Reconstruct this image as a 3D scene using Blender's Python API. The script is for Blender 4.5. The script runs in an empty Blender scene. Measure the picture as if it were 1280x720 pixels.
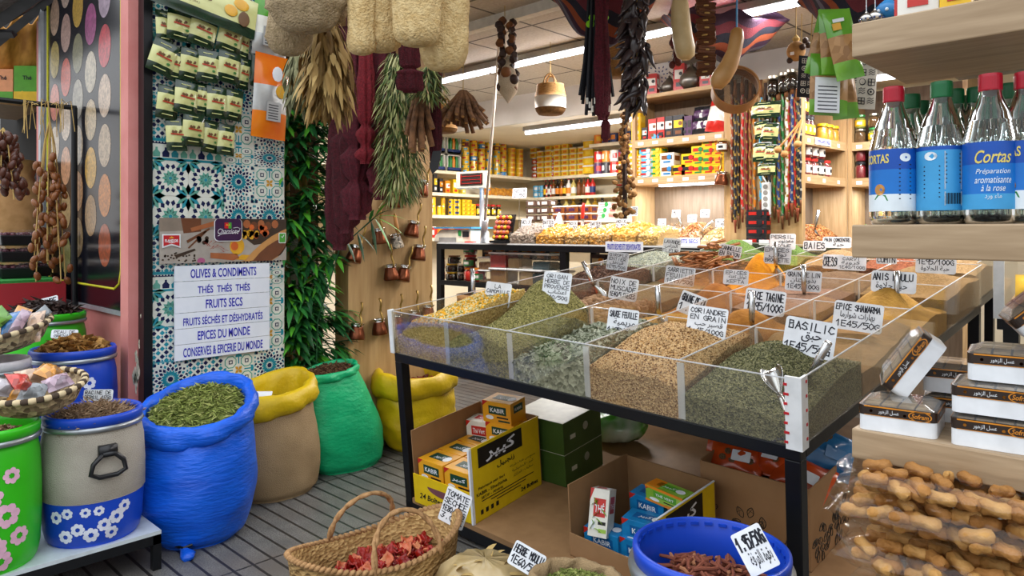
import bpy, math, random
import numpy as np
from mathutils import Vector, Matrix, Euler
random.seed(11)
rng = np.random.default_rng(11)
S = bpy.context.scene
COL = S.collection
PI = math.pi
# camera
FPX, HZ, EYE = 900.0, 290.0, 1.3
FW = Vector((-.692, .722, 0)).normalized()
RT = Vector((FW.y, -FW.x, 0))
CAM = Vector((0, 0, EYE))
cd = bpy.data.cameras.new('camera')
co = bpy.data.objects.new('camera', cd)
COL.objects.link(co)
co.location = CAM
co.rotation_euler = (PI/2, 0, math.atan2(-FW.x, FW.y))
cd.sensor_width = 36
cd.lens = 36*FPX/1280
cd.shift_y = -(360-HZ)/1280
cd.clip_start = .05
S.camera = co
# light
w = bpy.data.worlds.new('street_daylight')
S.world = w
w.use_nodes = True
bg = w.node_tree.nodes['Background']
bg.inputs[1].default_value = 1.0
_n, _l = w.node_tree.nodes, w.node_tree.links
_tc = _n.new('ShaderNodeTexCoord')
_sp = _n.new('ShaderNodeSeparateXYZ')
_cr = _n.new('ShaderNodeValToRGB')      # house fronts across the street below, open sky above
_cr.color_ramp.elements[0].position, _cr.color_ramp.elements[0].color = .12, (.62, .62, .62, 1)
_cr.color_ramp.elements[1].position, _cr.color_ramp.elements[1].color = .55, (1.7, 1.8, 1.9, 1)
_l.new(_tc.outputs['Generated'], _sp.inputs[0])
_l.new(_sp.outputs[2], _cr.inputs[0])
_l.new(_cr.outputs[0], bg.inputs[0])
S.view_settings.view_transform = 'Standard'
S.view_settings.look = 'None'
S.view_settings.gamma = 1
S.view_settings.use_curve_mapping = False
S.view_settings.exposure = 0.38
S.cycles.transparent_max_bounces = 32
S.cycles.max_bounces = 10
S.cycles.caustics_refractive = False
S.cycles.caustics_reflective = False
def lamp(name, loc, size, sy, energy, color, rot=(0, 0, 0)):
 l = bpy.data.lights.new(name, 'AREA')
 l.shape = 'RECTANGLE'
 l.size, l.size_y, l.energy, l.color = size, sy, energy, color
 o = bpy.data.objects.new(name, l)
 COL.objects.link(o)
 o.location, o.rotation_euler = loc, rot
 return o
# helpers
def ray(px, py):
 return RT*((px-640)/FPX)+FW+Vector((0, 0, (HZ-py)/FPX))
def W(px, py, d):
 return CAM+ray(px, py)*d
def onz(px, py, z=0.0):
 r = ray(px, py)
 return CAM+r*((z-EYE)/r.z)
def onx(c, px, py):
 r = ray(px, py)
 return CAM+r*(c/r.x)
def ony(c, px, py):
 r = ray(px, py)
 return CAM+r*(c/r.y)
def lin(h):
 h = h.lstrip('#')
 c = [int(h[i:i+2], 16)/255 for i in (0, 2, 4)]
 return tuple((x/12.92 if x <= .04045 else ((x+.055)/1.055)**2.4) for x in c)+(1,)
MATS = {}
def M(name, col='#888888', rough=.6, metal=0, col2=None, nscale=20, bump=0, bscale=None, spec=.5, kind='noise', trans=0,
  alpha=1, emit=0, ior=1.45, stretch=None, coat=0, detail=3, sharp=None):
 if name in MATS:
  return MATS[name]
 m = bpy.data.materials.new(name)
 m.use_nodes = True
 nt = m.node_tree
 N, L = nt.nodes, nt.links
 b = N['Principled BSDF']
 c = lin(col)
 b.inputs['Base Color'].default_value = c
 b.inputs['Roughness'].default_value = rough
 b.inputs['Metallic'].default_value = metal
 b.inputs['Specular IOR Level'].default_value = spec
 b.inputs['IOR'].default_value = ior
 b.inputs['Transmission Weight'].default_value = trans
 b.inputs['Alpha'].default_value = alpha
 if coat:
  b.inputs['Coat Weight'].default_value = coat
  b.inputs['Coat Roughness'].default_value = .12
 if emit:
  b.inputs['Emission Color'].default_value = c
  b.inputs['Emission Strength'].default_value = emit
 if kind == 'none':
  MATS[name] = m
  return m
 if col2 is None and kind == 'noise':
  c2 = tuple(x*.82 for x in c[:3])+(1,)
 elif col2:
  c2 = lin(col2)
 else:
  c2 = c
 tc = N.new('ShaderNodeTexCoord')
 mp = N.new('ShaderNodeMapping')
 L.new(tc.outputs['Object'], mp.inputs[0])
 if stretch:
  mp.inputs['Scale'].default_value = stretch
 if kind == 'noise':
  t = N.new('ShaderNodeTexNoise')
  t.inputs['Scale'].default_value = nscale
  t.inputs['Detail'].default_value = detail
  out = t.outputs['Fac']
 elif kind == 'voronoi':
  t = N.new('ShaderNodeTexVoronoi')
  t.inputs['Scale'].default_value = nscale
  sp = N.new('ShaderNodeSeparateColor')
  L.new(t.outputs['Color'], sp.inputs[0])
  out = sp.outputs[0]
 elif kind == 'wave':
  t = N.new('ShaderNodeTexWave')
  t.inputs['Scale'].default_value = nscale
  t.inputs['Distortion'].default_value = 1.5
  out = t.outputs['Fac']
 L.new(mp.outputs[0], t.inputs['Vector'])
 mx = N.new('ShaderNodeMix')
 mx.data_type = 'RGBA'
 mx.inputs[6].default_value = c
 mx.inputs[7].default_value = c2
 r = N.new('ShaderNodeMapRange')
 lo, hi = sharp or ((.3, .7) if kind == 'noise' else (0, 1))
 r.inputs[1].default_value, r.inputs[2].default_value = lo, hi
 L.new(out, r.inputs[0])
 L.new(r.outputs[0], mx.inputs[0])
 L.new(mx.outputs[2], b.inputs['Base Color'])
 if bump:
  bn = N.new('ShaderNodeBump')
  bn.inputs['Strength'].default_value = bump
  bn.inputs['Distance'].default_value = .01
  if bscale or kind == 'voronoi':
   t2 = N.new('ShaderNodeTexNoise' if kind != 'voronoi' else 'ShaderNodeTexVoronoi')
   t2.inputs['Scale'].default_value = bscale or nscale
   L.new(mp.outputs[0], t2.inputs['Vector'])
   L.new(t2.outputs[0], bn.inputs['Height'])
  else:
   L.new(out, bn.inputs['Height'])
  L.new(bn.outputs[0], b.inputs['Normal'])
 MATS[name] = m
 return m
def clear_mat(name, tint='#ffffff', gloss=.12, haze=.05, rough=.05, hazecol='#ffffff'):
 if name in MATS:
  return MATS[name]
 m = bpy.data.materials.new(name)
 m.use_nodes = True
 nt = m.node_tree
 N, L = nt.nodes, nt.links
 for n in list(N):
  if n.type == 'BSDF_PRINCIPLED':
   N.remove(n)
 out = [n for n in N if n.type == 'OUTPUT_MATERIAL'][0]
 t = N.new('ShaderNodeBsdfTransparent')
 t.inputs[0].default_value = lin(tint)
 g = N.new('ShaderNodeBsdfGlossy')
 g.inputs['Roughness'].default_value = rough
 d = N.new('ShaderNodeBsdfDiffuse')
 d.inputs[0].default_value = lin(hazecol)
 fr = N.new('ShaderNodeLayerWeight')
 fr.inputs[0].default_value = .25
 mul = N.new('ShaderNodeMath')
 mul.operation = 'MULTIPLY_ADD'
 mul.inputs[1].default_value = gloss*2
 mul.inputs[2].default_value = gloss*.25
 L.new(fr.outputs['Fresnel'], mul.inputs[0])
 a = N.new('ShaderNodeMixShader')
 a.inputs[0].default_value = haze
 L.new(t.outputs[0], a.inputs[1])
 L.new(d.outputs[0], a.inputs[2])
 b = N.new('ShaderNodeMixShader')
 L.new(mul.outputs[0], b.inputs[0])
 L.new(a.outputs[0], b.inputs[1])
 L.new(g.outputs[0], b.inputs[2])
 L.new(b.outputs[0], out.inputs[0])
 MATS[name] = m
 return m
def rotm(*e):
 return np.array(Euler(e).to_matrix())
class MB:
 def __init__(s):
  s.v, s.f, s.m, s.n = [], [], [], 0
 def add(s, V, Fs, mi=0):
  V = np.asarray(V, float).reshape(-1, 3)
  k = s.n
  s.v.append(V)
  if isinstance(mi, int):
   s.m += [mi]*len(Fs)
  else:
   s.m += list(mi)
  s.f += [tuple(i+k for i in f) for f in Fs]
  s.n += len(V)
  return s
 def box(s, c, d, R=None, mi=0, taper=1):
  x, y, z = [q/2 for q in d]
  t = taper
  V = np.array([(-x, -y, -z), (x, -y, -z), (x, y, -z), (-x, y, -z), (-x*t, -y*t, z), (x*t, -y*t, z), (x*t, y*t, z), (-x*t, y*t, z)])
  if R is not None:
   V = V@np.asarray(R).T
  Fs = [(3, 2, 1, 0), (4, 5, 6, 7), (0, 1, 5, 4), (1, 2, 6, 5), (2, 3, 7, 6), (3, 0, 4, 7)]
  return s.add(V+np.asarray(c), Fs, mi)
 def bx(s, a, b, mi=0):
  a, b = np.minimum(a, b), np.maximum(a, b)
  return s.box((a+b)/2, b-a, None, mi)
 def grid(s, P, mi=0, cu=False, cv=False):
  P = np.asarray(P, float)
  nu, nv = P.shape[:2]
  Fs = []
  for i in range(nu if cu else nu-1):
   for j in range(nv if cv else nv-1):
    a, b = i, (i+1) % nu
    c, d = j, (j+1) % nv
    Fs.append((a*nv+c, b*nv+c, b*nv+d, a*nv+d))
  if callable(mi):
   mi = [mi(q // (nv if cv else nv-1), q % (nv if cv else nv-1)) for q in range(len(Fs))]
  return s.add(P.reshape(-1, 3), Fs, mi)
 def tube(s, pts, r, seg=8, mi=0, caps=True, flat=1.0, up=None):
  pts = [Vector(p) for p in pts]
  n = len(pts)
  rs = [r]*n if np.isscalar(r) else list(r)
  P = []
  prev = None
  for i in range(n):
   t = (pts[min(i+1, n-1)]-pts[max(i-1, 0)])
   if t.length < 1e-9:
    t = Vector((0, 0, 1))
   t.normalize()
   if prev is None:
    u = Vector(up) if up else (Vector((0, 0, 1)) if abs(t.z) < .9 else Vector((1, 0, 0)))
    a = t.cross(u).normalized()
   else:
    a = (prev-t*prev.dot(t))
    a = a.normalized() if a.length > 1e-6 else t.orthogonal().normalized()
   prev = a
   b = t.cross(a)
   P.append([tuple(pts[i]+a*math.cos(k*2*PI/seg)*rs[i]+b*math.sin(k*2*PI/seg)*rs[i]*flat) for k in range(seg)])
  k0 = s.n
  s.grid(P, mi, cv=True)
  if caps:
   s.f += [tuple(k0+i for i in range(seg)), tuple(k0+(n-1)*seg+i for i in reversed(range(seg)))]
   m0 = mi if isinstance(mi, int) else 0
   s.m += [m0, m0]
  return s
 def lathe(s, prof, seg=20, mi=0, c=(0, 0, 0), R=None, mis=None, sx=1, sy=1, wob=None, caps=True):
  P = []
  for i, (r, z) in enumerate(prof):
   row = []
   for k in range(seg):
    a = k*2*PI/seg
    q = r*(1+(wob(a, z) if wob else 0))
    row.append((q*math.cos(a)*sx, q*math.sin(a)*sy, z))
   P.append(row)
  P = np.array(P)
  if R is not None:
   P = P@np.asarray(R).T
  P = P+np.asarray(c)
  k0 = s.n
  n = len(prof)
  s.grid(P, (lambda i, j: mis[i]) if mis else mi, cv=True)
  if caps and prof[0][0] > 1e-6:
   s.f.append(tuple(k0+i for i in reversed(range(seg))))
   s.m.append(mis[0] if mis else mi)
  if caps and prof[-1][0] > 1e-6:
   s.f.append(tuple(k0+(n-1)*seg+i for i in range(seg)))
   s.m.append(mis[-1] if mis else mi)
  return s
 def ball(s, c, r, R=None, mi=0, nu=8, nv=6):
  r = (r, r, r) if np.isscalar(r) else r
  P = [[(r[0]*math.cos(a)*math.sin(b), r[1]*math.sin(a)*math.sin(b), r[2]*math.cos(b)) for a in np.linspace(0, 2*PI, nu, endpoint=False)]
    for b in np.linspace(PI-.01, .01, nv+1)]
  P = np.array(P)
  if R is not None:
   P = P@np.asarray(R).T
  return s.grid(P+np.asarray(c), mi, cv=True)
 def poly(s, pts, mi=0, both=None):
  return s.add(pts, [tuple(range(len(pts)))], mi)
 def prism(s, poly, d, A=None, mi=0, o=(0, 0, 0)):
  """2-D outline in x,z pulled along y by d; A a 3x3 turn, o the offset"""
  n = len(poly)
  V = np.array([(x, 0, z) for x, z in poly]+[(x, d, z) for x, z in poly], float)
  if A is not None:
   V = V@np.asarray(A).T
  Fs = [tuple(range(n)), tuple(reversed(range(n, 2*n)))]+[((i+1) % n, i, n+i, n+(i+1) % n) for i in range(n)]
  return s.add(V+np.asarray(o), Fs, mi)
 def scatter(s, SV, SF, pos, Rs, sc, mi=0):
  SV = np.asarray(SV, float)
  pos = np.asarray(pos, float)
  n = len(pos)
  sc = np.broadcast_to(np.asarray(sc, float).reshape(-1, 1, 1) if np.ndim(sc) < 2 else np.asarray(sc)[:, None, :], (n, 1, 1) if np.ndim(sc) < 2 else (n, 1, 3))
  V = np.einsum('nij,nkj->nki', Rs, SV[None]*sc)+pos[:, None, :]
  k = len(SV)
  base = (np.arange(n)*k)[:, None]
  Fs = []
  ms = []
  mi = np.broadcast_to(np.asarray(mi), (n,))
  for f in SF:
   Fs += (base+np.array(f)[None]).tolist()
   ms += mi.tolist()
  return s.add(V.reshape(-1, 3), [tuple(f) for f in Fs], ms)
 def xf(s, A=None, o=(0, 0, 0)):
  s.v = [(q@np.asarray(A).T if A is not None else q)+np.asarray(o) for q in s.v]
  return s
 def build(s, name, mats, parent=None, smooth=False, loc=None, rot=None, bevel=0, solid=0, sub=0):
  me = bpy.data.meshes.new(name)
  V = np.concatenate(s.v) if s.v else np.zeros((0, 3))
  me.from_pydata(V.tolist(), [], s.f)
  mats = [mats] if not isinstance(mats, (list, tuple)) else mats
  for m in mats:
   me.materials.append(MATS[m] if isinstance(m, str) else m)
  me.polygons.foreach_set('material_index', np.array(s.m, dtype=np.int32))
  if smooth:
   me.polygons.foreach_set('use_smooth', np.ones(len(s.f), dtype=bool))
  me.update()
  o = bpy.data.objects.new(name, me)
  COL.objects.link(o)
  if parent is not None:
   o.parent = parent
  if loc is not None:
   o.location = loc
  if rot is not None:
   o.rotation_euler = rot
  if solid:
   q = o.modifiers.new('solid', 'SOLIDIFY')
   q.thickness = solid
  if bevel:
   q = o.modifiers.new('bevel', 'BEVEL')
   q.width = bevel
   q.segments = 2
   q.limit_method = 'ANGLE'
  if sub:
   q = o.modifiers.new('sub', 'SUBSURF')
   q.levels = q.render_levels = sub
  return o
def tag(o, label=None, cat=None, group=None, kind=None):
 if label:
  o['label'] = label
 if cat:
  o['category'] = cat
 if group:
  o['group'] = group
 if kind:
  o['kind'] = kind
 return o
def thing(name, label, cat, loc=(0, 0, 0), rot=0, group=None, mat=None):
 o = bpy.data.objects.new(name, None)
 o.empty_display_size = .05
 COL.objects.link(o)
 if mat is not None:
  o.matrix_world = mat
 else:
  o.location = loc
  o.rotation_euler = (0, 0, rot) if np.isscalar(rot) else rot
 return tag(o, label, cat, group)
def dup(root, loc=None, rot=None, label=None, group=None, scale=None, mat=None):
 r = root.copy()
 COL.objects.link(r)
 if mat is not None:
  r.matrix_world = mat
 else:
  if loc is not None:
   r.location = loc
  if rot is not None:
   r.rotation_euler = (0, 0, rot) if np.isscalar(rot) else rot
 if scale is not None:
  r.scale = scale if not np.isscalar(scale) else (scale,)*3
 if label:
  r['label'] = label
 if group:
  r['group'] = group
 for ch in list(root.children):
  c = ch.copy()
  COL.objects.link(c)
  c.parent = r
  for g in list(ch.children):
   d = g.copy()
   COL.objects.link(d)
   d.parent = c
 return r
def struct(o, label=None):
 o['kind'] = 'structure'
 if label:
  o['label'] = label
  o['category'] = o.name.split('_')[0]
 return o
ORD = ['first', 'second', 'third', 'fourth', 'fifth', 'sixth', 'seventh', 'eighth', 'ninth', 'tenth', 'eleventh', 'twelfth',
  'thirteenth', 'fourteenth', 'fifteenth', 'sixteenth', 'seventeenth', 'eighteenth', 'nineteenth', 'twentieth', 'twenty-first',
  'twenty-second', 'twenty-third', 'twenty-fourth', 'twenty-fifth', 'twenty-sixth', 'twenty-seventh', 'twenty-eighth', 'twenty-ninth', 'thirtieth',
  'thirty-first', 'thirty-second', 'thirty-third', 'thirty-fourth', 'thirty-fifth', 'thirty-sixth', 'thirty-seventh', 'thirty-eighth', 'thirty-ninth', 'fortieth']
# lettering
AR = {}
_c = 0xFE8D
for ch, k in zip('ابةتثجحخدذرزسشصضطظعغفقكلمنهوىي', [2, 4, 2, 4, 4, 4, 4, 4, 2, 2, 2, 2, 4, 4, 4, 4, 4, 4, 4, 4, 4, 4, 4, 4, 4, 4, 4, 2, 2, 4]):
 AR[ch] = (_c, k)
 _c += k
def arabic(t):
 out = []
 for wd in t.split(' '):
  o = []
  i = 0
  join = False
  while i < len(wd):
   ch = wd[i]
   if ch == 'ل' and wd[i+1:i+2] == 'ا':
    o.append(chr(0xFEFC if join else 0xFEFB))
    join = False
    i += 2
    continue
   if ch in AR:
    b, k = AR[ch]
    nxt = k == 4 and i+1 < len(wd) and wd[i+1] in AR
    o.append(chr(b+((3 if nxt else 1) if join else (2 if nxt else 0))))
    join = nxt
   else:
    o.append(ch)
    join = False
   i += 1
  out.append(''.join(reversed(o)))
 return ' '.join(reversed(out))
_TG = {}
def text_geo(body, bold=0.0, shear=0.0):
 key = (body, bold, shear)
 if key not in _TG:
  cu = bpy.data.curves.new('t', 'FONT')
  cu.body = body
  cu.align_x, cu.align_y = 'CENTER', 'CENTER'
  cu.offset = bold
  cu.shear = shear
  cu.resolution_u = 3
  o = bpy.data.objects.new('t', cu)
  COL.objects.link(o)
  dg = bpy.context.evaluated_depsgraph_get()
  me = bpy.data.meshes.new_from_object(o.evaluated_get(dg))
  V = np.array([tuple(v.co) for v in me.vertices]).reshape(-1, 3)
  Fs = [tuple(p.vertices) for p in me.polygons]
  bpy.data.objects.remove(o)
  bpy.data.curves.remove(cu)
  bpy.data.meshes.remove(me)
  if len(V):
   V = V-(V.max(0)+V.min(0))/2
  _TG[key] = (V, Fs)
 return _TG[key]
def write(mb, body, c, h=None, wd=None, A=None, mi=0, bold=0.0, shear=0.0, ar=False):
 """add flat lettering to mb: laid in local x,z facing -y, centred at c; h its height, wd its width"""
 V, Fs = text_geo(arabic(body) if ar else body, bold, shear)
 if not len(V):
  return mb
 d = V.max(0)-V.min(0)
 if wd and h:
  sx, sz = wd/d[0], h/d[1]
 elif wd:
  sx = sz = wd/d[0]
 else:
  sx = sz = h/d[1]
 Q = np.stack([V[:, 0]*sx, np.zeros(len(V)), V[:, 1]*sz], 1)
 if A is not None:
  Q = Q@np.asarray(A).T
 return mb.add(Q+np.asarray(c), Fs, mi)
STK = {'A': '00 26 40|12 32', 'B': '00 06 36 34 03|33 31 30 00', 'C': '45 26 15 02 11 20 41', 'D': '00 06 26 44 42 20 00', 'E': '46 06 00 40|03 33', 'F': '46 06 00|03 33',
  'G': '45 26 04 02 20 40 43 23', 'H': '00 06|40 46|03 43', 'I': '20 26', 'J': '36 31 10 01', 'K': '00 06|46 03 40', 'L': '06 00 40', 'M': '00 06 23 46 40', 'N': '00 06 40 46',
  'O': '20 02 04 26 44 42 20', 'P': '00 06 36 44 33 03', 'Q': '20 02 04 26 44 42 20|31 50', 'R': '00 06 36 44 33 03 40', 'S': '45 26 04 33 41 20 01', 'T': '06 46|26 20',
  'U': '06 01 20 41 46', 'V': '06 20 46', 'W': '06 10 24 30 46', 'X': '00 46|06 40', 'Y': '06 23 46|23 20', 'Z': '06 46 00 40', '0': '20 02 04 26 44 42 20', '1': '04 26 20',
  '2': '05 26 44 00 40', '3': '06 46 23 42 20 01', '4': '30 36 02 42', '5': '46 06 04 34 42 20 00', '6': '46 14 02 20 41 32 02', '7': '06 46 10', '8': '23 05 26 45 23 01 20 41 23',
  '9': '40 46 26 05 23 44', '/': '00 46', '.': '20 21', '-': '03 43', ',': '21 10', 'e': '26 16 15 25|15 14 25'}
def hand(mb, s, x, z, h, wd=.007, mi=0, y=-.0012, cw=None):
 """marker-pen capitals as flat strokes, starting at x on the line z"""
 k = h/6
 cw = cw or h*.72
 for ch in s:
  for pl in STK.get(ch, '').split('|') if ch in STK else []:
   P = [((int(q[0])/4*.72*cw/.9)+random.uniform(-.03, .03)*h, int(q[1])*k+random.uniform(-.03, .03)*h) for q in pl.split()]
   for (ax, az), (bx_, bz) in zip(P, P[1:]):
    dx, dz = bx_-ax, bz-az
    l = math.hypot(dx, dz) or 1e-6
    ux, uz = dx/l*wd/2, dz/l*wd/2
    mb.add([(x+ax-ux-uz, y, z+az-uz+ux), (x+bx_+ux-uz, y, z+bz+uz+ux), (x+bx_+ux+uz, y, z+bz+uz-ux), (x+ax-ux+uz, y, z+az-uz-ux)], [(3, 2, 1, 0)], mi)
  x += cw*1.02
 return x
def rrect(w_, h_, r, n=4):
 pts = []
 for cx, cz, a0 in ((w_/2-r, h_/2-r, 0), (-w_/2+r, h_/2-r, 90), (-w_/2+r, -h_/2+r, 180), (w_/2-r, -h_/2+r, 270)):
  for i in range(n+1):
   a = math.radians(a0+90*i/n)
   pts.append((cx+r*math.cos(a), cz+r*math.sin(a)))
 return pts[::-1]
def vnoise(x, y, seed=0):
 return (math.sin(x*1.7+seed*2.1+1.3*math.sin(y*2.3+seed))+math.sin(y*1.9-seed*1.3+1.1*math.sin(x*2.7+seed*.7)))*.5
TETRA = np.array([(-.5, -.18, -.1), (.5, 0, -.08), (-.4, .2, -.1), (0, 0, .16)])
TETRF = [(0, 2, 1), (0, 1, 3), (1, 2, 3), (2, 0, 3)]
OCT = np.array([(.5, 0, 0), (0, .5, 0), (-.5, 0, 0), (0, -.5, 0), (0, 0, .5), (0, 0, -.5)])
OCTF = [(0, 1, 4), (1, 2, 4), (2, 3, 4), (3, 0, 4), (1, 0, 5), (2, 1, 5), (3, 2, 5), (0, 3, 5)]
LEAF = np.array([(-.5, 0, 0), (-.15, .14, .05), (.5, 0, -.03), (-.15, -.14, .04)])
LEAFF = [(0, 3, 2, 1)]
def rand_rots(n, tilt=PI):
 a = rng.uniform(0, 2*PI, n)
 b = rng.uniform(-tilt, tilt, n)
 c = rng.uniform(-tilt, tilt, n)
 ca, sa, cb, sb, cc, sc = np.cos(a), np.sin(a), np.cos(b), np.sin(b), np.cos(c), np.sin(c)
 Z = np.zeros((n, 3, 3)); Z[:, 0, 0] = ca; Z[:, 0, 1] = -sa; Z[:, 1, 0] = sa; Z[:, 1, 1] = ca; Z[:, 2, 2] = 1
 X = np.zeros((n, 3, 3)); X[:, 0, 0] = 1; X[:, 1, 1] = cb; X[:, 1, 2] = -sb; X[:, 2, 1] = sb; X[:, 2, 2] = cb
 Y = np.zeros((n, 3, 3)); Y[:, 1, 1] = 1; Y[:, 0, 0] = cc; Y[:, 0, 2] = sc; Y[:, 2, 0] = -sc; Y[:, 2, 2] = cc
 return Z@X@Y
M('black_steel', '#15171b', .35, .3, bump=.05)
M('white_card', '#eef1f6', .5)
M('ink', '#1b1d2b', .6)
M('steel', '#c8c8c8', .22, 1)
M('oak', '#c2a47c', .5, col2='#a98a62', nscale=6, stretch=(1, 14, 14), bump=.03)
M('oak_upright', '#bb9c72', .5, col2='#a28259', nscale=6, stretch=(14, 14, 1), bump=.03)
M('kraft', '#b08a61', .8, col2='#a07a52', nscale=8)
M('plywood', '#a9825a', .6, col2='#8f6b47', nscale=9)
M('white_paint', '#eeebe2', .6)
M('cream_shelf', '#e8dcc0', .5)
clear_mat('acrylic', '#fcfbf8', .14, .018, hazecol='#f4ece0')
clear_mat('acrylic_edge', '#ffffff', .3, .5, hazecol='#f6f8fb')
clear_mat('film', '#ffffff', .1, .0, .08)
# structure
def node_mat(name, build, rough=.5, spec=.5):
 m = bpy.data.materials.new(name)
 m.use_nodes = True
 N, L = m.node_tree.nodes, m.node_tree.links
 b = N['Principled BSDF']
 b.inputs['Roughness'].default_value = rough
 b.inputs['Specular IOR Level'].default_value = spec
 tc = N.new('ShaderNodeTexCoord')
 sx = N.new('ShaderNodeSeparateXYZ')
 L.new(tc.outputs['Object'], sx.inputs[0])
 def math_(op, a, c=None):
  n = N.new('ShaderNodeMath')
  n.operation = op
  for i, q in enumerate((a, c)):
   if q is None:
    continue
   if hasattr(q, 'is_linked'):
    L.new(q, n.inputs[i])
   else:
    n.inputs[i].default_value = q
  return n.outputs[0]
 def line(coord, period, width, off=0):
  return math_('LESS_THAN', math_('FRACT', math_('DIVIDE', math_('ADD', coord, off), period)), width/period)
 def noise(scale, detail=4):
  n = N.new('ShaderNodeTexNoise')
  n.inputs['Scale'].default_value = scale
  n.inputs['Detail'].default_value = detail
  L.new(tc.outputs['Object'], n.inputs[0])
  return n.outputs[0]
 def mix(f, a, c):
  n = N.new('ShaderNodeMix')
  n.data_type = 'RGBA'
  for i, q in ((0, f), (6, a), (7, c)):
   if hasattr(q, 'is_linked'):
    L.new(q, n.inputs[i])
   else:
    n.inputs[i].default_value = q
  return n.outputs[2]
 def rng_(v, lo, hi):
  n = N.new('ShaderNodeMapRange')
  L.new(v, n.inputs[0])
  n.inputs[1].default_value, n.inputs[2].default_value = lo, hi
  return n.outputs[0]
 col, h = build(sx.outputs, math_, line, noise, mix, rng_)
 L.new(col, b.inputs['Base Color'])
 if h is not None:
  bn = N.new('ShaderNodeBump')
  bn.inputs['Strength'].default_value = .6
  bn.inputs['Distance'].default_value = .006
  L.new(h, bn.inputs['Height'])
  L.new(bn.outputs[0], b.inputs['Normal'])
 MATS[name] = m
 return m
def _floor(c, m, line, noise, mix, rg):
 g = line(c[1], .078, .012)
 j = line(c[0], .62, .01, .2)
 base = mix(rg(noise(9), .35, .65), lin('#62625f'), lin('#807f7a'))
 base = mix(rg(noise(160, 2), .42, .62), base, lin('#4f4e4e'))
 wet = mix(rg(noise(1.6), .45, .7), base, lin('#5d5650'))
 gr = m('MAXIMUM', g, j)
 return mix(gr, wet, lin('#262322')), m('SUBTRACT', 1.0, gr)
node_mat('grooved_paving', _floor, .42)
def _ceil(c, m, line, noise, mix, rg):
 g = m('MAXIMUM', line(c[1], .6, .018, .2), line(c[0], .6, .018, .1))
 return mix(g, mix(rg(noise(60), .4, .6), lin('#c9c0b2'), lin('#bdb3a4')), lin('#5d564e')), None
node_mat('ceiling_tiles', _ceil, .8)
def _oakp(c, m, line, noise, mix, rg):
 n = noise(2.0, 6)
 return mix(rg(n, .3, .7), lin('#c9a877'), lin('#ab8552')), None
M('oak_panel', '#c7a573', .5, col2='#aa8656', nscale=3, stretch=(9, 9, .8), detail=6, bump=.03)
M('plaster', '#efe4cb', .8, col2='#e6d9bd', nscale=4)
M('white_plaster', '#dcd8d0', .8, col2='#d0cbc1', nscale=4)
M('pink_render', '#d58b85', .7, col2='#c97a74', nscale=7, bump=.1)
M('peeling', '#4d5e49', .8, col2='#d8c9b4', nscale=40)
M('dark_void', '#1c1713', .9)
struct(MB().bx((-9, -2.5, -.05), (4, 8, 0)).build('floor', 'grooved_paving'))
struct(MB().bx((-6.5, 2.0, 2.62), (3.2, 5.1, 2.68)).build('ceiling', 'ceiling_tiles'))
struct(MB().bx((-6.5, 5.1, 2.36), (3.2, 7.2, 2.68)).build('ceiling_back', 'plaster'))
struct(MB().bx((-6.5, 5.06, 2.35), (3.2, 5.1, 2.62)).build('trim_1', 'white_plaster'))
struct(MB().bx((-6.5, 3.08, 2.56), (1.5, 3.14, 2.62)).build('trim_2', 'white_paint'))
struct(MB().bx((-6.6, 7.0, 0), (3.2, 7.1, 2.68)).build('wall_back', 'plaster'))
struct(MB().bx((-6.6, 3.1, 0), (-6.45, 7.1, 2.68)).build('wall_left', 'plaster'))
struct(MB().bx((3.2, 1.4, 0), (3.3, 7.1, 2.68)).build('wall_right', 'white_plaster'))
o = struct(MB().bx((-3.74, 2.375, 0), (-3.6, 3.01, 2.62)).build('wall_side', 'oak_panel'))
o['label'] = 'pale oak wall panel hung with copper coffee pots'
o['category'] = 'wall panel'
M('recess_wood', '#5a4630', .8, col2='#3e2f20', nscale=5, stretch=(8, 8, .7))
struct(MB().bx((-4.02, 1.95, 0), (-3.97, 2.4, 2.62)).build('wall_recess', 'recess_wood'))
M('grey_board', '#7e8f9b', .5, col2='#6c7d8a', nscale=3)
g = MB().bx((-3.96, 2.19, 0), (-3.93, 2.36, 1.27)).build('grey_board', 'grey_board')
tag(g, 'grey painted board standing in the bamboo recess beside the oak panel', 'board')
struct(MB().bx((-3.95, 1.285, 0), (-3.612, 1.975, 2.7)).build('wall_tile', 'white_plaster'))
struct(MB().bx((-3.66, 1.245, 0), (-3.59, 1.285, 2.7)).build('trim_3', 'black_steel'))
c = MB().bx((-3.765, 1.2, 0), (-3.66, 1.29, 2.7))
for (px, py, rr) in ((170, 445, .03), (172, 462, .05), (168, 470, .045), (174, 430, .018), (176, 395, .012), (170, 480, .04)):
 p = ony(1.199, px, py)
 pts = [(p.x+rr*.5*math.cos(a)*(1+.4*math.sin(3*a+px)), 1.1988, p.z+rr*math.sin(a)*(1+.3*math.cos(2*a+py))) for a in np.linspace(0, -2*PI, 12, endpoint=False)]
 c.poly(pts, 1)
struct(c.build('trim_4', ['pink_render', 'peeling']))
struct(MB().bx((-5.6, 1.27, 0), (-3.7, 1.36, 2.7)).build('wall_front', 'pink_render'))
for n, c_ in (('glaze_white', '#e4e8df'), ('glaze_navy', '#1b2350'), ('glaze_teal', '#2b93a6'), ('glaze_green', '#67ab9b'), ('glaze_ochre', '#cf9a35'), ('glaze_sky', '#6fc0cc')):
 M(n, c_, .2)
tl = MB()
TS = .171
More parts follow.
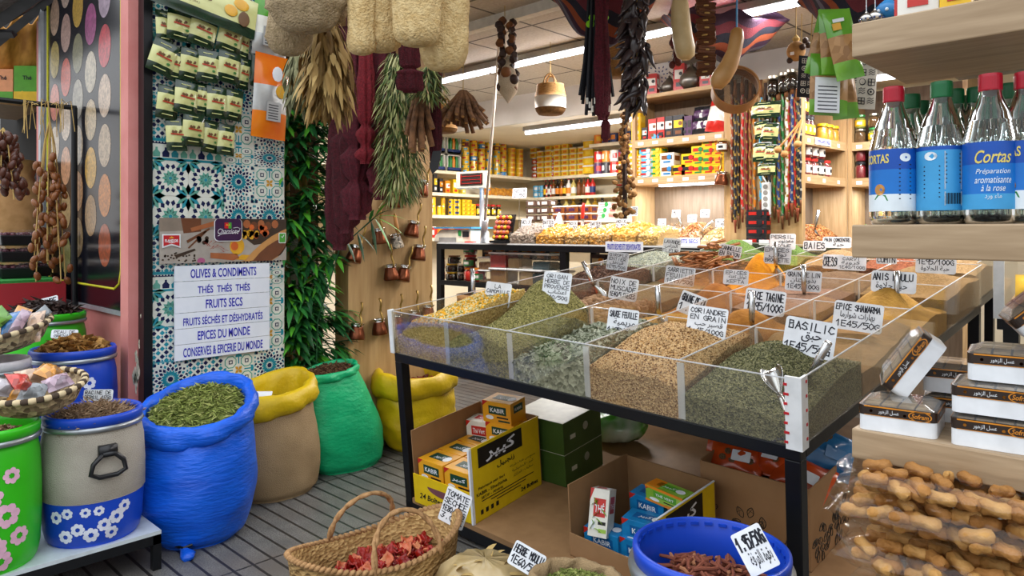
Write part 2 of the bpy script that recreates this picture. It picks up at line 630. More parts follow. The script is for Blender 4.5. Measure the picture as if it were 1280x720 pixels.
def tile(kind, y0, z0, sy=TS, sz=TS):
 def P(pts, m, lay):
  tl.add([(-3.61+.0006*lay, y0+sy*a, z0+sz*b) for a, b in pts], [tuple(range(len(pts)))], m)
 def kite(cx, cy, a, r0, r1, w_, m, lay):
  u, v = (math.cos(a), math.sin(a)), (-math.sin(a), math.cos(a))
  rm = (r0+r1)/2
  P([(cx+u[0]*r0, cy+u[1]*r0), (cx+u[0]*rm+v[0]*-w_, cy+u[1]*rm-v[1]*w_), (cx+u[0]*r1, cy+u[1]*r1), (cx+u[0]*rm+v[0]*w_, cy+u[1]*rm+v[1]*w_)], m, lay)
 def disc(cx, cy, r, m, lay, n=8, ph=0):
  P([(cx+r*math.cos(ph+i*2*PI/n), cy+r*math.sin(ph+i*2*PI/n)) for i in range(n)], m, lay)
 def sq(x, y, a, b, m, lay):
  P([(x, y), (x+a, y), (x+a, y+b), (x, y+b)], m, lay)
 sq(.006, .006, .988, .988, 0, 1)
 if kind == 'R':
  for i in range(16):
   a = i*PI/8
   kite(.5, .5, a, .08, .28, .05, 2, 2)
   kite(.5, .5, a+PI/16, .23, .37, .046, 1, 3)
   kite(.5, .5, a, .33, .44, .045, 2 if i % 2 else 1, 2)
   kite(.5, .5, a+PI/16, .41, .5, .04, 1, 2)
  disc(.5, .5, .075, 1, 3, 12)
  for x in (0.07, .93):
   for y in (.07, .93):
    disc(x, y, .06, 1, 2, 4, PI/4)
  for i in range(8):
   sq(.02+i*.125, .005, .06, .045, 2, 2)
   sq(.02+i*.125, .95, .06, .045, 2, 2)
   sq(.005, .02+i*.125, .045, .06, 2, 2)
   sq(.95, .02+i*.125, .045, .06, 2, 2)
 elif kind == 'T':
  for i in range(14):
   kite(.5, .5, i*2*PI/14, .26, .42, .066, 1, 2)
  for i in range(10):
   kite(.5, .5, i*2*PI/10, .03, .24, .06, 3, 2)
  disc(.5, .5, .05, 2, 3)
  for x in (0, 1):
   for y in (0, 1):
    for i in range(4):
     a = (0, PI/2, PI, 3*PI/2)[[(0, 0), (1, 0), (1, 1), (0, 1)].index((x, y))]+i*PI/6
     kite(x, y, a, .04, .37, .08, 3 if i % 2 else 2, 2)
 elif kind == 'O':
  for x in (.0, .5):
   for y in (.0, .5):
    sq(x+.0, y+.0, .5, .5, 3 if (x+y) % 1 else 2, 2) if False else None
    disc(x+.25, y+.25, .2, 3, 2, 8, PI/8)
    disc(x+.25, y+.25, .165, 0, 3, 8, PI/8)
    disc(x+.25, y+.25, .085, 1, 4, 4, PI/4)
    disc(x+.25, y+.25, .045, 0, 5, 4, PI/4)
  for (x, y) in ((.5, .5), (.02, .5), (.98, .5), (.5, .02), (.5, .98)):
   for i in range(4):
    a = i*PI/2+PI/4
    if .05 < x+.1*math.cos(a) < .97 and .03 < y+.1*math.sin(a) < .97:
     kite(x, y, a, .0, .15, .05, 4 if (x, y) == (.5, .5) else 2, 3)
  for x in (.5,):
   sq(.48, .02, .04, .3, 2, 2)
   sq(.48, .68, .04, .3, 2, 2)
   sq(.02, .48, .3, .04, 2, 2)
   sq(.68, .48, .3, .04, 2, 2)
 elif kind == 'V':
  sq(0, .9, 1, .1, 2, 2)
  sq(0, .78, 1, .05, 1, 2)
  sq(0, 0, 1, .12, 2, 2)
  for i in range(12):
   sq(.01+i/12, .83, .05, .06, 1, 3)
  for i in range(4):
   x = .125+i*.25
   P([(x-.09, .16), (x+.09, .16), (x+.1, .36), (x+.03, .5), (x+.03, .62), (x-.03, .62), (x-.03, .5), (x-.1, .36)], (3, 1, 2, 3)[i], 2)
 elif kind == 'K':
  for i in range(9):
   for j in range(9):
    if (i+j) % 2:
     disc((i+.5)/9, (j+.5)/9, .072, (1, 2, 1, 1)[(i*3+j*5) % 4], 2, 4, 0)
    elif (i*j) % 3 == 0:
     disc((i+.5)/9, (j+.5)/9, .035, 2, 2, 4, PI/4)
  sq(0, 0, 1, .03, 2, 3)
  sq(0, .97, 1, .03, 2, 3)
z = .33
rows = [('K', 'K', 'O', 'O', TS), ('R', 'K', 'O', 'R', TS), ('K', 'K', 'R', 'O', TS), ('T', 'T', 'O', 'O', TS), ('V', 'V', 'O', 'O', .09), ('K', 'K', 'R', 'R', TS),
  ('T', 'T', 'R', 'R', .2), ('T', 'T', 'R', 'O', TS), ('V', 'V', 'O', 'R', .1), ('K', 'K', 'O', 'R', TS), ('K', 'K', 'R', 'R', TS), ('T', 'T', 'O', 'R', TS), ('K', 'V', 'R', 'R', TS), ('T', 'T', 'R', 'R', TS), ('O', 'K', 'R', 'O', TS)]
for ks in rows:
 for i in range(4):
  tile(ks[i], 1.288+i*TS, z, TS, ks[4])
 z += ks[4]
t = tl.build('wall_tile_glaze', ['glaze_white', 'glaze_navy', 'glaze_teal', 'glaze_green', 'glaze_ochre', 'glaze_sky'])
struct(t)
# lights of the shop
def tube_light(x0, x1, y, z, label, e):
 t = thing('tube_light', label, 'lamp', ((x0+x1)/2, y, z))
 l = x1-x0
 MB().bx((-l/2, -.03, .018), (l/2, .03, .06)).build('housing', M('lamp_housing', '#9a978f', .5), t)
 mb = MB()
 n = max(1, round(l/1.5))
 for i in range(n):
  a, b = -l/2+i*l/n+.02, -l/2+(i+1)*l/n-.02
  mb.tube([(a, 0, 0), (b, 0, 0)], .018, 10)
 mb.build('tube', M('tube_glow', '#f4f3ff', emit=9, kind='none'), t)
 la = lamp('tube_lamp', ((x0+x1)/2, y, z-.04), l, .08, e, (1, .96, .92))
 return t
tube_light(-5.6, .9, 3.9, 2.545, 'long fluorescent tube light under the tiled ceiling above the counter', 125)
tube_light(-4.95, -3.4, 5.35, 2.3, 'short fluorescent tube light under the lower ceiling over the tin shelves', 95)
tube_light(-1.75, -.6, 4.98, 2.29, 'fluorescent tube light glimpsed beneath the oak shelf above the bottles', 22)
# the spice table
TR = np.array(Matrix.Rotation(-.01, 3, 'Z')) @ np.array(Matrix.Rotation(.114, 3, 'X')) @ np.array(Matrix.Rotation(.026, 3, 'Y'))
TO = np.array([-2.611, 1.962, EYE-.54])
TW, TD, TH = 1.825, 2.12, .192
TM = Matrix.Translation(Vector(TO)) @ Matrix(TR.tolist()).to_4x4()
RV = [0, .50, 1.02, 1.53, TD]          # cross walls
CU = [TW*i/5 for i in range(6)]
Y90 = rotm(0, 0, PI/2)
def tb(px, py, z):
 """table-local point on the plane z that the ray meets"""
 D = np.array(ray(px, py))
 a, b = TR.T@(np.array(CAM)-TO), TR.T@D
 return a+b*((z-a[2])/b[2])
def tm(p, rz=0.0, extra=None):
 m = TM @ Matrix.Translation(Vector(p)) @ Matrix.Rotation(rz, 4, 'Z')
 return m @ extra if extra is not None else m
table = thing('display_table', 'long black steel display table with plywood lower shelf carrying the clear spice bins', 'table', mat=TM)
f = MB()
f.bx((0, 0, -.04), (TW, .04, 0)).bx((0, TD-.04, -.04), (TW, TD, 0))
f.bx((0, .04, -.04), (.04, TD-.04, 0)).bx((TW-.04, .04, -.04), (TW, TD-.04, 0))
f.build('frame', 'black_steel', table, bevel=.003)
MB().bx((.04, .04, -.018), (TW-.04, TD-.04, -.004)).build('bin_floor', M('bin_floor', '#4a3c2e', .7), table)
for (x, y, z0) in ((0, 0, -.788), (TW-.045, 0, -.742), (0, TD-.045, -1.03), (TW-.045, TD-.045, -.985)):
 MB().bx((x, y, z0), (x+.045, y+.045, -.04)).build('leg', 'black_steel', table, bevel=.003)
MB().bx((.0, .0, -.735), (TW, .04, -.69)).bx((0, .04, -.735), (.04, TD, -.69)).bx((TW-.04, .04, -.735), (TW, TD, -.69)).build('shelf_rail', 'black_steel', table)
MB().bx((.012, .004, -.69), (TW-.01, TD-.05, -.667)).build('lower_shelf', 'plywood', table)
tray = thing('acrylic_bin_tray', 'clear acrylic tray of twenty spice bins on the black display table', 'display tray', mat=TM)
TK = .0045
def panel(mb, a, b, h, ext=.0):
 """thin upright panel from a to b (table x,y), edges in the second slot"""
 a, b = np.array(a, float), np.array(b, float)
 along_x = abs(b[0]-a[0]) > abs(b[1]-a[1])
 t = np.array([0, TK, 0]) if along_x else np.array([TK, 0, 0])
 A = np.array([a[0], a[1], .002])-t/2
 B = np.array([b[0], b[1], h])+t/2
 mb.bx(A, B-np.array([0, 0, .003]), 0)
 mb.bx((A[0], A[1], h-.003), B, 1)
p = MB(); panel(p, (0, 0), (TW, 0), TH); p.build('front_panel', ['acrylic', 'acrylic_edge'], tray)
p = MB(); panel(p, (0, TD), (TW, TD), TH); p.build('rear_panel', ['acrylic', 'acrylic_edge'], tray)
for x in (0, TW):
 p = MB(); panel(p, (x, 0), (x, TD), TH); p.build('side_panel', ['acrylic', 'acrylic_edge'], tray)
for x in CU[1:-1]:
 p = MB(); panel(p, (x, .005), (x, TD-.005), TH)
 p.bx((x-.012, .004, .004), (x+.012, .008, TH-.012), 1)
 p.build('divider', ['acrylic', 'acrylic_edge'], tray)
for v in RV[1:-1]:
 for i in range(5):
  p = MB(); panel(p, (CU[i]+.005, v), (CU[i+1]-.005, v), TH-.004)
  p.bx((CU[i]+.004, v-.008, .004), (CU[i]+.009, v+.008, TH-.01), 1)
  p.build('cross_wall', ['acrylic', 'acrylic_edge'], tray)
M('white_plastic', '#eceff0', .4)
M('red_tape', '#c8202c', .5)
p = MB().bx((-.012, -.012, 0), (.014, -.004, TH+.004)).bx((-.012, -.004, 0), (-.004, .02, TH+.004))
p.build('corner_post', 'white_plastic', tray, bevel=.002)
p = MB().bx((TW-.034, -.012, -.004), (TW+.012, -.004, TH+.008)).bx((TW+.004, -.004, -.004), (TW+.012, .03, TH+.008))
for i in range(7):
 z = .012+i*.027
 p.bx((TW-.037, -.0135, z), (TW-.027+.004*(i % 2), -.0118, z+.007), 1)
for i in range(5):
 z = .02+i*.04
 p.bx((TW+.0118, .016, z), (TW+.0135, .024, z+.008), 1)
p.build('corner_post', ['white_plastic', 'red_tape'], tray)
# heaps
M('chamo_base', '#a0813a', .9, col2='#cfb06a', kind='voronoi', nscale=110, bump=.6)
M('chamo_y', '#f0b51d', .8); M('chamo_w', '#e8dba6', .8); M('chamo_g', '#8d8a3c', .8)
M('herb_base', '#565225', .9, col2='#a89f60', kind='voronoi', nscale=170, bump=.5)
M('herb_a', '#8f8a45', .9); M('herb_b', '#c2b97c', .9); M('herb_c', '#47461d', .9)
M('sage_base', '#5d614b', .9, col2='#b4b69e', kind='voronoi', nscale=70, bump=.6)
M('sage_a', '#a9ad97', .9); M('sage_b', '#c6c8b2', .9); M('sage_c', '#5f664c', .9)
M('cori_base', '#7d5427', .9, col2='#e2bd86', kind='voronoi', nscale=190, bump=.7)
M('cori_a', '#e6c491', .8); M('cori_b', '#c2955b', .8); M('cori_c', '#6f4520', .8)
M('basil_base', '#2f3018', .9, col2='#8b8860', kind='voronoi', nscale=190, bump=.6)
M('basil_a', '#3a3f22', .9); M('basil_b', '#7d7a4c', .9); M('basil_c', '#b5b083', .9)
M('nutmeg_base', '#8f6f52', .9, col2='#6d523b'); M('nutmeg', '#a88562', .8, col2='#8b6a4b', nscale=60, bump=.2)
M('chili_mix', '#c5501a', .9, col2='#8f3210', kind='voronoi', nscale=120, bump=.5); M('chili_a', '#d8661f', .8); M('chili_b', '#a83a14', .8)
M('clove_base', '#3f2618', .9, col2='#6a4228', kind='voronoi', nscale=120, bump=.8); M('clove_a', '#5b3a26', .9); M('clove_b', '#3a2216', .9)
M('lav_base', '#7f8578', .9, col2='#b0b39f', kind='voronoi', nscale=130, bump=.5); M('lav_a', '#9aa39a', .9); M('lav_b', '#bcbda5', .9)
M('savory', '#7d6a45', .9, col2='#5f4f30', kind='voronoi', nscale=170, bump=.5)
M('turmeric', '#b88a2c', .95, col2='#a0721c', nscale=30, bump=.25, bscale=90)
M('kefta', '#a5651f', .95, col2='#884e15', nscale=26, bump=.3, bscale=90)
M('tagine', '#a96f22', .95, col2='#8a5518', nscale=22, bump=.35, bscale=80)
M('shawarma', '#997547', .95, col2='#7e5e37', nscale=22, bump=.3, bscale=80)
M('anis', '#b4883a', .95, col2='#99702a', nscale=24, bump=.4, bscale=90)
M('flax', '#6a4836', .9, col2='#94725a', kind='voronoi', nscale=220, bump=.4)
M('caraway', '#7a5c3c', .9, col2='#5a4028', kind='voronoi', nscale=200, bump=.5)
M('anise', '#927245', .9, col2='#70542b', kind='voronoi', nscale=180, bump=.5)
M('brochette', '#dc900f', .95, col2='#bd7208', nscale=26, bump=.3, bscale=90)
M('cinn_base', '#6d4325', .9, col2='#87562f', nscale=30)
M('cinnamon', '#b0753f', .7, col2='#86512a', nscale=12, stretch=(1, 8, 8), bump=.2)
M('green_herb', '#47632a', .9, col2='#6f8a40', kind='voronoi', nscale=160, bump=.5)
def heap(i, j, hf, mats, label, cat='spice', grains=None, M_=None, x=None, y=None, n=34, name='spice_heap'):
 """loose goods filling bin column i, row j: hf(u,v) gives the height"""
 x0, x1 = x or (CU[i]+.006, CU[i+1]-.006)
 y0, y1 = y or (RV[j]+.006, RV[j+1]-.006)
 us, vs = np.linspace(0, 1, n), np.linspace(0, 1, n)
 Z = np.array([[max(.006, hf(u, v)) for v in vs] for u in us])
 mb = MB()
 P = np.zeros((n, n, 3))
 P[:, :, 0] = x0+(x1-x0)*us[:, None]
 P[:, :, 1] = y0+(y1-y0)*vs[None, :]
 P[:, :, 2] = Z
 mb.grid(P, 0)
 for sl in (P[:, 0], P[::-1, -1], P[0, ::-1], P[-1, :]):
  lo = sl.copy(); lo[:, 2] = .0005
  mb.grid(np.stack([lo, sl], 1), 0)
 if grains:
  for (SV, SF, cnt, size, ms, tilt, mode) in grains:
   uu, vv = rng.uniform(.01, .99, cnt), rng.uniform(.01, .99, cnt)
   if mode == 'front':
    vv = rng.uniform(0.0, .012, cnt)
   if mode == 'right':
    uu = rng.uniform(.985, 1.0, cnt)
   ui, vi = np.minimum((uu*(n-1)).astype(int), n-1), np.minimum((vv*(n-1)).astype(int), n-1)
   z = np.array([max(.006, hf(a, b)) for a, b in zip(uu, vv)]) if cnt < 6000 else Z[ui, vi]
   if mode in ('front', 'right'):
    z = rng.uniform(.004, 1, cnt)*z
   pos = np.stack([x0+(x1-x0)*uu, y0+(y1-y0)*vv, z+size*.08], 1)
   if mode == 'front':
    pos[:, 1] = y0+.001+size*.2
   if mode == 'right':
    pos[:, 0] = x1-size*.3
   mb.scatter(SV, SF, pos, rand_rots(cnt, tilt), rng.uniform(.65, 1.25, cnt)*size, rng.choice(ms, cnt))
 o = mb.build(name, mats, smooth=False)
 o.matrix_world = M_ or TM
 return tag(o, label, cat, kind='stuff')
def g(u, v, a, b, r, h):
 return h*math.exp(-(((u-a)/r)**2+((v-b)/(r*.8))**2))
def nz(u, v, k=6, s=0, a=.006):
 return a*vnoise(u*k, v*k, s)
heap(0, 0, lambda u, v: .115+.07*v+.05*math.sin(min(1, u*1.3)*PI/2)-.05*max(0, .35-u)/.35+nz(u, v, 7, 1, .008), ['chamo_base', 'chamo_y', 'chamo_w', 'chamo_g'],
  'heap of yellow and white dried chamomile flowers in the front bin nearest the oak panel',
  grains=[(OCT, OCTF, 2600, .011, [1, 1, 2, 2, 3], PI, ''), (TETRA, TETRF, 900, .011, [1, 2, 3, 3], PI, 'front'), (TETRA, TETRF, 500, .011, [1, 2, 3], PI, 'right')])
heap(1, 0, lambda u, v: .10+g(u, v, .5, .95, .5, .2)+.05*math.sin(u*PI)*(1-v)+nz(u, v, 6, 2), ['herb_base', 'herb_a', 'herb_b', 'herb_c'],
  'tall green heap of dried provence herbs in the front bin beside the chamomile',
  grains=[(TETRA, TETRF, 5000, .008, [1, 2, 3], PI, ''), (TETRA, TETRF, 900, .007, [0, 1, 3, 3], PI, 'front'), (TETRA, TETRF, 1000, .007, [1, 2, 3], PI, 'right')])
heap(2, 0, lambda u, v: .07+.05*u+.035*v+g(u, v, .8, .55, .4, .02)+nz(u, v, 7, 3, .012), ['sage_base', 'sage_a', 'sage_b', 'sage_c'],
  'heap of pale grey-green crumpled sage leaves in the middle front bin',
  grains=[(LEAF*[1, 1.3, 2], LEAFF, 1500, .04, [1, 2, 3, 1], 1.0, ''), (LEAF, LEAFF, 350, .035, [1, 2, 3], PI, 'front'), (LEAF, LEAFF, 350, .035, [1, 2, 3], PI, 'right')])
heap(3, 0, lambda u, v: .105+.055*v+g(u, v, .45, .55, .5, .06)-.02*max(0, u-.7)/.3*(1-v)+nz(u, v, 5, 4, .004), ['cori_base', 'cori_a', 'cori_b', 'cori_c'],
  'heap of round tan coriander seeds in the front bin beside the basil',
  grains=[(OCT, OCTF, 5200, .0062, [1, 1, 2, 3], PI, ''), (OCT, OCTF, 2600, .006, [1, 2, 3], PI, 'front'), (OCT, OCTF, 2200, .006, [1, 2, 3], PI, 'right')])
heap(4, 0, lambda u, v: .085+.03*math.sin(v*PI*.5)+g(u, v, .45, .62, .38, .085)-.02*(1-v)*u+nz(u, v, 6, 5, .005), ['basil_base', 'basil_a', 'basil_b', 'basil_c'],
  'dark green heap of crushed dried basil in the corner bin with white post',
  grains=[(TETRA, TETRF, 5500, .008, [1, 1, 2, 3], PI, ''), (TETRA, TETRF, 1500, .006, [1, 2, 2, 0], PI, 'front'), (TETRA, TETRF, 1600, .006, [1, 2, 3], PI, 'right')])
heap(0, 1, lambda u, v: .05+g(u, v, .75, .45, .4, .085)+nz(u, v), ['chili_mix', 'chili_a', 'chili_b'], 'small heap of orange-red crushed chili behind the chamomile and herb heaps',
  grains=[(TETRA, TETRF, 1500, .009, [1, 2], PI, '')])
heap(1, 1, lambda u, v: .09+.02*v+nz(u, v, 5, 3), ['nutmeg_base', 'nutmeg'], 'bed of whole brown nutmegs behind the provence herbs', 'nutmeg', name='nutmeg_heap',
  grains=[(np.array(MB().ball((0, 0, 0), (.62, .5, .5), nu=8, nv=5).v[0]), MB().ball((0, 0, 0), 1, nu=8, nv=5).f, 240, .03, [1], PI, ''),
    (np.array(MB().ball((0, 0, 0), (.62, .5, .5), nu=8, nv=5).v[0]), MB().ball((0, 0, 0), 1, nu=8, nv=5).f, 60, .03, [1], PI, 'right')])
heap(2, 1, lambda u, v: .05+g(u, v, .6, .6, .5, .06)+nz(u, v, 5, 6), ['turmeric'], 'yellow ground turmeric behind the sage leaves with an upright scoop')
heap(3, 1, lambda u, v: .045+g(u, v, .5, .62, .38, .125)+nz(u, v, 9, 7, .008), ['tagine'], 'orange ground tagine spice mix in the bin behind the coriander seeds')
heap(4, 1, lambda u, v: .075+g(u, v, .1, .3, .3, .07)+g(u, v, .62, 1, .5, .07)+nz(u, v, 6, 8, .008), ['shawarma'], 'tan ground shawarma spice in the bin behind the basil')
heap(0, 2, lambda u, v: .12+.05*v+g(u, v, .65, .5, .4, .03)+nz(u, v), ['clove_base', 'clove_a', 'clove_b'], 'dark brown heap of whole cloves with a tilted metal scoop',
  grains=[(OCT*[1.6, .5, .5], OCTF, 1700, .011, [1, 2], PI, '')])
heap(1, 2, lambda u, v: .1+nz(u, v), ['savory'], 'low brownish bed of dried savory behind the nutmegs')
heap(2, 2, lambda u, v: .05+g(u, v, .45, .5, .33, .12)+nz(u, v, 7, 9), ['kefta'], 'rusty orange heap of ground kefta spice in the middle of the table')
heap(3, 2, lambda u, v: .115+.02*v+nz(u, v, 5, 10, .005), ['flax'], 'pinkish brown flat bed of flax seeds with an upright scoop')
heap(4, 2, lambda u, v: .08+g(u, v, .52, .55, .36, .13)+nz(u, v, 8, 11, .006), ['anis'], 'peaked mustard-brown heap of ground anise with a steel scoop handle standing in it')
heap(0, 3, lambda u, v: .12+g(u, v, .6, .4, .5, .11)+nz(u, v), ['lav_base', 'lav_a', 'lav_b'], 'grey-green heap of dried lavender flowers behind the cloves',
  grains=[(OCT*[1.5, .5, .5], OCTF, 2200, .01, [1, 2], PI, '')])
heap(1, 3, lambda u, v: .09+.05*v+nz(u, v), ['cinn_base'], 'brown cinnamon chips under the pile of cinnamon sticks')
heap(2, 3, lambda u, v: .06+g(u, v, .42, .45, .3, .19)+nz(u, v, 6, 12), ['brochette'], 'pointed bright orange heap of ground skewer spice beyond the kefta spice')
heap(3, 3, lambda u, v: .11+g(u, v, .45, .5, .4, .05)+nz(u, v, 6, 13), ['caraway'], 'brown heap of caraway seeds beyond the flax seeds')
heap(4, 3, lambda u, v: .12+g(u, v, .45, .55, .42, .085)+nz(u, v, 6, 14), ['anise'], 'light brown heap of whole anise seeds in the far corner bin')
proto = None
for k in range(52):
 x = random.uniform(CU[1]+.06, CU[2]-.06)
 y = random.uniform(RV[3]+.08, RV[4]-.1)
 zz = .14+.15*(k/52)*math.exp(-((x-CU[1]-.2)/.14)**2)
 rt = Euler((0, random.uniform(-.28, .28), random.uniform(-.9, .9)+(PI/2 if k % 3 else 0)), 'XYZ').to_matrix().to_4x4()
 mt = tm((x, y, zz), 0, rt)
 if proto is None:
  mb = MB()
  L_ = .11
  for sgn in (-1, 1):
   P = []
   for i in range(9):
    a = -.3+sgn*i/8*4.6
    r = .0085*(1-.085*i)
    cx = sgn*.0055
    P.append([(xx, cx+r*math.sin(a)*sgn*sgn, r*math.cos(a)) for xx in (-L_/2, -L_/6, L_/6, L_/2)])
   mb.grid(P, 0)
  proto = mb.build('cinnamon_stick', 'cinnamon', smooth=True, solid=.002)
  tag(proto, 'rolled brown cinnamon stick in the loose pile of the far table bin', 'cinnamon stick', 'cinnamon sticks piled in the far bin')
  proto.matrix_world = mt
 else:
  dup(proto, mat=mt)
# price cards
def card(mt, w_, h_, lines, label, group='hand-written price cards', ar=None, tilt=0, pin=True):
 t = MB().prism(rrect(w_, h_, w_*.07), .0012, o=(0, -.0006, h_/2)).build('price_card', 'white_card')
 t.matrix_world = mt
 tag(t, label, 'price card', group)
 mb = MB()
 n = len(lines)+(1 if ar else 0)
 rows = list(lines)
 if ar:
  rows.insert(max(1, len(lines)-1), ('ar', ar))
 rh = h_*.86/max(n, 1)
 for k, r in enumerate(rows):
  zc = h_*.94-(k+.5)*rh
  if isinstance(r, tuple):
   write(mb, r[1], (random.uniform(-.04, .08)*w_, -.0016, zc), h=rh*.95, wd=min(w_*.7, w_*.13*len(r[1])), ar=True, bold=.01)
  else:
   cw = min(w_*.88/max(len(r), 3), rh*.8)
   hand(mb, r, -cw*len(r)/2+random.uniform(-.02, .02)*w_, zc-rh*.36, rh*.7, wd=min(rh*.11, .0045), y=-.0016, cw=cw)
 if mb.n:
  mb.build('writing', 'ink', t)
 return t
def cardpx(px, py, zt, w_px, h_px, lines, label, ar=None, roll=0, lean=-.12, yaw=0.0):
 """price card stuck into a heap: foot at table height zt under the pixel"""
 q = tb(px, py, zt)
 wp = np.array(TM@Vector(q))
 d = float(np.dot(wp-np.array(CAM), np.array(FW)))
 m = Matrix.Translation(Vector(wp)) @ Matrix.Rotation(yaw, 4, 'Z') @ Matrix.Rotation(lean, 4, 'X') @ Matrix.Rotation(roll, 4, 'Y')
 v = ray(px, py)
 fore = max(.55, abs(math.sin(yaw)*v.x-math.cos(yaw)*v.y)/math.hypot(v.x, v.y))
 return card(m, w_px*d/FPX/fore, h_px*d/FPX, lines, label, ar=ar)
YC = .12  # cards face the street
CL = [
 (620, 383, .17, 32, 30, ['LA', 'CAMOMILLE', '1E80/50G'], 'price card standing in the chamomile flowers', 'البابونج', .06, 'x'),
 (693, 378, .22, 35, 38, ['ORIGAN', 'HERBE DE', 'PROVENCE', '1E40/50G'], 'price card standing on the peak of the provence herbs', 'اعشاب', .06, 'x'),
 (776, 422, .12, 38, 36, ['SAUGE FEUILLE', '1.95/50G'], 'price card standing in the sage leaves', 'مريمية', .05, 'x'),
 (881, 421, .17, 48, 38, ['CORIANDRE', 'EN GRAIN', '1.45/100G'], 'price card standing in the tan coriander seeds', 'قصبر حب', .08, 'x'),
 (1008, 445, .16, 60, 46, ['BASILIC', '1E45/50G'], 'large price card standing in the dark dried basil', 'حبق', .11, 'x'),
 (1070, 414, .12, 56, 36, ['EPICE SHAWARMA', '1E45/50G'], 'price card standing in the tan shawarma spice', 'بهارات شوارما', .08, 'x'),
 (954, 393, .14, 48, 31, ['EPICE TAGINE', '1.95/100G'], 'price card standing in the orange tagine spice', None, .08, 'x'),
 (1116, 366, .19, 50, 27, ['ANIS MOULU'], 'price card standing behind the peak of ground anise', 'حبة حلاوة', .03, 'x'),
 (1003, 364, .14, 42, 26, ['GRAIN DE LIN', '1E45/100G'], 'price card standing in the pink-brown flax seeds', 'بذور كتان', .03, 'x'),
 (777, 375, .13, 35, 28, ['NOIX DE', 'MUSCADE', '1E40/5 PIECES'], 'price card standing in the whole nutmegs', None, .1, 'x'),
 (770, 338, .18, 26, 23, ['GIROFLE', 'ENTIER', '1E95/50G'], 'price card standing in the dark cloves', 'قرنفل', .1, 'x'),
 (848, 357, .13, 36, 24, ['SARRIETTE', 'FEUILLE', '1E45/50G'], 'price card standing in the dried savory before the cinnamon sticks', None, .08, 'x'),
 (860, 394, .12, 32, 28, ['GRAINE DE CA', '1.95'], 'tilted price card standing in the yellow turmeric', None, .3, 'x'),
 (919, 356, .16, 30, 19, ['EPICES', 'KEFTA'], 'price card standing in the rusty kefta spice', 'توابل كفتة', .03, 'x'),
 (971, 330, .2, 32, 22, ['EPICES', 'BROCHETTE'], 'price card standing behind the bright orange skewer spice', 'توابل', .03, 'x'),
 (838, 318, .2, 22, 20, ['LAVANDE', 'FLEUR'], 'price card standing in the grey lavender flowers', 'الخزامى', .1, 'x'),
 (911, 322, .2, 27, 16, ['CANNELLE', 'EN BATON'], 'price card standing behind the cinnamon sticks', None, .15, 'x'),
 (1064, 338, .16, 33, 18, ['CARVI', '1E40/100G'], 'price card standing in the caraway seeds', 'كروية', .02, 'x'),
 (1041, 336, .15, 24, 18, ['CRESSON'], 'price card half hidden behind the caraway card', None, .02, 'x'),
 (1169, 342, .19, 44, 20, ['1E95/100G'], 'price card standing behind the whole anise seeds', 'حبة الحلاوة', .03, 'x'),
]
for (px, py, zt, wpx, hpx, lines, label, ar, roll, _) in CL:
 cardpx(px, py, zt, wpx, hpx, lines, label, ar=ar, roll=roll, yaw=YC, lean=-.15)
# scoops
def make_scoop(label):
 t = thing('scoop', label, 'scoop')
 mb = MB()
 P = []
 for i in range(9):
  s_ = i/8
  w_ = .034*(1-(1-s_)**3)*(1 if s_ < .8 else 1-.3*(s_-.8)/.2)
  P.append([(w_*math.sin(a), -.0+w_*.9*(1-math.cos(a))-.03*(1-s_)**2*0, -s_*.1) for a in np.linspace(-1.5, 1.5, 9)])
 mb.grid(P)
 mb.build('bowl', 'steel', t, smooth=True, solid=.0015)
 MB().tube([(0, .004, -.004), (0, -.002, .02), (0, 0, .05), (0, 0, .13)], [.008, .011, .0115, .0115], 12).build('handle', 'steel', t, smooth=True)
 return t
SC = make_scoop('steel scoop with upright handle standing in the mustard-brown ground anise')
first = True
for (px, py, zt, rx, ry, label) in [
  (1121, 378, .15, .0, .02, 'steel scoop with upright handle standing in the mustard-brown ground anise'),
  (742, 356, .17, .1, -.42, 'metal scoop leaning over between the cloves and the nutmegs'),
  (824, 394, .13, .05, .0, 'scoop standing in the yellow turmeric behind the sage card'),
  (940, 406, .15, .0, .02, 'scoop pushed into the orange tagine spice beside the coriander'),
  (1012, 470, .14, .15, .5, 'scoop lying at a slant at the edge of the dark basil'),
  (970, 333, .19, .0, .0, 'scoop standing in the bright orange skewer spice'),
  (1005, 366, .14, .0, .0, 'scoop standing before the flax seed price card'),
  (592, 368, .17, -.1, -.1, 'slim scoop standing behind the chamomile card'),
  (975, 494, .1, 2.2, .6, 'scoop lying head down against the front panel in the basil bin')]:
 q = tb(px, py, zt)
 m = tm(q, 0, (Matrix.Rotation(rx, 4, 'X')@Matrix.Rotation(ry, 4, 'Y')))
 if first:
  SC.matrix_world = m
  first = False
 else:
  dup(SC, mat=m, label=label)
# a second row of bins beyond the table
t2 = thing('bin_stand', 'low black stand with clear bins behind the far end of the display table', 'display stand', mat=tm((.3, TD+.04, 0)))
MB().bx((0, 0, -.04), (1.5, .4, 0)).build('frame', 'black_steel', t2)
for x in (0, 1.46):
 for y in (0, .36):
  MB().bx((x, y, -1.06+.046*y), (x+.04, y+.04, -.04)).build('leg', 'black_steel', t2)
for x in (0.002, .3, .62, .94, 1.22, 1.498):
 p = MB(); panel(p, (x, 0.01), (x, .4), TH); p.build('divider', ['acrylic', 'acrylic_edge'], t2)
p = MB(); panel(p, (0, .4), (1.5, .4), TH); p.build('rear_panel', ['acrylic', 'acrylic_edge'], t2)
M2 = tm((.3, TD+.04, 0))
M('red_flake', '#93502f', .9, col2='#743820', kind='voronoi', nscale=90, bump=.5)
M('pale_seed', '#a88a62', .9, col2='#8b6d45', kind='voronoi', nscale=160, bump=.5)
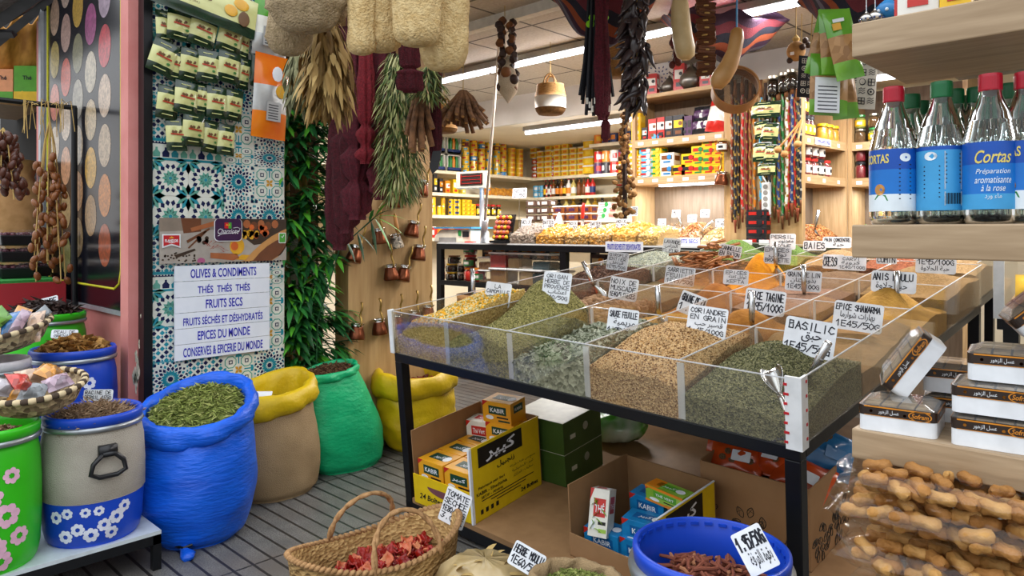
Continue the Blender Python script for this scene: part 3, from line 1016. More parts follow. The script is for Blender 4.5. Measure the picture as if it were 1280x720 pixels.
for k, (m, lb) in enumerate([('green_herb', 'bright green dried herb heap in the stand beyond the cinnamon sticks'), ('green_herb', 'second green dried herb heap behind the orange skewer spice'),
        ('pale_seed', 'pale seed heap in the stand behind the caraway'), ('red_flake', 'red-brown flake heap in the stand behind the anise'),
        ('pale_seed', 'corn-coloured seed heap at the end of the far stand')]):
 xs = (0, .3, .62, .94, 1.22, 1.5)
 heap(0, 0, lambda u, v: .12+g(u, v, .5, .5, .45, .12 if k < 2 else .08)+nz(u, v, 5, k), [m], lb, M_=M2, x=(xs[k]+.01, xs[k+1]-.01), y=(.02, .39), n=18)
for (px, py, wpx, hpx, lines, ar, lb) in [(978, 312, 30, 20, ['PERSIL', 'SECHE'], 'معدنوس', 'price card standing in the far green herb heap'),
           (1018, 313, 26, 12, ['BAIES'], None, 'price card of the pale seeds in the far stand'),
           (1046, 310, 32, 14, ['PAIN CONCENTRE'], 'حبة', 'wide price card at the back of the far stand'),
           (1108, 330, 22, 10, ['CUMIN'], None, 'price card under the oak shelf behind the ground anise')]:
 q = tb(px, py, .2)
 wp = TM@Vector(q)
 d = (wp-CAM).dot(FW)
 card(Matrix.Translation(wp)@Matrix.Rotation(YC, 4, 'Z')@Matrix.Rotation(-.1, 4, 'X'), wpx*d/FPX*1.05, hpx*d/FPX, lines, lb, ar=ar)
# signs on the tiled pier
X = -3.6
AX = rotm(0, 0, PI/2)       # lettering that faces +x
def on_pier(px, py, off=.02):
 return onx(X+off, px, py)
M('sign_white', '#e3e9f4', .35, col2='#dde4f0', coat=.3)
M('sign_blue', '#1c20b4', .5)
sb = thing('sign_board', 'white shop sign with six rows of blue capital lettering on the tiled pier', 'sign', (X+.013, 1.628, .905), PI/2)
ys = ['OLIVES & CONDIMENTS', 'THÉS  THÉS  THÉS', 'FRUITS SECS', 'FRUITS SÉCHÉS ET DÉSHYDRATÉS', 'EPICES DU MONDE', 'CONSERVES & EPICERIE DU MONDE']
wd = [.34, .27, .19, .41, .27, .41]
for k in range(6):
 zc = .1925-k*.077
 b = MB().bx((-.245, -.006, zc-.0375), (.245, .004, zc+.0375)).build('sign_strip', 'sign_white', sb)
 mb = MB()
 write(mb, ys[k], (0, -.0068, zc-.002), h=.045 if k != 3 else .047, wd=wd[k], bold=.02)
 mb.build('lettering', 'sign_blue', b)
for n, c in (('ban_table', '#8d7f72'), ('ban_dark', '#3a2a20'), ('ban_grey', '#aca49c'), ('ban_purple', '#3b1747'), ('ban_red', '#c5202a'), ('ban_green', '#4aa53b'), ('ban_wood', '#a8623a'), ('ban_bowl', '#c48f52'),
    ('ban_orange', '#d2622a'), ('ban_yellow', '#e0a729'), ('ban_brown', '#6d3f26'), ('ban_saffron', '#a63c32'), ('ban_pink', '#b05a86')):
 M(n, c, .35, coat=.3)
bn = thing('picture_banner', 'printed spice picture banner with purple crest above the white lettered sign', 'banner', (X+.013, 1.642, 1.258), PI/2)
b = MB().bx((-.328, -.003, -.11), (.328, .004, .11))
BW, BH = .656, .22
def bp(pts, m, lay=1):
 pts = [(min(1, max(0, x)), min(1, max(0, y))) for x, y in pts]
 b.add([(-BW/2+BW*x, -.003-.0005*lay, BH/2-BH*y) for x, y in pts], [tuple(range(len(pts)))], m)
def bdisc(x, y, rx, ry, m, lay=1, n=14, ph=0, a0=0):
 c_, s_ = math.cos(ph), math.sin(ph)
 bp([(x+(rx*math.cos(t)*c_-ry*math.sin(t)*s_), y+(rx*math.cos(t)*s_+ry*math.sin(t)*c_)*BW/BH*.34) for t in np.linspace(0, 2*PI, n, endpoint=False)], m, lay)
bp([(0, .3), (.45, .25), (1, .8), (1, 1), (0, 1)], 2, 1)
bp([(.15, .0), (.3, 0), (.3, .3), (.17, .34)], 10, 2)
bp([(.6, 0), (1, 0), (1, .5), (.72, .62), (.62, .4)], 1, 2)
bp([(.22, .22), (.41, .05), (.42, .16), (.23, .3)], 6, 3)
bp([(.19, .5), (.36, .22), (.37, .25), (.2, .56)], 10, 3)
bp([(.2, .66), (.33, .28), (.345, .3), (.21, .68)], 10, 3)
for i in range(26):
 bdisc(random.uniform(.02, .26), random.uniform(.75, .97), .008, .02, 1, 3, 7)
for i in range(10):
 bdisc(random.uniform(.27, .37), random.uniform(.44, .58), .016, .05, 1, 3, 8)
bp([(.1, .82), (.25, .68), (.26, .72), (.12, .88)], 1, 4)
for i in range(26):
 x, y, a = random.uniform(.3, .45), random.uniform(.5, .8), random.uniform(-1, 1)
 bp([(x, y), (x+.07*math.cos(a), y+.12*math.sin(a)), (x+.068*math.cos(a), y+.14*math.sin(a))], 11, 4)
bp([(.37, .78), (.58, .82), (.6, .92), (.55, .97), (.37, .9)], 6, 4)
bdisc(.3, .96, .03, .07, 12, 4)
bdisc(.58, .64, .06, .2, 9, 4)
bdisc(.56, .64, .03, .1, 8, 5)
bp([(.56, .95), (.62, .84), (.7, .86), (.66, .97)], 9, 4)
for i in range(14):
 bdisc(random.uniform(.62, .75), random.uniform(.3, .46), .02, .06, 9, 4, 6)
for i in range(9):
 bdisc(random.uniform(.62, .88), random.uniform(.18, .42), .022, .07, 8, 4, 7)
for i in range(5):
 bdisc(.66+.06*i, .12+.04*(i % 2), .03, .1, 10 if i % 2 else 6, 3, 9)
bdisc(.83, .82, .13, .62, 7, 5, 18, .35)
bdisc(.85, .84, .09, .4, 10, 6, 14, .35)
bp([(.92, .5), (1, .5), (1, 1), (.93, 1)], 2, 5)
b.build('picture', ['ban_table', 'ban_dark', 'ban_grey', 'ban_purple', 'ban_red', 'ban_green', 'ban_wood', 'ban_bowl', 'ban_orange', 'ban_yellow', 'ban_brown', 'ban_saffron', 'ban_pink'], bn)
lg = MB().prism([(x+.005, z+.052) for x, z in rrect(.145, .116, .022)], -.002, o=(0, -.007, 0)).prism([(x+.005, z+.054) for x, z in rrect(.138, .112, .02)], -.001, mi=1, o=(0, -.0095, 0)).build('crest', ['white_card', 'ban_purple'], bn)
lg['label'] = 'purple crest with white script'
mb = MB().bx((-.016, -.0116, .06), (.004, -.011, .09), 1).bx((.004, -.0116, .06), (.02, -.011, .09), 2).prism([(-.01, .075), (-.004, .084), (.003, .076), (.008, .084), (.014, .075)], -.0005, mi=3, o=(0, -.0118, 0))
write(mb, 'Charriote', (.004, -.0112, .046), h=.026, wd=.11, shear=.35)
mb.tube([(-.05, -.0112, .022), (-.03, -.0112, .032), (.02, -.0112, .036), (.06, -.0112, .044), (.066, -.0112, .06), (.05, -.0112, .066), (.03, -.0112, .062)], .0012, 4)
mb.build('lettering', ['white_card', 'ban_red', 'ban_green', 'ban_yellow'], lg)
fl = MB().prism([(-.318, .032), (-.232, .032), (-.232, -.035), (-.275, -.022), (-.318, -.035)], -.001, o=(0, -.007, 0)).prism([(-.312, .026), (-.238, .026), (-.238, -.026), (-.275, -.014), (-.312, -.026)], -.0008, mi=1, o=(0, -.0085, 0)).build('red_badge', ['white_card', 'ban_red'], bn)
mb = MB(); write(mb, 'FLANDOR', (-.275, -.0098, -.0), h=.014, wd=.062, bold=.03)
mb.bx((-.29, -.0098, -.011), (-.26, -.0095, -.009)); mb.prism([(-.288, .012), (-.275, .022), (-.262, .012)], -.0003, mi=1, o=(0, -.0095, 0))
mb.build('lettering', ['white_card', 'ban_yellow'], fl)
gb = MB().prism([(x+.303, z+.01) for x, z in rrect(.042, .056, .006)], -.001, o=(0, -.007, 0)).prism([(x+.303, z+.01) for x, z in rrect(.034, .048, .004)], -.0008, mi=1, o=(0, -.0085, 0)).build('green_badge', ['white_card', 'ban_green'], bn)
MB().tube([(.295, -.01, .018), (.301, -.01, .01), (.312, -.01, .026)], .0018, 4).build('tick', 'white_card', gb)
# spice packets on the pier
M('pk_green', '#16351f', .25, col2='#0d2414', nscale=30, coat=.5)
M('pk_cream', '#cfcf8f', .25, coat=.5, col2='#c2c27f', nscale=14)
M('pk_brown', '#6b4a2a', .5); M('pk_red', '#b5361e', .4); M('pk_leaf', '#3f7a34', .5)
clear_mat('gloss_film', '#ffffff', .9, .0, .12)
def pillow(w_, h_, th, bands, mats, name, parent=None, n=10, m=16, wob=.2, seed=0):
 """heat-sealed packet: x,z outline, puffed along y; bands = [(upto, matindex)]"""
 mb = MB()
 P = np.zeros((n+1, m+1, 3)); Q = P.copy()
 for i in range(n+1):
  for j in range(m+1):
   u, v = i/n, j/m
   puff = (math.sin(PI*u)**.5)*(math.sin(PI*min(1, max(0, (v-.06)/.88)))**.55 if .06 < v < .94 else 0)
   wv = 1+wob*vnoise(u*5+seed, v*6, seed)
   xx = (u-.5)*w_*(1-.05*puff)
   P[i, j] = (xx, -puff*th*wv-.001, (v-.5)*h_)
   Q[i, j] = (xx, puff*th*.6*wv+.001, (v-.5)*h_)
 def mi(i, j):
  v = (j+.5)/m
  for k, b_ in bands:
   if v <= k:
    return b_
  return bands[-1][1]
 mb.grid(P, mi)
 mb.grid(Q[::-1], mi)
 return mb.build(name, mats, parent, smooth=True)
def spice_packet(label, w_=.13, h_=.165):
 o = pillow(w_, h_, .017, [(.27, 0), (.78, 1), (1, 0)], ['pk_green', 'pk_cream'], 'spice_packet')
 tag(o, label, 'spice packet', 'green and cream spice packets on the tiled pier')
 mb = MB()
 for k in range(7):
  x = random.uniform(-.03, .03)
  mb.ball((x, -.0185, random.uniform(-.012, .014)), (random.uniform(.004, .009), .001, random.uniform(.005, .01)), mi=0, nu=6, nv=4)
 mb.prism([(-.04, -.004), (.04, -.008), (.04, .0), (-.04, .003)], -.0006, mi=1, o=(0, -.0185, 0))
 mb.ball((.03, -.0165, -.027), (.01, .001, .007), mi=2, nu=6, nv=4)
 mb.bx((-.035, -.0105, -.063), (.03, -.0095, -.059), 3)
 mb.bx((-.035, -.0105, .06), (.02, -.0095, .064), 3)
 mb.build('printed_picture', ['pk_brown', 'pk_red', 'pk_leaf', 'pk_cream'], o)
 return o
PK = [(115, 110, 60, 0, .0), (180, 100, 95, .05, 1), (275, 125, 100, .2, 1.3), (385, 155, 95, .2, 1.3), (440, 185, 50, .15, .3),
  (110, 235, 92, .3, 1), (165, 265, 62, .1, .2), (220, 265, 76, .08, .8), (295, 270, 80, .08, 1.2), (380, 275, 90, .12, 1.4), (440, 302, 50, .1, .4),
  (130, 420, 80, .1, .6), (205, 400, 85, .1, 1.2), (265, 405, 60, .06, .3), (330, 420, 76, .04, 1.1), (400, 430, 70, .1, .8),
  (165, 550, 72, -.04, .6), (235, 530, 82, .05, 1.3), (305, 560, 65, .1, .5), (368, 572, 66, .08, .9)]
rown = ['top', 'second', 'third', 'bottom']
cnt = {}
pk0 = None
for k, (zx, zy, zw, roll, lay) in enumerate(PK):
 r_ = 0 if zy < 200 else 1 if zy < 350 else 2 if zy < 480 else 3
 cnt[r_] = cnt.get(r_, 0)+1
 p = on_pier(170+zx/3.275, zy/3.275, .03+.02*lay)
 lb = f'green and cream spice packet, {ORD[cnt[r_]-1]} from the pink column, {rown[r_]} row on the tiles'
 sc = min(1.0, (zw/3.275)*4.1e-3/.125)
 if pk0 is None:
  pk0 = spice_packet(lb)
  o = pk0
  o.location = p
 else:
  o = dup(pk0, p, label=lb)
 o.rotation_euler = (random.uniform(-.12, .05), roll, PI/2+random.uniform(-.15, .15))
 o.scale = (sc, 1, .97)
hd = pillow(.52, .2, .012, [(.28, 0), (1, 1)], ['pk_green', 'pk_cream'], 'spice_packet')
hd.location = on_pier(258, 2, .09)
hd.rotation_euler = (-.1, .17, PI/2)
tag(hd, 'wide cream display packet hung above all the small green spice packets', 'spice packet')
mb = MB()
write(mb, 'Épices', (-.06, -.016, .02), h=.045, wd=.16, bold=.02)
write(mb, 'زعفران الطعام', (-.09, -.014, -.025), h=.02, wd=.11, ar=True)
mb.ball((.12, -.014, .0), (.035, .002, .03), mi=1).ball((.19, -.013, -.02), (.03, .002, .04), mi=2).ball((.17, -.012, .05), (.04, .002, .03), mi=1)
mb.build('printed_picture', ['pk_brown', 'ban_yellow', 'pk_brown'], hd)
M('pk_orange', '#dd5a12', .25, coat=.5, col2='#e8861c', nscale=6); M('pk_silver', '#c6c8c8', .3, .5); M('pk_choc', '#5b2d17', .3, coat=.4); M('pk_lime', '#4f9a22', .25, coat=.5); M('pk_white', '#e9e7dc', .3, coat=.4)
for (zx, zy, w_, h_, bands, mats, lb, lay) in [
  ((338, 121), 0, .19, .44, [(.3, 0), (.62, 1), (1, 0)], ['pk_orange', 'pk_silver'], 'orange snack pouch with a clear window hanging beside the small spice packets', 2),
  ((322, 84), 0, .07, .2, [(1, 0)], ['pk_green'], 'dark green pouch edge tucked behind the orange snack pouch', .6),
  ((334, 28), 0, .15, .36, [(.3, 1), (.55, 2), (1, 0)], ['pk_lime', 'pk_silver', 'pk_white'], 'green and white pouch hanging above the orange snack pouch', 1.4),
  ((348, 34), 0, .1, .4, [(.35, 1), (.8, 0), (1, 2)], ['pk_green', 'pk_silver', 'pk_white'], 'dark green pouch half hidden behind the loofahs', .5)]:
 o = pillow(w_, h_, .025, bands, mats, 'snack_pouch', seed=int(w_*100))
 o.location = on_pier(zx[0], zx[1], .04+.02*lay)
 o.rotation_euler = (0, .06, PI/2)
 tag(o, lb, 'snack pouch')
 if w_ > .14:
  mb = MB().ball((.02, -.026, h_*.27), (.03, .002, .04), mi=0).ball((.05, -.026, .03), (.035, .002, .035), mi=1).bx((-.03, -.027, -.13), (.05, -.026, -.03), 2)
  for q in range(6):
   mb.bx((-.02, -.0275, -.12+q*.014), (.035, -.027, -.115+q*.014), 3)
  mb.build('printed_label', ['white_card', 'ban_yellow', 'pk_silver', 'ink'], o)
# round-photo poster on the side wall
PY = 1.262
ps = thing('spice_poster', 'black glossy poster of round spice photographs on the wall beside the pink column', 'poster', (-4.58, PY, 1.72))
x0, x1 = -5.39+4.58, -3.785+4.58
z0, z1 = -.84, 1.0
MB().bx((x0, -.012, z0), (x1, 0, z1)).build('board', M('poster_black', '#14131c', .2, coat=.18), ps)
mb = MB()
for a, b_ in (((x0, -.03, z0), (x0+.05, .0, z1)), ((x1-.02, -.02, z0), (x1, 0, z1)), ((x0, -.02, z0), (x1, 0, z0+.022))):
 mb.bx(a, b_)
mb.build('frame', M('alu', '#c9ccd3', .35, .6), ps)
mb = MB()
ZL = z0+.13
mb.tube([(x0+.15, -.0135, z1), (x0+.15, -.0135, ZL+.1), (x0+.2, -.0135, ZL), (x1-.22, -.0135, ZL), (x1-.15, -.0135, ZL+.03), (x1-.12, -.0135, ZL+.1), (x1-.12, -.0135, z1)], .006, 6)
mb.build('border_line', M('line_yellow', '#d9d12a', .4), ps)
pc = ['#c9a68e', '#cdb3a4', '#b8923f', '#5d1631', '#a993a4', '#b7a05a', '#b7958a', '#7f7a5b', '#9c4c7c', '#c0313f', '#d77a68', '#c94d37', '#a79e8e', '#c2b49d', '#cfb49c', '#cdb79d', '#d3bba6', '#c9b396', '#cbb28e', '#bfa588',
  '#d9a8a0', '#d0946f', '#cf9a6f', '#d8a53a', '#cf7f33', '#c7955e', '#a98c5f', '#a48862', '#b58d5f', '#b4552c', '#8d7a4c', '#8a8350', '#9d8126', '#8f935f', '#b98f67']
mi_ = 0
for cidx in range(5):
 for r_ in range(7):
  cx = x0+.3+cidx*.232
  cz = 1.0-.1-r_*.262+(.14 if cidx % 2 else 0)-.05*cidx*.4
  if cz-.11 < ZL+.02:
   continue
  col = pc[(r_*5+cidx) % 35]
  nm = f'poster_spice_{(r_*5+cidx) % 35}'
  M(nm, col, .3, col2='#%02x%02x%02x' % tuple(int(int(col[i:i+2], 16)*.72) for i in (1, 3, 5)), kind='voronoi', nscale=60+10*(mi_ % 5), coat=.5)
  d = MB().add([(cx+.098*math.cos(a), -.0128, cz+.113*math.sin(a)) for a in np.linspace(0, -2*PI, 28, endpoint=False)], [tuple(range(28))])
  d.build('round_photo', nm, ps)
  mi_ += 1
# sacks
def sack(name, label, cat, c, rx, ry, h, lean, body, rim, rimh=.1, rimout=.03, wr=.03, yaw=0, seed=1, bulge=.1, mt=.0, taper=.0):
 t = thing(name, label, cat, (c[0], c[1], 0), yaw)
 n, m = 72, 36
 lx, ly = lean
 def ring(k, v, top=False):
  a = k*2*PI/n
  base = .80+.2*math.sin(min(1, v*2.2)*PI/2)
  prof = base*(1+bulge*math.sin(PI*v)**1.2-.06*v)
  if v < .06:
   prof *= .85+.15*(v/.06)
  f = wr*(math.sin(a*7+3*v+seed+2*math.sin(v*4))*.4+vnoise(a*3, v*8, seed)*.7+.5*math.sin(v*26+math.sin(a*3+seed)*2.5)*max(0, .75-v)*.45)
  q = prof*(1+f)
  q *= 1-taper*v**1.5
  dx, dy = rx*q*math.cos(a), ry*q*math.sin(a)
  cy, sy = math.cos(-yaw), math.sin(-yaw)
  fx, fy = FW.x*cy-FW.y*sy, FW.x*sy+FW.y*cy
  return (dx+lx*v*h, dy+ly*v*h, v*h+mt*v**3*(dx*fx+dy*fy)/rx)
 P = np.array([[ring(k, j/m) for k in range(n)] for j in range(m+1)])
 bd = MB().grid(P, 0, cv=True)
 bd.f.append(tuple(range(n))[::-1]); bd.m.append(0)
 bd.build('bag', body, t, smooth=True)
 R = []
 for (dr, dz) in ((0, -.01), (.35, .0), (.8, .12), (1.0, .35), (.95, .65), (.6, .92), (.1, 1), (-.35, .9), (-.55, .6), (-.6, .2), (-.5, -.5)):
  row = []
  for k in range(n):
   a = k*2*PI/n
   x, y, z = P[m, k]
   cxx, cyy = lx*h, ly*h
   dx, dy = x-cxx, y-cyy
   l = math.hypot(dx, dy)
   w_ = 1+.1*math.sin(a*5+seed)+.22*vnoise(a*2, seed, 2)
   zz = z-rimh*.55+rimh*dz*(1+.12*math.sin(a*2+seed*2))
   k2 = (l+rimout*dr*w_+.006*math.sin(a*9+dz*4+seed)+.004*math.sin(a*17+dz*9))/l
   row.append((cxx+dx*k2, cyy+dy*k2, zz))
  R.append(row)
 MB().grid(np.array(R), 0, cv=True).build('rolled_rim', rim, t, smooth=True)
 return t, P[m]
def fill(name, label, cat, ringpts, c, dz, peak, mats, grains, yaw=0, shrink=.9, kind='stuff'):
 """loose goods filling an opening given by the ring of points"""
 R = np.array(ringpts)
 cen = R.mean(0)
 mb = MB()
 K = 7
 rows = []
 for k in range(K+1):
  s_ = k/K*shrink
  row = cen+(R-cen)*s_
  row[:, 2] = R[:, 2].mean()+(R[:, 2]-R[:, 2].mean())*s_+dz+peak*(1-(k/K)**2)+np.array([.008*vnoise(p[0]*40, p[1]*40, 2) for p in row])
  rows.append(row)
 mb.grid(np.array(rows), 0, cv=True)
 n = len(R)
 bt = np.array(rows[-1]); bt2 = bt.copy(); bt2[:, 2] -= .05
 mb.grid(np.stack([bt, bt2]), 0, cv=True)
 for (SV, SF, cnt_, size, ms, tilt) in grains:
  idx = rng.integers(0, n, cnt_)
  q = np.sqrt(rng.uniform(0, 1, cnt_))*shrink
  pos = cen+(R[idx]-cen)*q[:, None]
  pos[:, 2] = R[:, 2].mean()+(R[idx, 2]-R[:, 2].mean())*q+dz+peak*(1-(q/shrink)**2)+rng.uniform(-.2, .6, cnt_)*size*.4
  mb.scatter(SV, SF, pos, rand_rots(cnt_, tilt), rng.uniform(.6, 1.3, cnt_)*size, rng.choice(ms, cnt_))
 o = mb.build(name, mats)
 o.location = (c[0], c[1], 0)
 o.rotation_euler = (0, 0, yaw)
 return tag(o, label, cat, kind=kind)
M('sack_blue', '#0b63e2', .42, col2='#084fc4', nscale=5, bump=.5, bscale=22, stretch=(1, 1, 4))
M('sack_burlap', '#a98e69', .85, col2='#8f7653', nscale=5, bump=.5, bscale=260)
M('sack_yellow', '#dcbb12', .45, col2='#c4a20c', nscale=6, bump=.25, bscale=50)
M('sack_green', '#0fb877', .45, col2='#0ba067', nscale=5, bump=.4, bscale=28, stretch=(1, 1, 2))
M('leaf_dry', '#8f9a4d', .9); M('leaf_dry2', '#a9ac66', .9); M('leaf_dry3', '#6d7836', .9)
q = onz(247, 668)
BC = (q.x, q.y)
t, R = sack('sack', 'big open blue woven plastic sack of dried leaves on the paving', 'sack', BC, .23, .23, .535, (-.06, .02), 'sack_blue', 'sack_blue', rimh=.09, rimout=.03, wr=.022, seed=2, bulge=.09, mt=.075)
mb = MB()
kx, ky = RT*.02-FW*.2, None
kp = (-FW*.175+RT*.03)
mb.tube([kp+Vector((0, 0, .03)), kp-FW*.02+Vector((0, 0, .022)), kp-FW*.05+RT*.03+Vector((0, 0, .012)), kp-FW*.08+RT*.045+Vector((0, 0, .01))], [.035, .014, .03, .02], 10, flat=.6)
mb.build('tied_corner', 'sack_blue', t, smooth=True)
MB().tube([kp-RT*.07+Vector((0, 0, .034)), kp-FW*.022+Vector((0, 0, .028)), kp+RT*.03-FW*.01+Vector((0, 0, .036))], .006, 6).build('tie', 'black_steel', t)
fill('dried_leaves', 'olive-green dried leaves filling the big blue sack', 'dried leaves', R, BC, -.0, .03, ['leaf_dry3', 'leaf_dry', 'leaf_dry2'],
  [(LEAF*[1, .7, 1.5], LEAFF, 1500, .045, [0, 1, 2, 1], .7)], shrink=.86)
q = onz(350, 617)
BC = (q.x, q.y)
t, R = sack('sack', 'brown burlap sack with a rolled yellow lining against the tiled pier', 'sack', BC, .15, .235, .48, (-.2, -.03), 'sack_burlap', 'sack_yellow', rimh=.12, rimout=.04, wr=.022, seed=5, bulge=.05, mt=.03)
fill('dried_goods', 'shadowed dried goods inside the yellow-lined burlap sack', 'dried goods', R, BC, -.07, .02, ['sack_burlap', 'leaf_dry2'], [(OCT, OCTF, 300, .016, [0, 1], PI)], shrink=.85)
pc_ = MB().prism(rrect(.09, .05, .005), .001).build('price_card', 'white_card')
pc_.location = (BC[0]-.12, BC[1]-.03, .475); pc_.rotation_euler = (-.9, 0, .8)
tag(pc_, 'white price card lying inside the yellow-lined burlap sack', 'price card')
q = onz(437, 583)
BC = (q.x, q.y)
t, R = sack('sack', 'bright green woven plastic sack leaning on the oak panel', 'sack', BC, .14, .26, .53, (-.12, -.2), 'sack_green', 'sack_green', rimh=.05, rimout=.018, wr=.028, seed=8, bulge=.08, taper=.26, mt=.02)
fill('dried_twigs', 'dark dried twigs showing at the mouth of the green sack', 'dried twigs', R, BC, .0, .02, ['clove_base', 'caraway'], [(TETRA*[2.2, .5, 1], TETRF, 420, .03, [0, 1], .8)], shrink=.85)
q = onz(512, 552)
BC = (q.x+.09, q.y)
t, R = sack('sack', 'yellow woven plastic sack behind the table leg at the foot of the oak panel', 'sack', BC, .2, .25, .41, (-.08, .0), 'sack_yellow', 'sack_yellow', rimh=.14, rimout=.045, wr=.04, seed=12, bulge=.06, mt=.02)
fill('dried_peppers', 'dark red dried peppers inside the yellow sack', 'dried peppers', R, BC, -.06, .02, ['clove_base', M('pepper_red', '#7d1714', .4)], [(OCT*[1.6, .7, .7], OCTF, 130, .035, [0, 1, 1], PI)], shrink=.85)
# drums on the stepped stand
def drum(label, c, z0, r, h, body, rimm, wrap=None, flowers=None, handle=None, seed=0):
 t = thing('drum', label, 'drum', (c[0], c[1], z0))
 prof = [(r*.86, 0), (r*.92, .015), (r*.97, h*.12), (r, h*.35), (r, h*.6), (r*.97, h*.82), (r*.93, h*.9), (r*.9, h*.93)]
 MB().lathe(prof, 40).build('body', body, t, smooth=True)
 MB().lathe([(r*.9, h*.925), (r*.98, h*.93), (r*1.0, h*.95), (r*.98, h*.97), (r*.9, h*.972)], 40, caps=False).build('clamp_ring', M('galv', '#a9afb5', .35, .8), t, smooth=True)
 MB().lathe([(r*.9, h*.965), (r*.97, h*.972), (r*.985, h*1.03), (r*.95, h*1.055), (r*.9, h*1.05), (r*.885, h*1.0), (r*.885, h*.93)], 40, caps=False).build('rim', rimm, t, smooth=True)
 a0 = math.atan2(-c[1], -c[0])
 if wrap:
  MB().lathe([(r*1.005, wrap[0]), (r*1.02, wrap[0]+.004), (r*1.025, h*.6), (r*.995, h*.82), (r*.96, h*.9), (r*.94, h*.925)], 48,
     wob=lambda a, z: .004*math.sin(a*23)+.003*math.sin(z*60+a*4)).build('burlap_wrap', M('grey_burlap', '#b3aca0', .9, col2='#9c9589', nscale=6, bump=.5, bscale=300), t, smooth=True)
 if flowers:
  mb = MB()
  for (fa, fz, fs) in flowers[1]:
   for p_ in range(7):
    pa = p_*2*PI/7+fa*3
    pts = []
    for s_ in np.linspace(0, -2*PI, 8, endpoint=False):
     u = fs*(.6*math.cos(pa)+.34*math.cos(s_)); v = fs*(.6*math.sin(pa)+.34*math.sin(s_))
     zz = fz+v
     rr = np.interp(zz, [p[1] for p in prof], [p[0] for p in prof])+.002
     aa = a0+fa+u/r
     pts.append((rr*math.cos(aa), rr*math.sin(aa), zz))
    mb.poly(pts[::-1])
  mb.build('painted_flowers', flowers[0], t)
 if handle is not None:
  a = a0+handle
  cx, cy = math.cos(a), math.sin(a)
  tx, ty = -cy, cx
  zc = h*.76
  rr = r*1.0
  P = [(rr*cx+.02*cx+tx*u, rr*cy+.02*cy+ty*u, zc+v) for u, v in ((-.02, .0), (-.05, -.03), (-.058, -.065), (-.03, -.08), (.03, -.08), (.058, -.065), (.05, -.03), (.02, 0), (-.02, 0))]
  mb = MB().tube(P, .009, 8)
  mb.box((rr*cx+.008*cx, rr*cy+.008*cy, zc+.01), (.03, .06, .04), rotm(0, 0, a))
  mb.build('handle', M('black_plastic', '#17181c', .35), t, smooth=True)
 ring = [(r*.885*math.cos(a), r*.885*math.sin(a), z0+h*.96) for a in np.linspace(0, 2*PI, 32, endpoint=False)]
 return ring
def at(px, d):
 q = W(px, 290, d)
 return (q.x, q.y)
def bench(name, label, a, b, top):
 t = thing(name, label, 'stand', ((a[0]+b[0])/2, (a[1]+b[1])/2, 0))
 hx, hy = (b[0]-a[0])/2, (b[1]-a[1])/2
 MB().bx((-hx, -hy, top-.014), (hx, hy, top)).build('top', M('bench_top', '#c9d3da', .35), t)
 mb = MB().bx((-hx, -hy, top-.05), (hx, -hy+.03, top-.014)).bx((-hx, hy-.03, top-.05), (hx, hy, top-.014)).bx((-hx, -hy, top-.05), (-hx+.03, hy, top-.014)).bx((hx-.03, -hy, top-.05), (hx, hy, top-.014))
 mb.build('frame', 'black_steel', t)
 for x in (-hx, hx-.03):
  for y in (-hy, hy-.03):
   MB().bx((x, y, 0), (x+.03, y+.03, top-.05)).build('leg', 'black_steel', t)
bench('drum_stand', 'low white-topped stand with black legs carrying the burlap-wrapped drum', (-3.3, -.4), (-2.9, 1.07), .15)
bench('drum_stand', 'middle step of the white-topped drum stand beneath the blue drum', (-3.96, -.4), (-3.305, 1.19), .3)
bench('drum_stand', 'rear step of the drum stand beneath the bright green drum', (-4.62, -.3), (-3.965, 1.2), .45)
M('drum_blue', '#1748c4', .35, col2='#123ca8', nscale=3); M('drum_green', '#37c01c', .35, col2='#2ea818', nscale=3); M('drum_white', '#d9d5dc', .4); M('paint_white', '#dfe3f3', .5); M('paint_pink', '#e6b6cf', .5)
M('root_a', '#a2876a', .9); M('root_b', '#7b6148', .9); M('chip_a', '#b68a4a', .8); M('chip_b', '#8a6230', .8); M('carob', '#3a2721', .6); M('carob_b', '#2a1b18', .5)
c1 = at(117, 2.76)
R1 = drum('blue drum wrapped in grey burlap with white painted flowers, on the low stand', c1, .15, .172, .45, 'drum_blue', 'drum_blue', wrap=(.165,),
   flowers=('paint_white', [(-.55, .05, .028), (-.3, .075, .026), (-.05, .05, .03), (.2, .08, .026), (.45, .1, .03), (.62, .13, .026), (-.75, .12, .026), (-.5, .135, .022), (-.15, .135, .02), (.1, .135, .02), (.35, .045, .026)]), handle=.25)
fill('dried_roots', 'tangled pale dried roots heaped in the burlap-wrapped drum', 'dried roots', [(x, y, z-.02) for x, y, z in R1], c1, .02, .045, ['root_b', 'root_a', 'root_b'],
  [(TETRA*[2.6, .35, .8], TETRF, 1300, .035, [0, 1, 1], .9)])
c2 = at(-18, 2.5)
R2 = drum('lime green drum with pink painted flowers at the street end of the low stand', c2, .15, .165, .46, 'drum_green', 'drum_green',
   flowers=('paint_pink', [(.15, .1, .04), (.35, .2, .045), (.05, .27, .045), (.45, .33, .03), (.25, .05, .04), (.6, .12, .035), (-.1, .17, .04)]))
fill('dried_petals', 'pale pink dried petals in the lime green drum', 'dried petals', [(x, y, z-.02) for x, y, z in R2], c2, .01, .03, ['pale_seed', M('petal', '#c9a08f', .9)], [(LEAF, LEAFF, 700, .03, [0, 1], .9)])
c3 = at(92, 3.3)
R3 = drum('blue drum of dried slices standing on the middle step', c3, .3, .178, .45, 'drum_blue', 'drum_blue', handle=-.45,
   flowers=('paint_white', [(.35, .33, .03), (.4, .12, .03), (-.6, .26, .035), (-.75, .14, .03)]))
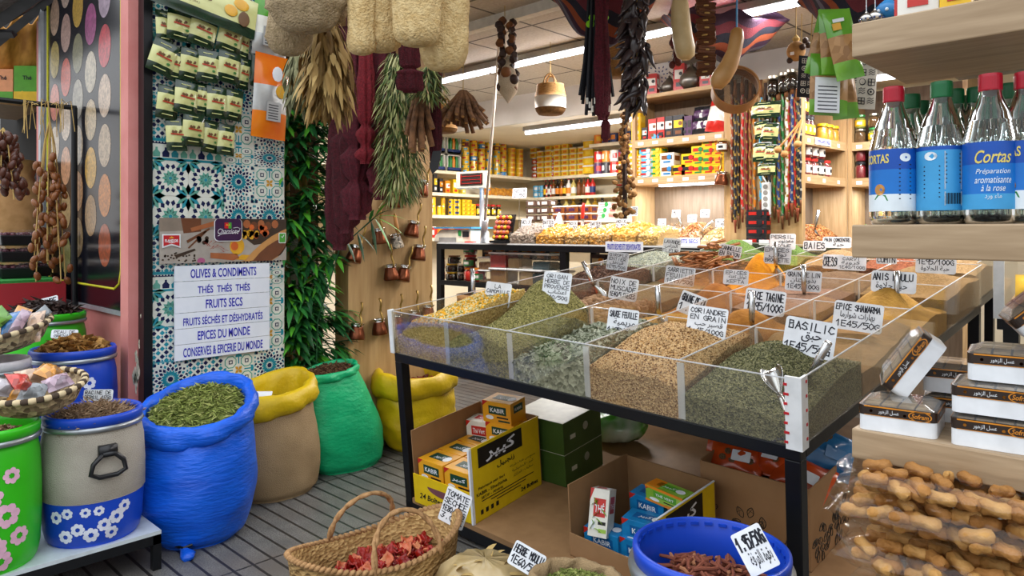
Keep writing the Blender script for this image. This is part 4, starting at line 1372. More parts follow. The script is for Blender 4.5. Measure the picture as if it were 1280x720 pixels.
fill('dried_slices', 'brown curled dried slices heaped in the blue drum', 'dried slices', [(x, y, z-.02) for x, y, z in R3], c3, .04, .05, ['chip_b', 'chip_a', 'chip_b'],
  [(LEAF*[1, 2.2, 2.5], LEAFF, 520, .06, [0, 1, 1], .8)])
c4 = at(-10, 2.97)
R4 = drum('small white drum beside the blue drum under a woven tray', c4, .3, .14, .45, 'drum_white', 'drum_white')
fill('dried_fruit', 'dark dried fruit in the small white drum', 'dried fruit', [(x, y, z-.02) for x, y, z in R4], c4, .0, .02, ['chili_mix', 'clove_base'], [(OCT, OCTF, 200, .03, [0, 1], PI)])
c5 = at(55, 3.66)
R5 = drum('green drum of dark carob pods on the rear step', c5, .45, .19, .42, 'drum_green', 'drum_green', seed=3)
fill('carob_pods', 'dark brown curved carob pods in the green rear drum', 'carob pods', [(x, y, z-.02) for x, y, z in R5], c5, .04, .05, ['carob', 'carob_b'], [(LEAF*[1, .9, 3], LEAFF, 420, .085, [0, 1], .7), (OCT*[1.8, .4, .3], OCTF, 120, .07, [0, 1], .7)])
def pcard(px, py, d, wpx, hpx, lines, label, yaw=.5, lean=-.2, roll=0, ar=None):
 return card(Matrix.Translation(W(px, py, d))@Matrix.Rotation(yaw, 4, 'Z')@Matrix.Rotation(lean, 4, 'X')@Matrix.Rotation(roll, 4, 'Y'), wpx*d/FPX, hpx*d/FPX, lines, label, ar=ar)
pcard(122, 501, 2.82, 37, 14, ['RACINE DE', 'PERSIL 1E50'], 'price card standing in the dried roots of the burlap-wrapped drum', .75)
pcard(80, 423, 3.42, 34, 11, ['PEAU DE', 'GRENADE'], 'price card standing behind the curled dried slices', .75)
pcard(58, 384, 3.7, 32, 12, ['CAROUBE'], 'price card standing among the dark carob pods', .7, roll=-.25)
M('tray_weave', '#c9b189', .8, col2='#5a4632', kind='voronoi', nscale=55, bump=.6)
def woven_tray(label, loc, r, rot):
 t = thing('woven_tray', label, 'woven tray', loc, rot)
 mb = MB()
 mb.lathe([(r*.01, 0), (r*.6, .0), (r*.82, .02), (r, .075), (r*1.02, .085), (r*1.0, .088), (r*.8, .032), (r*.6, .012), (r*.01, .012)], 40, wob=lambda a, z: .008*math.sin(a*30))
 mb.build('bowl', 'tray_weave', t, smooth=True)
 mb = MB()
 for k in range(44):
  a = k*2*PI/44
  mb.ball((r*1.01*math.cos(a), r*1.01*math.sin(a), .085), (.014, .02, .012), rotm(0, 0, a), mi=k % 2, nu=6, nv=4)
 mb.build('braided_edge', [M('reed_pale', '#d6c19a', .8), M('reed_dark', '#453629', .8)], t, smooth=True)
 return t
for n_, c_ in (('sw_a', '#e8a24a'), ('sw_b', '#c9c3c9'), ('sw_c', '#c2a6b8'), ('sw_d', '#9aa0a6'), ('sw_e', '#d8b59a'), ('sw_f', '#e0524a'), ('sw_g', '#77b04a'), ('sw_h', '#3f7fc0')):
 M(n_, c_, .25, coat=.6, col2='#%02x%02x%02x' % tuple(int(int(c_[i:i+2], 16)*.6) for i in (1, 3, 5)), kind='voronoi', nscale=45)
def sweets(spots, mats_, where):
 for k, (p, sx, sz, rt, m, lb) in enumerate(spots):
  o = pillow(sx, sz, .028, [(1, 0)], [m, ], 'sweet_packet', seed=k)
  o.location = p
  o.rotation_euler = rt
  tag(o, lb, 'packet of sweets')
tc = W(47, 492, 2.62)
woven_tray('round woven tray of wrapped sweets resting on the drums beside the burlap-wrapped drum', tc-Vector((0, 0, .05)), .155, (.16, .1, .3))
dn = ['orange-speckled sweet packet', 'grey crystal packet', 'clear multicoloured sweet packet', 'pale violet stone-like packet', 'peach coloured sweet packet', 'red-dotted sweet packet', 'silvery sweet packet']
pos = [(-.03, -.04, 'sw_a'), (.03, -.07, 'sw_d'), (-.08, -.05, 'sw_b'), (.08, -.01, 'sw_c'), (-.06, .05, 'sw_e'), (.0, -.1, 'sw_f'), (.02, .03, 'sw_a')]
sweets([(tc+RT*x+FW*y+Vector((0, 0, .012+.01*k)), .085, .075, (-1.1+.15*(k % 3), .25*((k % 3)-1), .7+.3*k), m, dn[k]+' on the lower woven tray') for k, (x, y, m) in enumerate(pos)], None, '')
tc = W(2, 424, 3.0)
woven_tray('upper woven tray of bright sweet tubes above the white drum', tc-Vector((0, 0, .04)), .19, (.2, -.05, .4))
MB().lathe([(.07, 0), (.1, .01), (.1, .1), (.02, .115)], 16).build('box', 'drum_white')
bpy.data.objects.remove(bpy.data.objects['box'])
pos = [(.05, -.02, 'sw_h', 'blue printed'), (.11, -.06, 'sw_c', 'pale violet printed'), (.0, -.05, 'sw_g', 'green'), (-.04, -.02, 'sw_f', 'red'), (.03, .05, 'sw_a', 'orange'), (.1, .06, 'sw_d', 'grey-backed'), (.14, .0, 'sw_e', 'peach')]
sweets([(tc+RT*x+FW*y+Vector((0, 0, .05+.012*(k % 3))), .045 if k % 2 else .07, .14, (-.5+.15*(k % 3), .5*((k % 3)-1)+.3, .7), m, f'{nm} sweet packet standing on the upper woven tray') for k, (x, y, m, nm) in enumerate(pos)], None, '')
# red counter, boxes of olives, dates on the rail
M('red_cloth', '#a8242e', .8, col2='#932029', nscale=4)
t = MB().bx((-6.2, .4, 0), (-4.66, 1.2, 1.02)).build('cloth_counter', 'red_cloth')
tag(t, 'counter wrapped in red cloth beside the poster', 'counter')
t = MB().bx((-6.1, .45, 1.02), (-4.68, 1.18, 1.035)).build('grass_mat', M('green_mat', '#2f8f3c', .9, bump=.5, bscale=200))
tag(t, 'green mat lying on the red cloth counter', 'mat')
cb = None
M('tub_black', '#14141a', .3); M('olive_purple', '#6d3444', .35, col2='#4a2230', kind='voronoi', nscale=40, bump=.5)
for k, (px, zz) in enumerate(((18, 0), (18, 1), (18, 2), (-14, 0), (-14, 1), (41, 0), (41, 1), (41, 2))):
 d = 4.15 if px < 30 else 4.35
 q = W(px, 345, d)
 lb = f'black tub of purple olives under clear lid, {("lowest", "middle", "topmost")[zz]} of the {"nearer" if px == 18 else "further" if px > 30 else "outer"} stack'
 if cb is None:
  cb = thing('olive_tub', lb, 'tub', (q.x, q.y, 1.036))
  MB().box((0, 0, .03), (.15, .15, .06), taper=1.1).build('tray', 'tub_black', cb, bevel=.006)
  mb = MB()
  for _ in range(30):
   mb.ball((random.uniform(-.06, .06), random.uniform(-.06, .06), .062), .015, nu=6, nv=4)
  mb.build('olives', 'olive_purple', cb, smooth=True)
  MB().box((0, 0, .075), (.16, .16, .03), taper=.85).build('lid', 'film', cb)
 else:
  dup(cb, (q.x, q.y, 1.036+zz*.093), label=lb)
PX, PYY = at(93, 4.06)
rl = thing('hanging_rail', 'black pipe rail and post hung with date bunches before the poster', 'rail', (PX, PYY, .45))
MB().tube([(0, 0, 0), (0, 0, 1.55)], .016, 10).build('post', 'black_steel', rl)
MB().tube([(0, .01, 1.55), (0, -1.3, 1.55)], .014, 10).build('crossbar', 'black_steel', rl)
M('date', '#6b3a1e', .3, col2='#8a5528', nscale=14); M('date_dark', '#3d1f16', .3, col2='#5a3020', nscale=14); M('straw', '#bfa060', .8)
def dates(label, top, n, spread, length, mat, stem_n=7, zoff=.1):
 t = thing('date_bunch', label, 'date bunch', top)
 dm = MB().ball((0, 0, 0), (.0165, .0165, .026), nu=8, nv=6).build('date', mat, t, smooth=True)
 first_ = True
 mb = MB()
 for s_ in range(stem_n):
  a = s_*2*PI/stem_n+.3
  ex, ey = spread*math.cos(a)*random.uniform(.3, 1), spread*math.sin(a)*random.uniform(.3, 1)
  L_ = length*random.uniform(.75, 1)
  pts = [(ex*u**.6, ey*u**.6, -L_*u) for u in np.linspace(0, 1, 8)]
  mb.tube(pts, .003, 5)
  for k in range(n//stem_n):
   u = zoff+(1-zoff)*(k+random.random())/(n//stem_n)
   p = Vector((ex*u**.6, ey*u**.6, -L_*u))+Vector((random.uniform(-1, 1), random.uniform(-1, 1), 0))*.024
   rt = (random.uniform(-.7, .7), random.uniform(-.7, .7), 0)
   if first_:
    dm.location, dm.rotation_euler = p, rt
    first_ = False
   else:
    c = dm.copy(); COL.objects.link(c); c.location, c.rotation_euler = p, rt
 mb.build('stems', 'straw', t)
 return t
dates('long bunch of brown dates on straw stems hanging from the black rail', W(62, 150, 3.75), 98, .1, .86, 'date', 9, .28)
dates('dark brown date bunch at the street end of the black rail', W(4, 160, 3.3), 84, .11, .33, 'date_dark', 7, .1)
mb = MB()
for k in range(16):
 a = W(28+4*k % 60, 131, 3.75)
 mb.tube([a, a+Vector((.05*math.sin(k), .04*math.cos(k*2), .02)), a+Vector((.1*math.sin(k), .06*math.cos(k*2), -.12-.02*(k % 4)))], .002, 4)
tag(mb.build('straw_stalks', 'straw'), 'dry straw stalks tangled over the black rail above the date bunch', 'straw stalks')
M('gold_cloth', '#d39a48', .6, col2='#a06a26', nscale=8, stretch=(1, 4, 1), bump=.3)
M('paper_sack', '#b3895a', .8, col2='#9c7446'); M('tea_green', '#5aa52c', .4); M('tea_yellow', '#e8bd22', .4); M('tea_peach', '#e59a6a', .4)
mb = MB()
P = [[tuple(W(px, 92-62*u-(px-0)*.15*u+8*math.sin(px*.2)*u, 5.3-.3*u)) for u in np.linspace(0, 1, 8)] for px in np.linspace(-30, 60, 20)]
mb.grid(np.array(P))
tag(mb.build('draped_cloth', 'gold_cloth', smooth=True, solid=.01), 'golden cloth draped above the tea boxes in the window display', 'cloth')
wa = W(-60, 131, 5.35); wb = W(58, 131, 5.35)
M('display_ledge', '#8a6a44', .7)
sh = MB().bx((wa.x-.3, min(wa.y, wb.y)-.3, wb.z-.03), (wb.x+.0, max(wa.y, wb.y)+.2, wb.z)).build('display_shelf', 'display_ledge')
sh['label'] = 'brown shelf board of the window display beyond the poster'; sh['category'] = 'shelf'
MB().bx((-7.6, 1.45, 0), (-5.45, 1.5, 3.6)).build('wall_window', 'dark_void')['kind'] = 'structure'
for k, (px, w_, h_, m, m2, lb) in enumerate([(8, 26, 40, 'tea_peach', 'tea_green', 'peach coloured tea box in the window display'), (39, 33, 44, 'tea_green', 'tea_yellow', 'green and yellow tea box in the window display next to the poster')]):
 q = W(px, 131, 5.25)
 t = thing('tea_box', lb, 'tea box', (q.x, q.y, wb.z), .8)
 MB().box((0, 0, h_*5.25/1800), (w_*5.2/900, .09, h_*5.25/900)).build('carton', m, t, bevel=.002)
 mb = MB().bx((-w_*2.6/900, -.047, .0), (w_*2.6/900, -.0455, .07), 0)
 for q_ in range(9):
  mb.ball((random.uniform(-.07, .07), -.046, random.uniform(.0, .07)), (.02, .002, .02), mi=0, nu=7, nv=4)
 write(mb, 'Thé', (0, -.048, .17), h=.03, mi=1, bold=.02)
 mb.build('printed_label', [m2, 'ink'], t)
q = W(14, 262, 4.6)
t, R = None, None
mb = MB().lathe([(.16, 0), (.17, .1), (.165, .5), (.12, .62), (.15, .72)], 24, wob=lambda a, z: .05*math.sin(a*6+z*8))
o = mb.build('paper_sack', 'paper_sack', smooth=True); o.location = (q.x, q.y, 1.036)
tag(o, 'brown paper sack standing behind the date bunches', 'paper sack')
M('awning', '#4a4a4e', .7, col2='#37373b', nscale=6); M('awning_cloth', '#7e7c80', .8, col2='#55545a', nscale=30)
mb = MB()
for (a, b, r_, m) in ((W(-40, 84, 4.9), W(120, -48, 4.4), .035, 0), (W(-40, 50, 4.8), W(90, -42, 4.4), .07, 0), (W(-20, 42, 4.7), W(18, 42, 4.7), .03, 0)):
 mb.tube([a, b], r_, 4, m)
mb.grid(np.array([[W(-60, 70, 5.0), W(130, -40, 4.6)], [W(-60, -10, 4.2), W(60, -60, 4.0)]]), 1)
tag(mb.build('awning', ['awning', 'awning_cloth']), 'grey awning frame above the window display beside the poster', 'awning')
# bamboo in the recess
M('bamboo_cane', '#b09348', .5, col2='#7d6a30', nscale=9); M('bamboo_leaf', '#1e5a2c', .45, col2='#12421f', nscale=8); M('bamboo_leaf_light', '#5fae2e', .45, col2='#3f8f26', nscale=8); M('bamboo_leaf_mid', '#2f7a34', .45)
def blade(mb, base, dirv, L_, w_, mi):
 d = Vector(dirv).normalized()
 side = d.cross(Vector((0, 0, 1)))
 side = side.normalized() if side.length > .05 else Vector((0, 1, 0))
 up = side.cross(d)
 rows = []
 for u, k in ((0, .12), (.25, .9), (.55, 1), (.8, .55), (1, .03)):
  p = Vector(base)+d*L_*u-Vector((0, 0, 1))*L_*.35*u*u
  rows.append([tuple(p-side*w_*k), tuple(p+up*w_*.25*k), tuple(p+side*w_*k)])
 mb.grid(np.array(rows), mi)
for k in range(7):
 y = 2.04+.043*k
 x = -3.86+.09*((k*3) % 4)/3
 lb = f'artificial bamboo cane with narrow leaves in the recess, {ORD[k]} from the tiled pier'
 t = thing('bamboo', lb, 'bamboo', (x, y, 0), group='artificial bamboo canes in the recess')
 H = 2.25
 tilt = .07*(k % 3-1)
 mb = MB()
 pts, rs = [], []
 for j in range(19):
  z = j*H/18
  pts += [(tilt*.4*z, tilt*z*.6, z)]
  rs += [.0125 if j % 2 else .0105]
 mb.tube(pts, rs, 8)
 mb.build('cane', 'bamboo_cane', t)
 mb = MB()
 for j in range(46):
  z = random.uniform(.45, 2.2)
  a = random.uniform(-1.1, 1.1)
  for q_ in range(5):
   b_ = a+random.uniform(-.9, .9)
   base = (tilt*.4*z+.09*math.cos(a), tilt*z*.6+.06*math.sin(a), z)
   blade(mb, base, (math.cos(b_), math.sin(b_)*.9, random.uniform(-.5, .7)), random.uniform(.12, .2), random.uniform(.012, .019), random.choice([0, 0, 2, 2, 1]))
 mb.build('foliage', ['bamboo_leaf', 'bamboo_leaf_light', 'bamboo_leaf_mid'], t, smooth=True)
t = thing('bamboo', 'leafy bamboo sprig reaching across the coffee pots on the oak panel', 'bamboo', W(425, 310, 3.95))
e = Vector(W(468, 272, 4.02))-Vector(W(425, 310, 3.95))
MB().tube([Vector((-.2, -.05, -W(425, 310, 3.95).z)), Vector((-.16, -.04, -.4)), (0, 0, 0), e*.5+Vector((0, 0, .0)), e], .004, 6).build('cane', 'bamboo_leaf', t)
mb = MB()
for (u, ang, L_, m) in ((1, 1.0, .19, 1), (1, .3, .2, 1), (1, -.2, .18, 1), (1, -.9, .17, 1), (1, 2.0, .16, 1), (.95, 2.7, .12, 0), (.9, -1.3, .15, 0), (.55, 2.2, .12, 0), (.5, -1.2, .13, 0), (.5, -.5, .12, 0), (.2, 2.4, .1, 2), (.2, -1, .1, 0), (1, .7, .14, 0), (.85, 1.3, .12, 2)):
 blade(mb, e*u, RT*math.cos(ang)+Vector((0, 0, math.sin(ang)))-FW*.25, L_, .012, m)
mb.build('foliage', ['bamboo_leaf', 'bamboo_leaf_light', 'bamboo_leaf_mid'], t, smooth=True)
mb = MB().tube([onx(-3.9, 426, 335), onx(-3.88, 422, 480), Vector((-3.87, onx(-3.88, 422, 480).y, 0))], .014, 8)
tag(mb.build('bamboo_pole', 'bamboo_cane'), 'bare bamboo pole leaning before the grey board in the recess', 'pole')
mb = MB().tube([onx(-3.84, 372, 315), onx(-3.8, 401, 455), onx(-3.78, 410, 500)-Vector((0, 0, .3))], .02, 8)
tag(mb.build('bamboo_pole', M('pale_cane', '#c9a45e', .5)), 'pale slanting bamboo pole among the bamboo leaves', 'pole')
# coffee pots on the oak panel
M('copper', '#8a4f33', .3, .85, col2='#5e3322', nscale=9); M('tin', '#d5d2cc', .2, 1); M('brass', '#a98a4a', .35, .8); M('pot_pattern', '#e0d3bd', .4, col2='#2b211c', kind='voronoi', nscale=70); M('turned_wood', '#c98a48', .5)
def pot(label, pattern=False):
 t = thing('coffee_pot', label, 'coffee pot')
 k = .62
 MB().lathe([(.001, 0), (.068*k, 0), (.072*k, .01*k), (.066*k, .05*k), (.052*k, .1*k), (.05*k, .12*k), (.047*k, .12*k), (.049*k, .1*k), (.06*k, .05*k)], 22, c=(0, 0, -.1)).build('body', 'pot_pattern' if pattern else 'copper', t, smooth=True)
 MB().lathe([(.049*k, .112*k), (.06*k, .135*k), (.062*k, .14*k), (.057*k, .14*k), (.046*k, .115*k)], 22, c=(0, 0, -.1)).build('tinned_rim', 'tin', t, smooth=True)
 mb = MB()
 if pattern:
  mb.tube([(0, -.03, -.03), (0, -.03, .0)], .006, 8).tube([(0, -.03, 0), (0, -.03, .03), (0, -.03, .1)], [.011, .013, .011], 10, 1).tube([(0, -.03, .1), (0, -.03, .115)], .005, 8)
 else:
  P = [(0, -.03-.006*math.sin(q), -.03+.013*q) for q in range(11)]
  mb.tube(P, [.006, .007, .005, .0065, .005, .0065, .005, .0065, .005, .006, .007], 8)
 mb.build('handle', ['brass', 'turned_wood'], t, smooth=True)
 return t
PP = [(447, 318, .35, 'lower of the pair nearest the bamboo sprig'), (473, 295, -.1, 'behind the bamboo sprig'), (518, 287, .3, 'below the rosemary bunch tips'), (525, 316, .2, 'nearest the panel edge in the middle cluster'), (487, 340, -.12, 'lowest of the middle cluster, nearer the sprig'),
  (507, 342, .3, 'low in the middle cluster nearer the panel edge'), (530, 236, .3, 'alone at the top edge of the panel'), (497, 250, .1, 'half hidden behind the rosemary bunch'),
  (447, 414, .1, 'first in the bottom row beside the bamboo'), (473, 408, -.08, 'second in the bottom row'), (497, 402, .1, 'third in the bottom row behind the table corner'), (518, 397, .0, 'fourth in the bottom row behind the chamomile bin'), (535, 390, .05, 'last in the bottom row behind the chamomile bin')]
P0 = None
for (px, py, roll, lb) in PP:
 q = onx(-3.6+.05, px, py)
 q.z += .06
 lb = 'copper coffee pot on the oak panel, '+lb
 if P0 is None:
  P0 = pot(lb); o = P0
  o['group'] = 'copper coffee pots on the oak panel'
 else:
  o = dup(P0, label=lb)
 o.location = q
 o.rotation_euler = (-.05, roll, PI/2)
 o.scale = (1.08,)*3
o = pot('patterned white coffee pot with turned wooden handle among the copper pots', True)
q = onx(-3.55, 493, 300); q.z += .05
o.location, o.rotation_euler = q, (0, -.2, PI/2)
# things hung at the front of the shop
HD = 2.62
def hang_string(t, top, length, r=.0025, m='straw'):
 MB().tube([(0, 0, top), (0, 0, top+length)], r, 5).build('string', m, t)
M('loofah', '#dfc591', .95, col2='#c6a66f', nscale=45, bump=1.0, bscale=130)
M('loofah_grey', '#b09a7a', .95, col2='#93805f', nscale=45, bump=1.0, bscale=130)
def loofah(label, px, ybot, d, wpx, hpx, mat, seed, flat=.75, tilt=0):
 p = W(px, ybot, d)
 h, r = hpx*d/FPX, wpx*d/FPX/2
 t = thing('loofah', label, 'loofah', p, (0, tilt, .76))
 prof = [(.02*r, .05*r), (.3*r, .02*r), (.6*r, .1*r), (.82*r, .3*r), (.94*r, .6*r)]+[(r*(1+.06*math.sin(u*5+seed)), .6*r+(h-.6*r)*u) for u in np.linspace(.05, .85, 14)]+[(r*.7, h*.97), (r*.25, h)]
 MB().lathe(prof, 64, sy=flat, wob=lambda a, z: .06*abs(math.sin(a*4.5+seed+z*2))-.03+.05*vnoise(a*4, z*18, seed)+.02*math.sin(a*31+z*90)).build('sponge', mat, t, smooth=True)
 MB().tube([(0, 0, h*.97), (0, 0, h+.12)], .004, 6).build('cord', 'straw', t)
 return t
loofah('greyish flattened loofah hanging lowest over the snack pouches', 358, 70, 2.75, 52, 100, 'loofah_grey', 1, .6, .1)
loofah('broad grey-brown loofah with a folded end above the bay leaf bunch', 385, 42, 2.6, 92, 120, 'loofah_grey', 2, .6, -.05)
loofah('cream ribbed loofah in front of the dark red nets', 452, 69, 2.6, 36, 140, 'loofah', 3)
loofah('wide tan loofah with a pointed end, middle of the loofah row', 476, 66, 2.65, 56, 140, 'loofah', 4, .7)
loofah('yellowish ribbed loofah hanging above the rosemary', 521, 59, 2.5, 60, 140, 'loofah', 5, .7)
loofah('longest loofah hanging at the end of the row next to the tube light', 555, 90, 2.62, 58, 170, 'loofah', 6, .7)
loofah('narrow grey loofah tucked between the two broad grey ones', 415, 30, 2.8, 40, 100, 'loofah_grey', 7, .7)
def leafy(name, label, cat, px, ytop, ybot, d, wpx, mats, n, ln, lw, spread=1.0, droop=1.0, stemm='straw', curl=.3, seed=0, taper=.25):
 top = W(px, ytop, d)
 L_ = (ybot-ytop)*d/FPX
 r = wpx*d/FPX/2
 t = thing(name, label, cat, top)
 mb = MB()
 for k in range(9):
  a = k*.7+seed
  mb.tube([(0, 0, .02), (r*.4*math.cos(a), r*.4*math.sin(a), -L_*.4), (r*.7*math.cos(a), r*.7*math.sin(a), -L_*.85)], .003, 5)
 mb.build('stems', stemm, t)
 mb = MB()
 for k in range(n):
  u = random.uniform(.02, .93)
  q = min(1, taper+u*1.6)*(1 if u < .8 else 1-(u-.8)*2.2)
  a = random.uniform(0, 2*PI)
  rr = r*q*math.sqrt(random.random())
  base = (rr*math.cos(a), rr*math.sin(a), -L_*u)
  dv = (math.cos(a)*spread*random.random(), math.sin(a)*spread*random.random(), -droop*random.uniform(.4, 1.2))
  blade(mb, base, dv, ln*random.uniform(.6, 1.2), lw*random.uniform(.7, 1.2), random.randrange(len(mats)))
 mb.build('leaves', mats, t, smooth=True)
 hang_string(t, 0, max(.05, HD-top.z))
 return t
M('bay_a', '#b08f55', .8); M('bay_b', '#c9aa6c', .8); M('bay_c', '#86683a', .8)
leafy('leaf_bunch', 'dried tan bay leaf bunch hanging under the grey loofahs', 'leaf bunch', 408, 18, 142, 2.9, 68, ['bay_a', 'bay_b', 'bay_c', 'bay_a'], 520, .075, .011, .6)
M('bay_d', '#6f7050', .8); M('bay_e', '#84825d', .8)
leafy('leaf_bunch', 'smaller dull green leaf bunch half hidden behind the tan bay leaves', 'leaf bunch', 372, 55, 128, 3.2, 34, ['bay_d', 'bay_e'], 160, .07, .01, .5, seed=2)
M('rosm_a', '#5f7636', .7); M('rosm_b', '#a3a866', .7); M('rosm_c', '#3e5527', .7); M('rosm_d', '#bdba82', .7)
leafy('rosemary_bunch', 'long green rosemary bunch hanging on the oak panel below the loofahs', 'herb bunch', 500, 60, 262, 3.3, 58, ['rosm_a', 'rosm_b', 'rosm_c', 'rosm_d'], 1500, .055, .0042, 1.1, .9, 'rosm_c', taper=.5)
leafy('rosemary_bunch', 'short green rosemary sprig sticking out beside the brown roots', 'herb bunch', 535, 82, 128, 3.1, 42, ['rosm_a', 'rosm_b', 'rosm_c'], 240, .05, .004, 1.3, .5, 'rosm_c', seed=3)
M('net_dark', '#56101d', .85, col2='#360a12', nscale=90, bump=.8, bscale=240)
M('net_red', '#8e1f2b', .85, col2='#6a1620', nscale=90, bump=.8, bscale=240)
M('net_wine', '#651727', .85, col2='#430e19', nscale=90, bump=.8, bscale=240)
def net(label, px, y0, y1, d, wpx, mat, knots=(), seed=0, flare=1.2, name='bath_net'):
 top = W(px, y0, d)
 L_ = (y1-y0)*d/FPX
 r = wpx*d/FPX/2*1.3
 t = thing(name, label, 'bath net', top, .76)
 prof = []
 for u in np.linspace(0, 1, 40):
  k = 1+.12*math.sin(u*9+seed)+(flare-1)*u
  for kn in knots:
   x = (u-kn)/.03
   k *= 1-.5*math.exp(-(x)**2)
   k *= 1+.22*math.exp(-((u-kn-.06)/.035)**2)
  if u > .97:
   k *= .55
  prof.append((r*k, -L_*u))
 prof = prof[::-1]
 MB().lathe(prof, 30, sy=.5, wob=lambda a, z: .22*math.sin(a*4+seed+z*2)+.2*math.sin(a*9+z*3+seed)+.06*math.sin(z*55+a*5)).build('netting', mat, t, smooth=True)
 hang_string(t, 0, max(.05, HD-top.z), .003, mat)
 return t
net('darkest red bath net, first beside the bamboo, hanging the lowest', 424, 40, 313, 3.55, 17, 'net_dark', (), 1, 1.3)
net('wide dark red bath net hanging straight beside the bay leaves', 433, 35, 292, 3.5, 20, 'net_dark', (.5,), 2, 1.1)
net('dark red bath net with a fringed knot at mid length', 446, 35, 275, 3.45, 19, 'net_wine', (.62, .8), 3, 1.3)
net('bright red bath net with two knots in the middle of the nets', 457, 45, 205, 3.38, 13, 'net_red', (.7, .86), 4, 1.2)
net('plain dark red bath net behind the bright red one', 468, 40, 240, 3.5, 18, 'net_dark', (.55, .78), 5, 1.4)
net('dark red bath net with flared tassel end beside the rosemary', 477, 40, 250, 3.42, 15, 'net_wine', (.52, .78), 6, 1.5)
net('straight dark red bath net between the knotted one and the bright red one', 452, 40, 250, 3.5, 14, 'net_dark', (.9,), 11, 1.1)
net('straight crimson bath net nearest the rosemary stems', 484, 45, 232, 3.5, 13, 'net_dark', (.85,), 12, 1.2)
net('second lowest dark red bath net over the bamboo sprig', 441, 40, 266, 3.52, 14, 'net_wine', (.92,), 13, 1.15)
net('purplish red tassel net hanging over the rosemary bunch', 512, 50, 116, 3.0, 15, 'net_wine', (.55,), 7, 1.3)
net('narrow wine-red net strip beside the oak panel edge', 544, 88, 207, 3.2, 9, 'net_dark', (), 8, 1.0)
tg = MB().prism([(-.018, 0), (.018, .01), (.022, -.07), (0, -.1), (-.02, -.07)], .004).build('net_tag', 'black_plastic')
tg.location = W(546, 190, 3.18); tg.rotation_euler = (0, .2, .76)
tag(tg, 'black tag dangling from the narrow wine-red net strip', 'tag')
M('bark', '#8a6140', .85, col2='#4f3523', nscale=12, stretch=(3, 3, 1), bump=.5); M('cut_wood', '#c79a62', .8)
def sticks(label, px, ytop, d, n, lpx, spread, mb_r=.011, up=0):
 top = W(px, ytop, d)
 t = thing('root_bundle', label, 'root bundle', top)
 proto_ = None
 for k in range(n):
  a = k*2.4
  s_ = spread*math.sqrt((k+.5)/n)
  dv = Vector((math.cos(a)*s_, math.sin(a)*s_, -1)).normalized()
  L_ = lpx*d/FPX*random.uniform(.7, 1.1)
  if proto_ is None:
   proto_ = MB().tube([(0, 0, 0), (.004, .002, -.35), (-.004, .0, -.7), (.002, .003, -1)], [mb_r*.8, mb_r, mb_r*.95, mb_r], 8, 0).lathe([(mb_r*.8, 0), (.0001, -.004)], 8, 1, c=(.002, .003, -1)).build('root', ['bark', 'cut_wood'], t)
   c = proto_
  else:
   c = proto_.copy(); COL.objects.link(c)
  c.location = (dv.x*.02, dv.y*.02, -.01)
  c.rotation_mode = 'QUATERNION'
  c.rotation_quaternion = Vector((0, 0, -1)).rotation_difference(dv)
  c.scale = (1, 1, L_)
 hang_string(t, 0, max(.05, HD-top.z))
sticks('brown root bundle hanging against the oak panel edge beside the rosemary', 525, 98, 3.15, 11, 85, .28, .0135)
sticks('splayed bundle of liquorice sticks hanging alone beyond the loofahs', 579, 112, 4.0, 34, 50, .95, .012)
M('dry_orange', '#8d5a30', .7, col2='#5d3820'); M('dry_dark', '#2f201c', .6, col2='#463028'); M('net_white', '#c9b79c', .8, bump=.6, bscale=200)
top = W(631, 22, 4.2)
t = thing('dried_fruit_garland', 'garland of dark dried fruit slices hanging beside the white pole', 'garland', top, .7)
for k in range(34):
 z = -.012*k
 mb = MB().lathe([(.022, 0), (.026, .008), (.02, .03), (.001, .036)], 9, wob=lambda a, z_: .1*math.sin(a*4+k))
 o = mb.build('dried_fruit', 'dry_dark' if k % 3 else 'dry_orange', t)
 o.location = ((.038 if k % 2 else -.03)+random.uniform(-.015, .015), random.uniform(-.03, .03), z-.02)
 o.rotation_euler = (random.uniform(-1, 1), PI/2+random.uniform(-.6, .6), random.uniform(-1, 1))
MB().lathe([(.002, -.62), (.05, -.56), (.062, -.49), (.04, -.42), (.01, -.36)], 14, c=(.02, 0, .12)).build('net_pouch', 'net_white', t, smooth=True)
MB().ball((.055, -.04, -.37), .03).build('dried_lime', 'dry_dark', t, smooth=True)
MB().ball((.01, -.05, -.33), .032).build('dried_lime', 'dry_orange', t, smooth=True)
hang_string(t, -.4, HD-top.z+.4)
M('straw_weave', '#b98d52', .85, col2='#94693a', nscale=60, bump=.5, bscale=120, stretch=(1, 1, 3)); M('straw_dark', '#8a6436', .85, col2='#6c4c28', nscale=40, bump=.5)
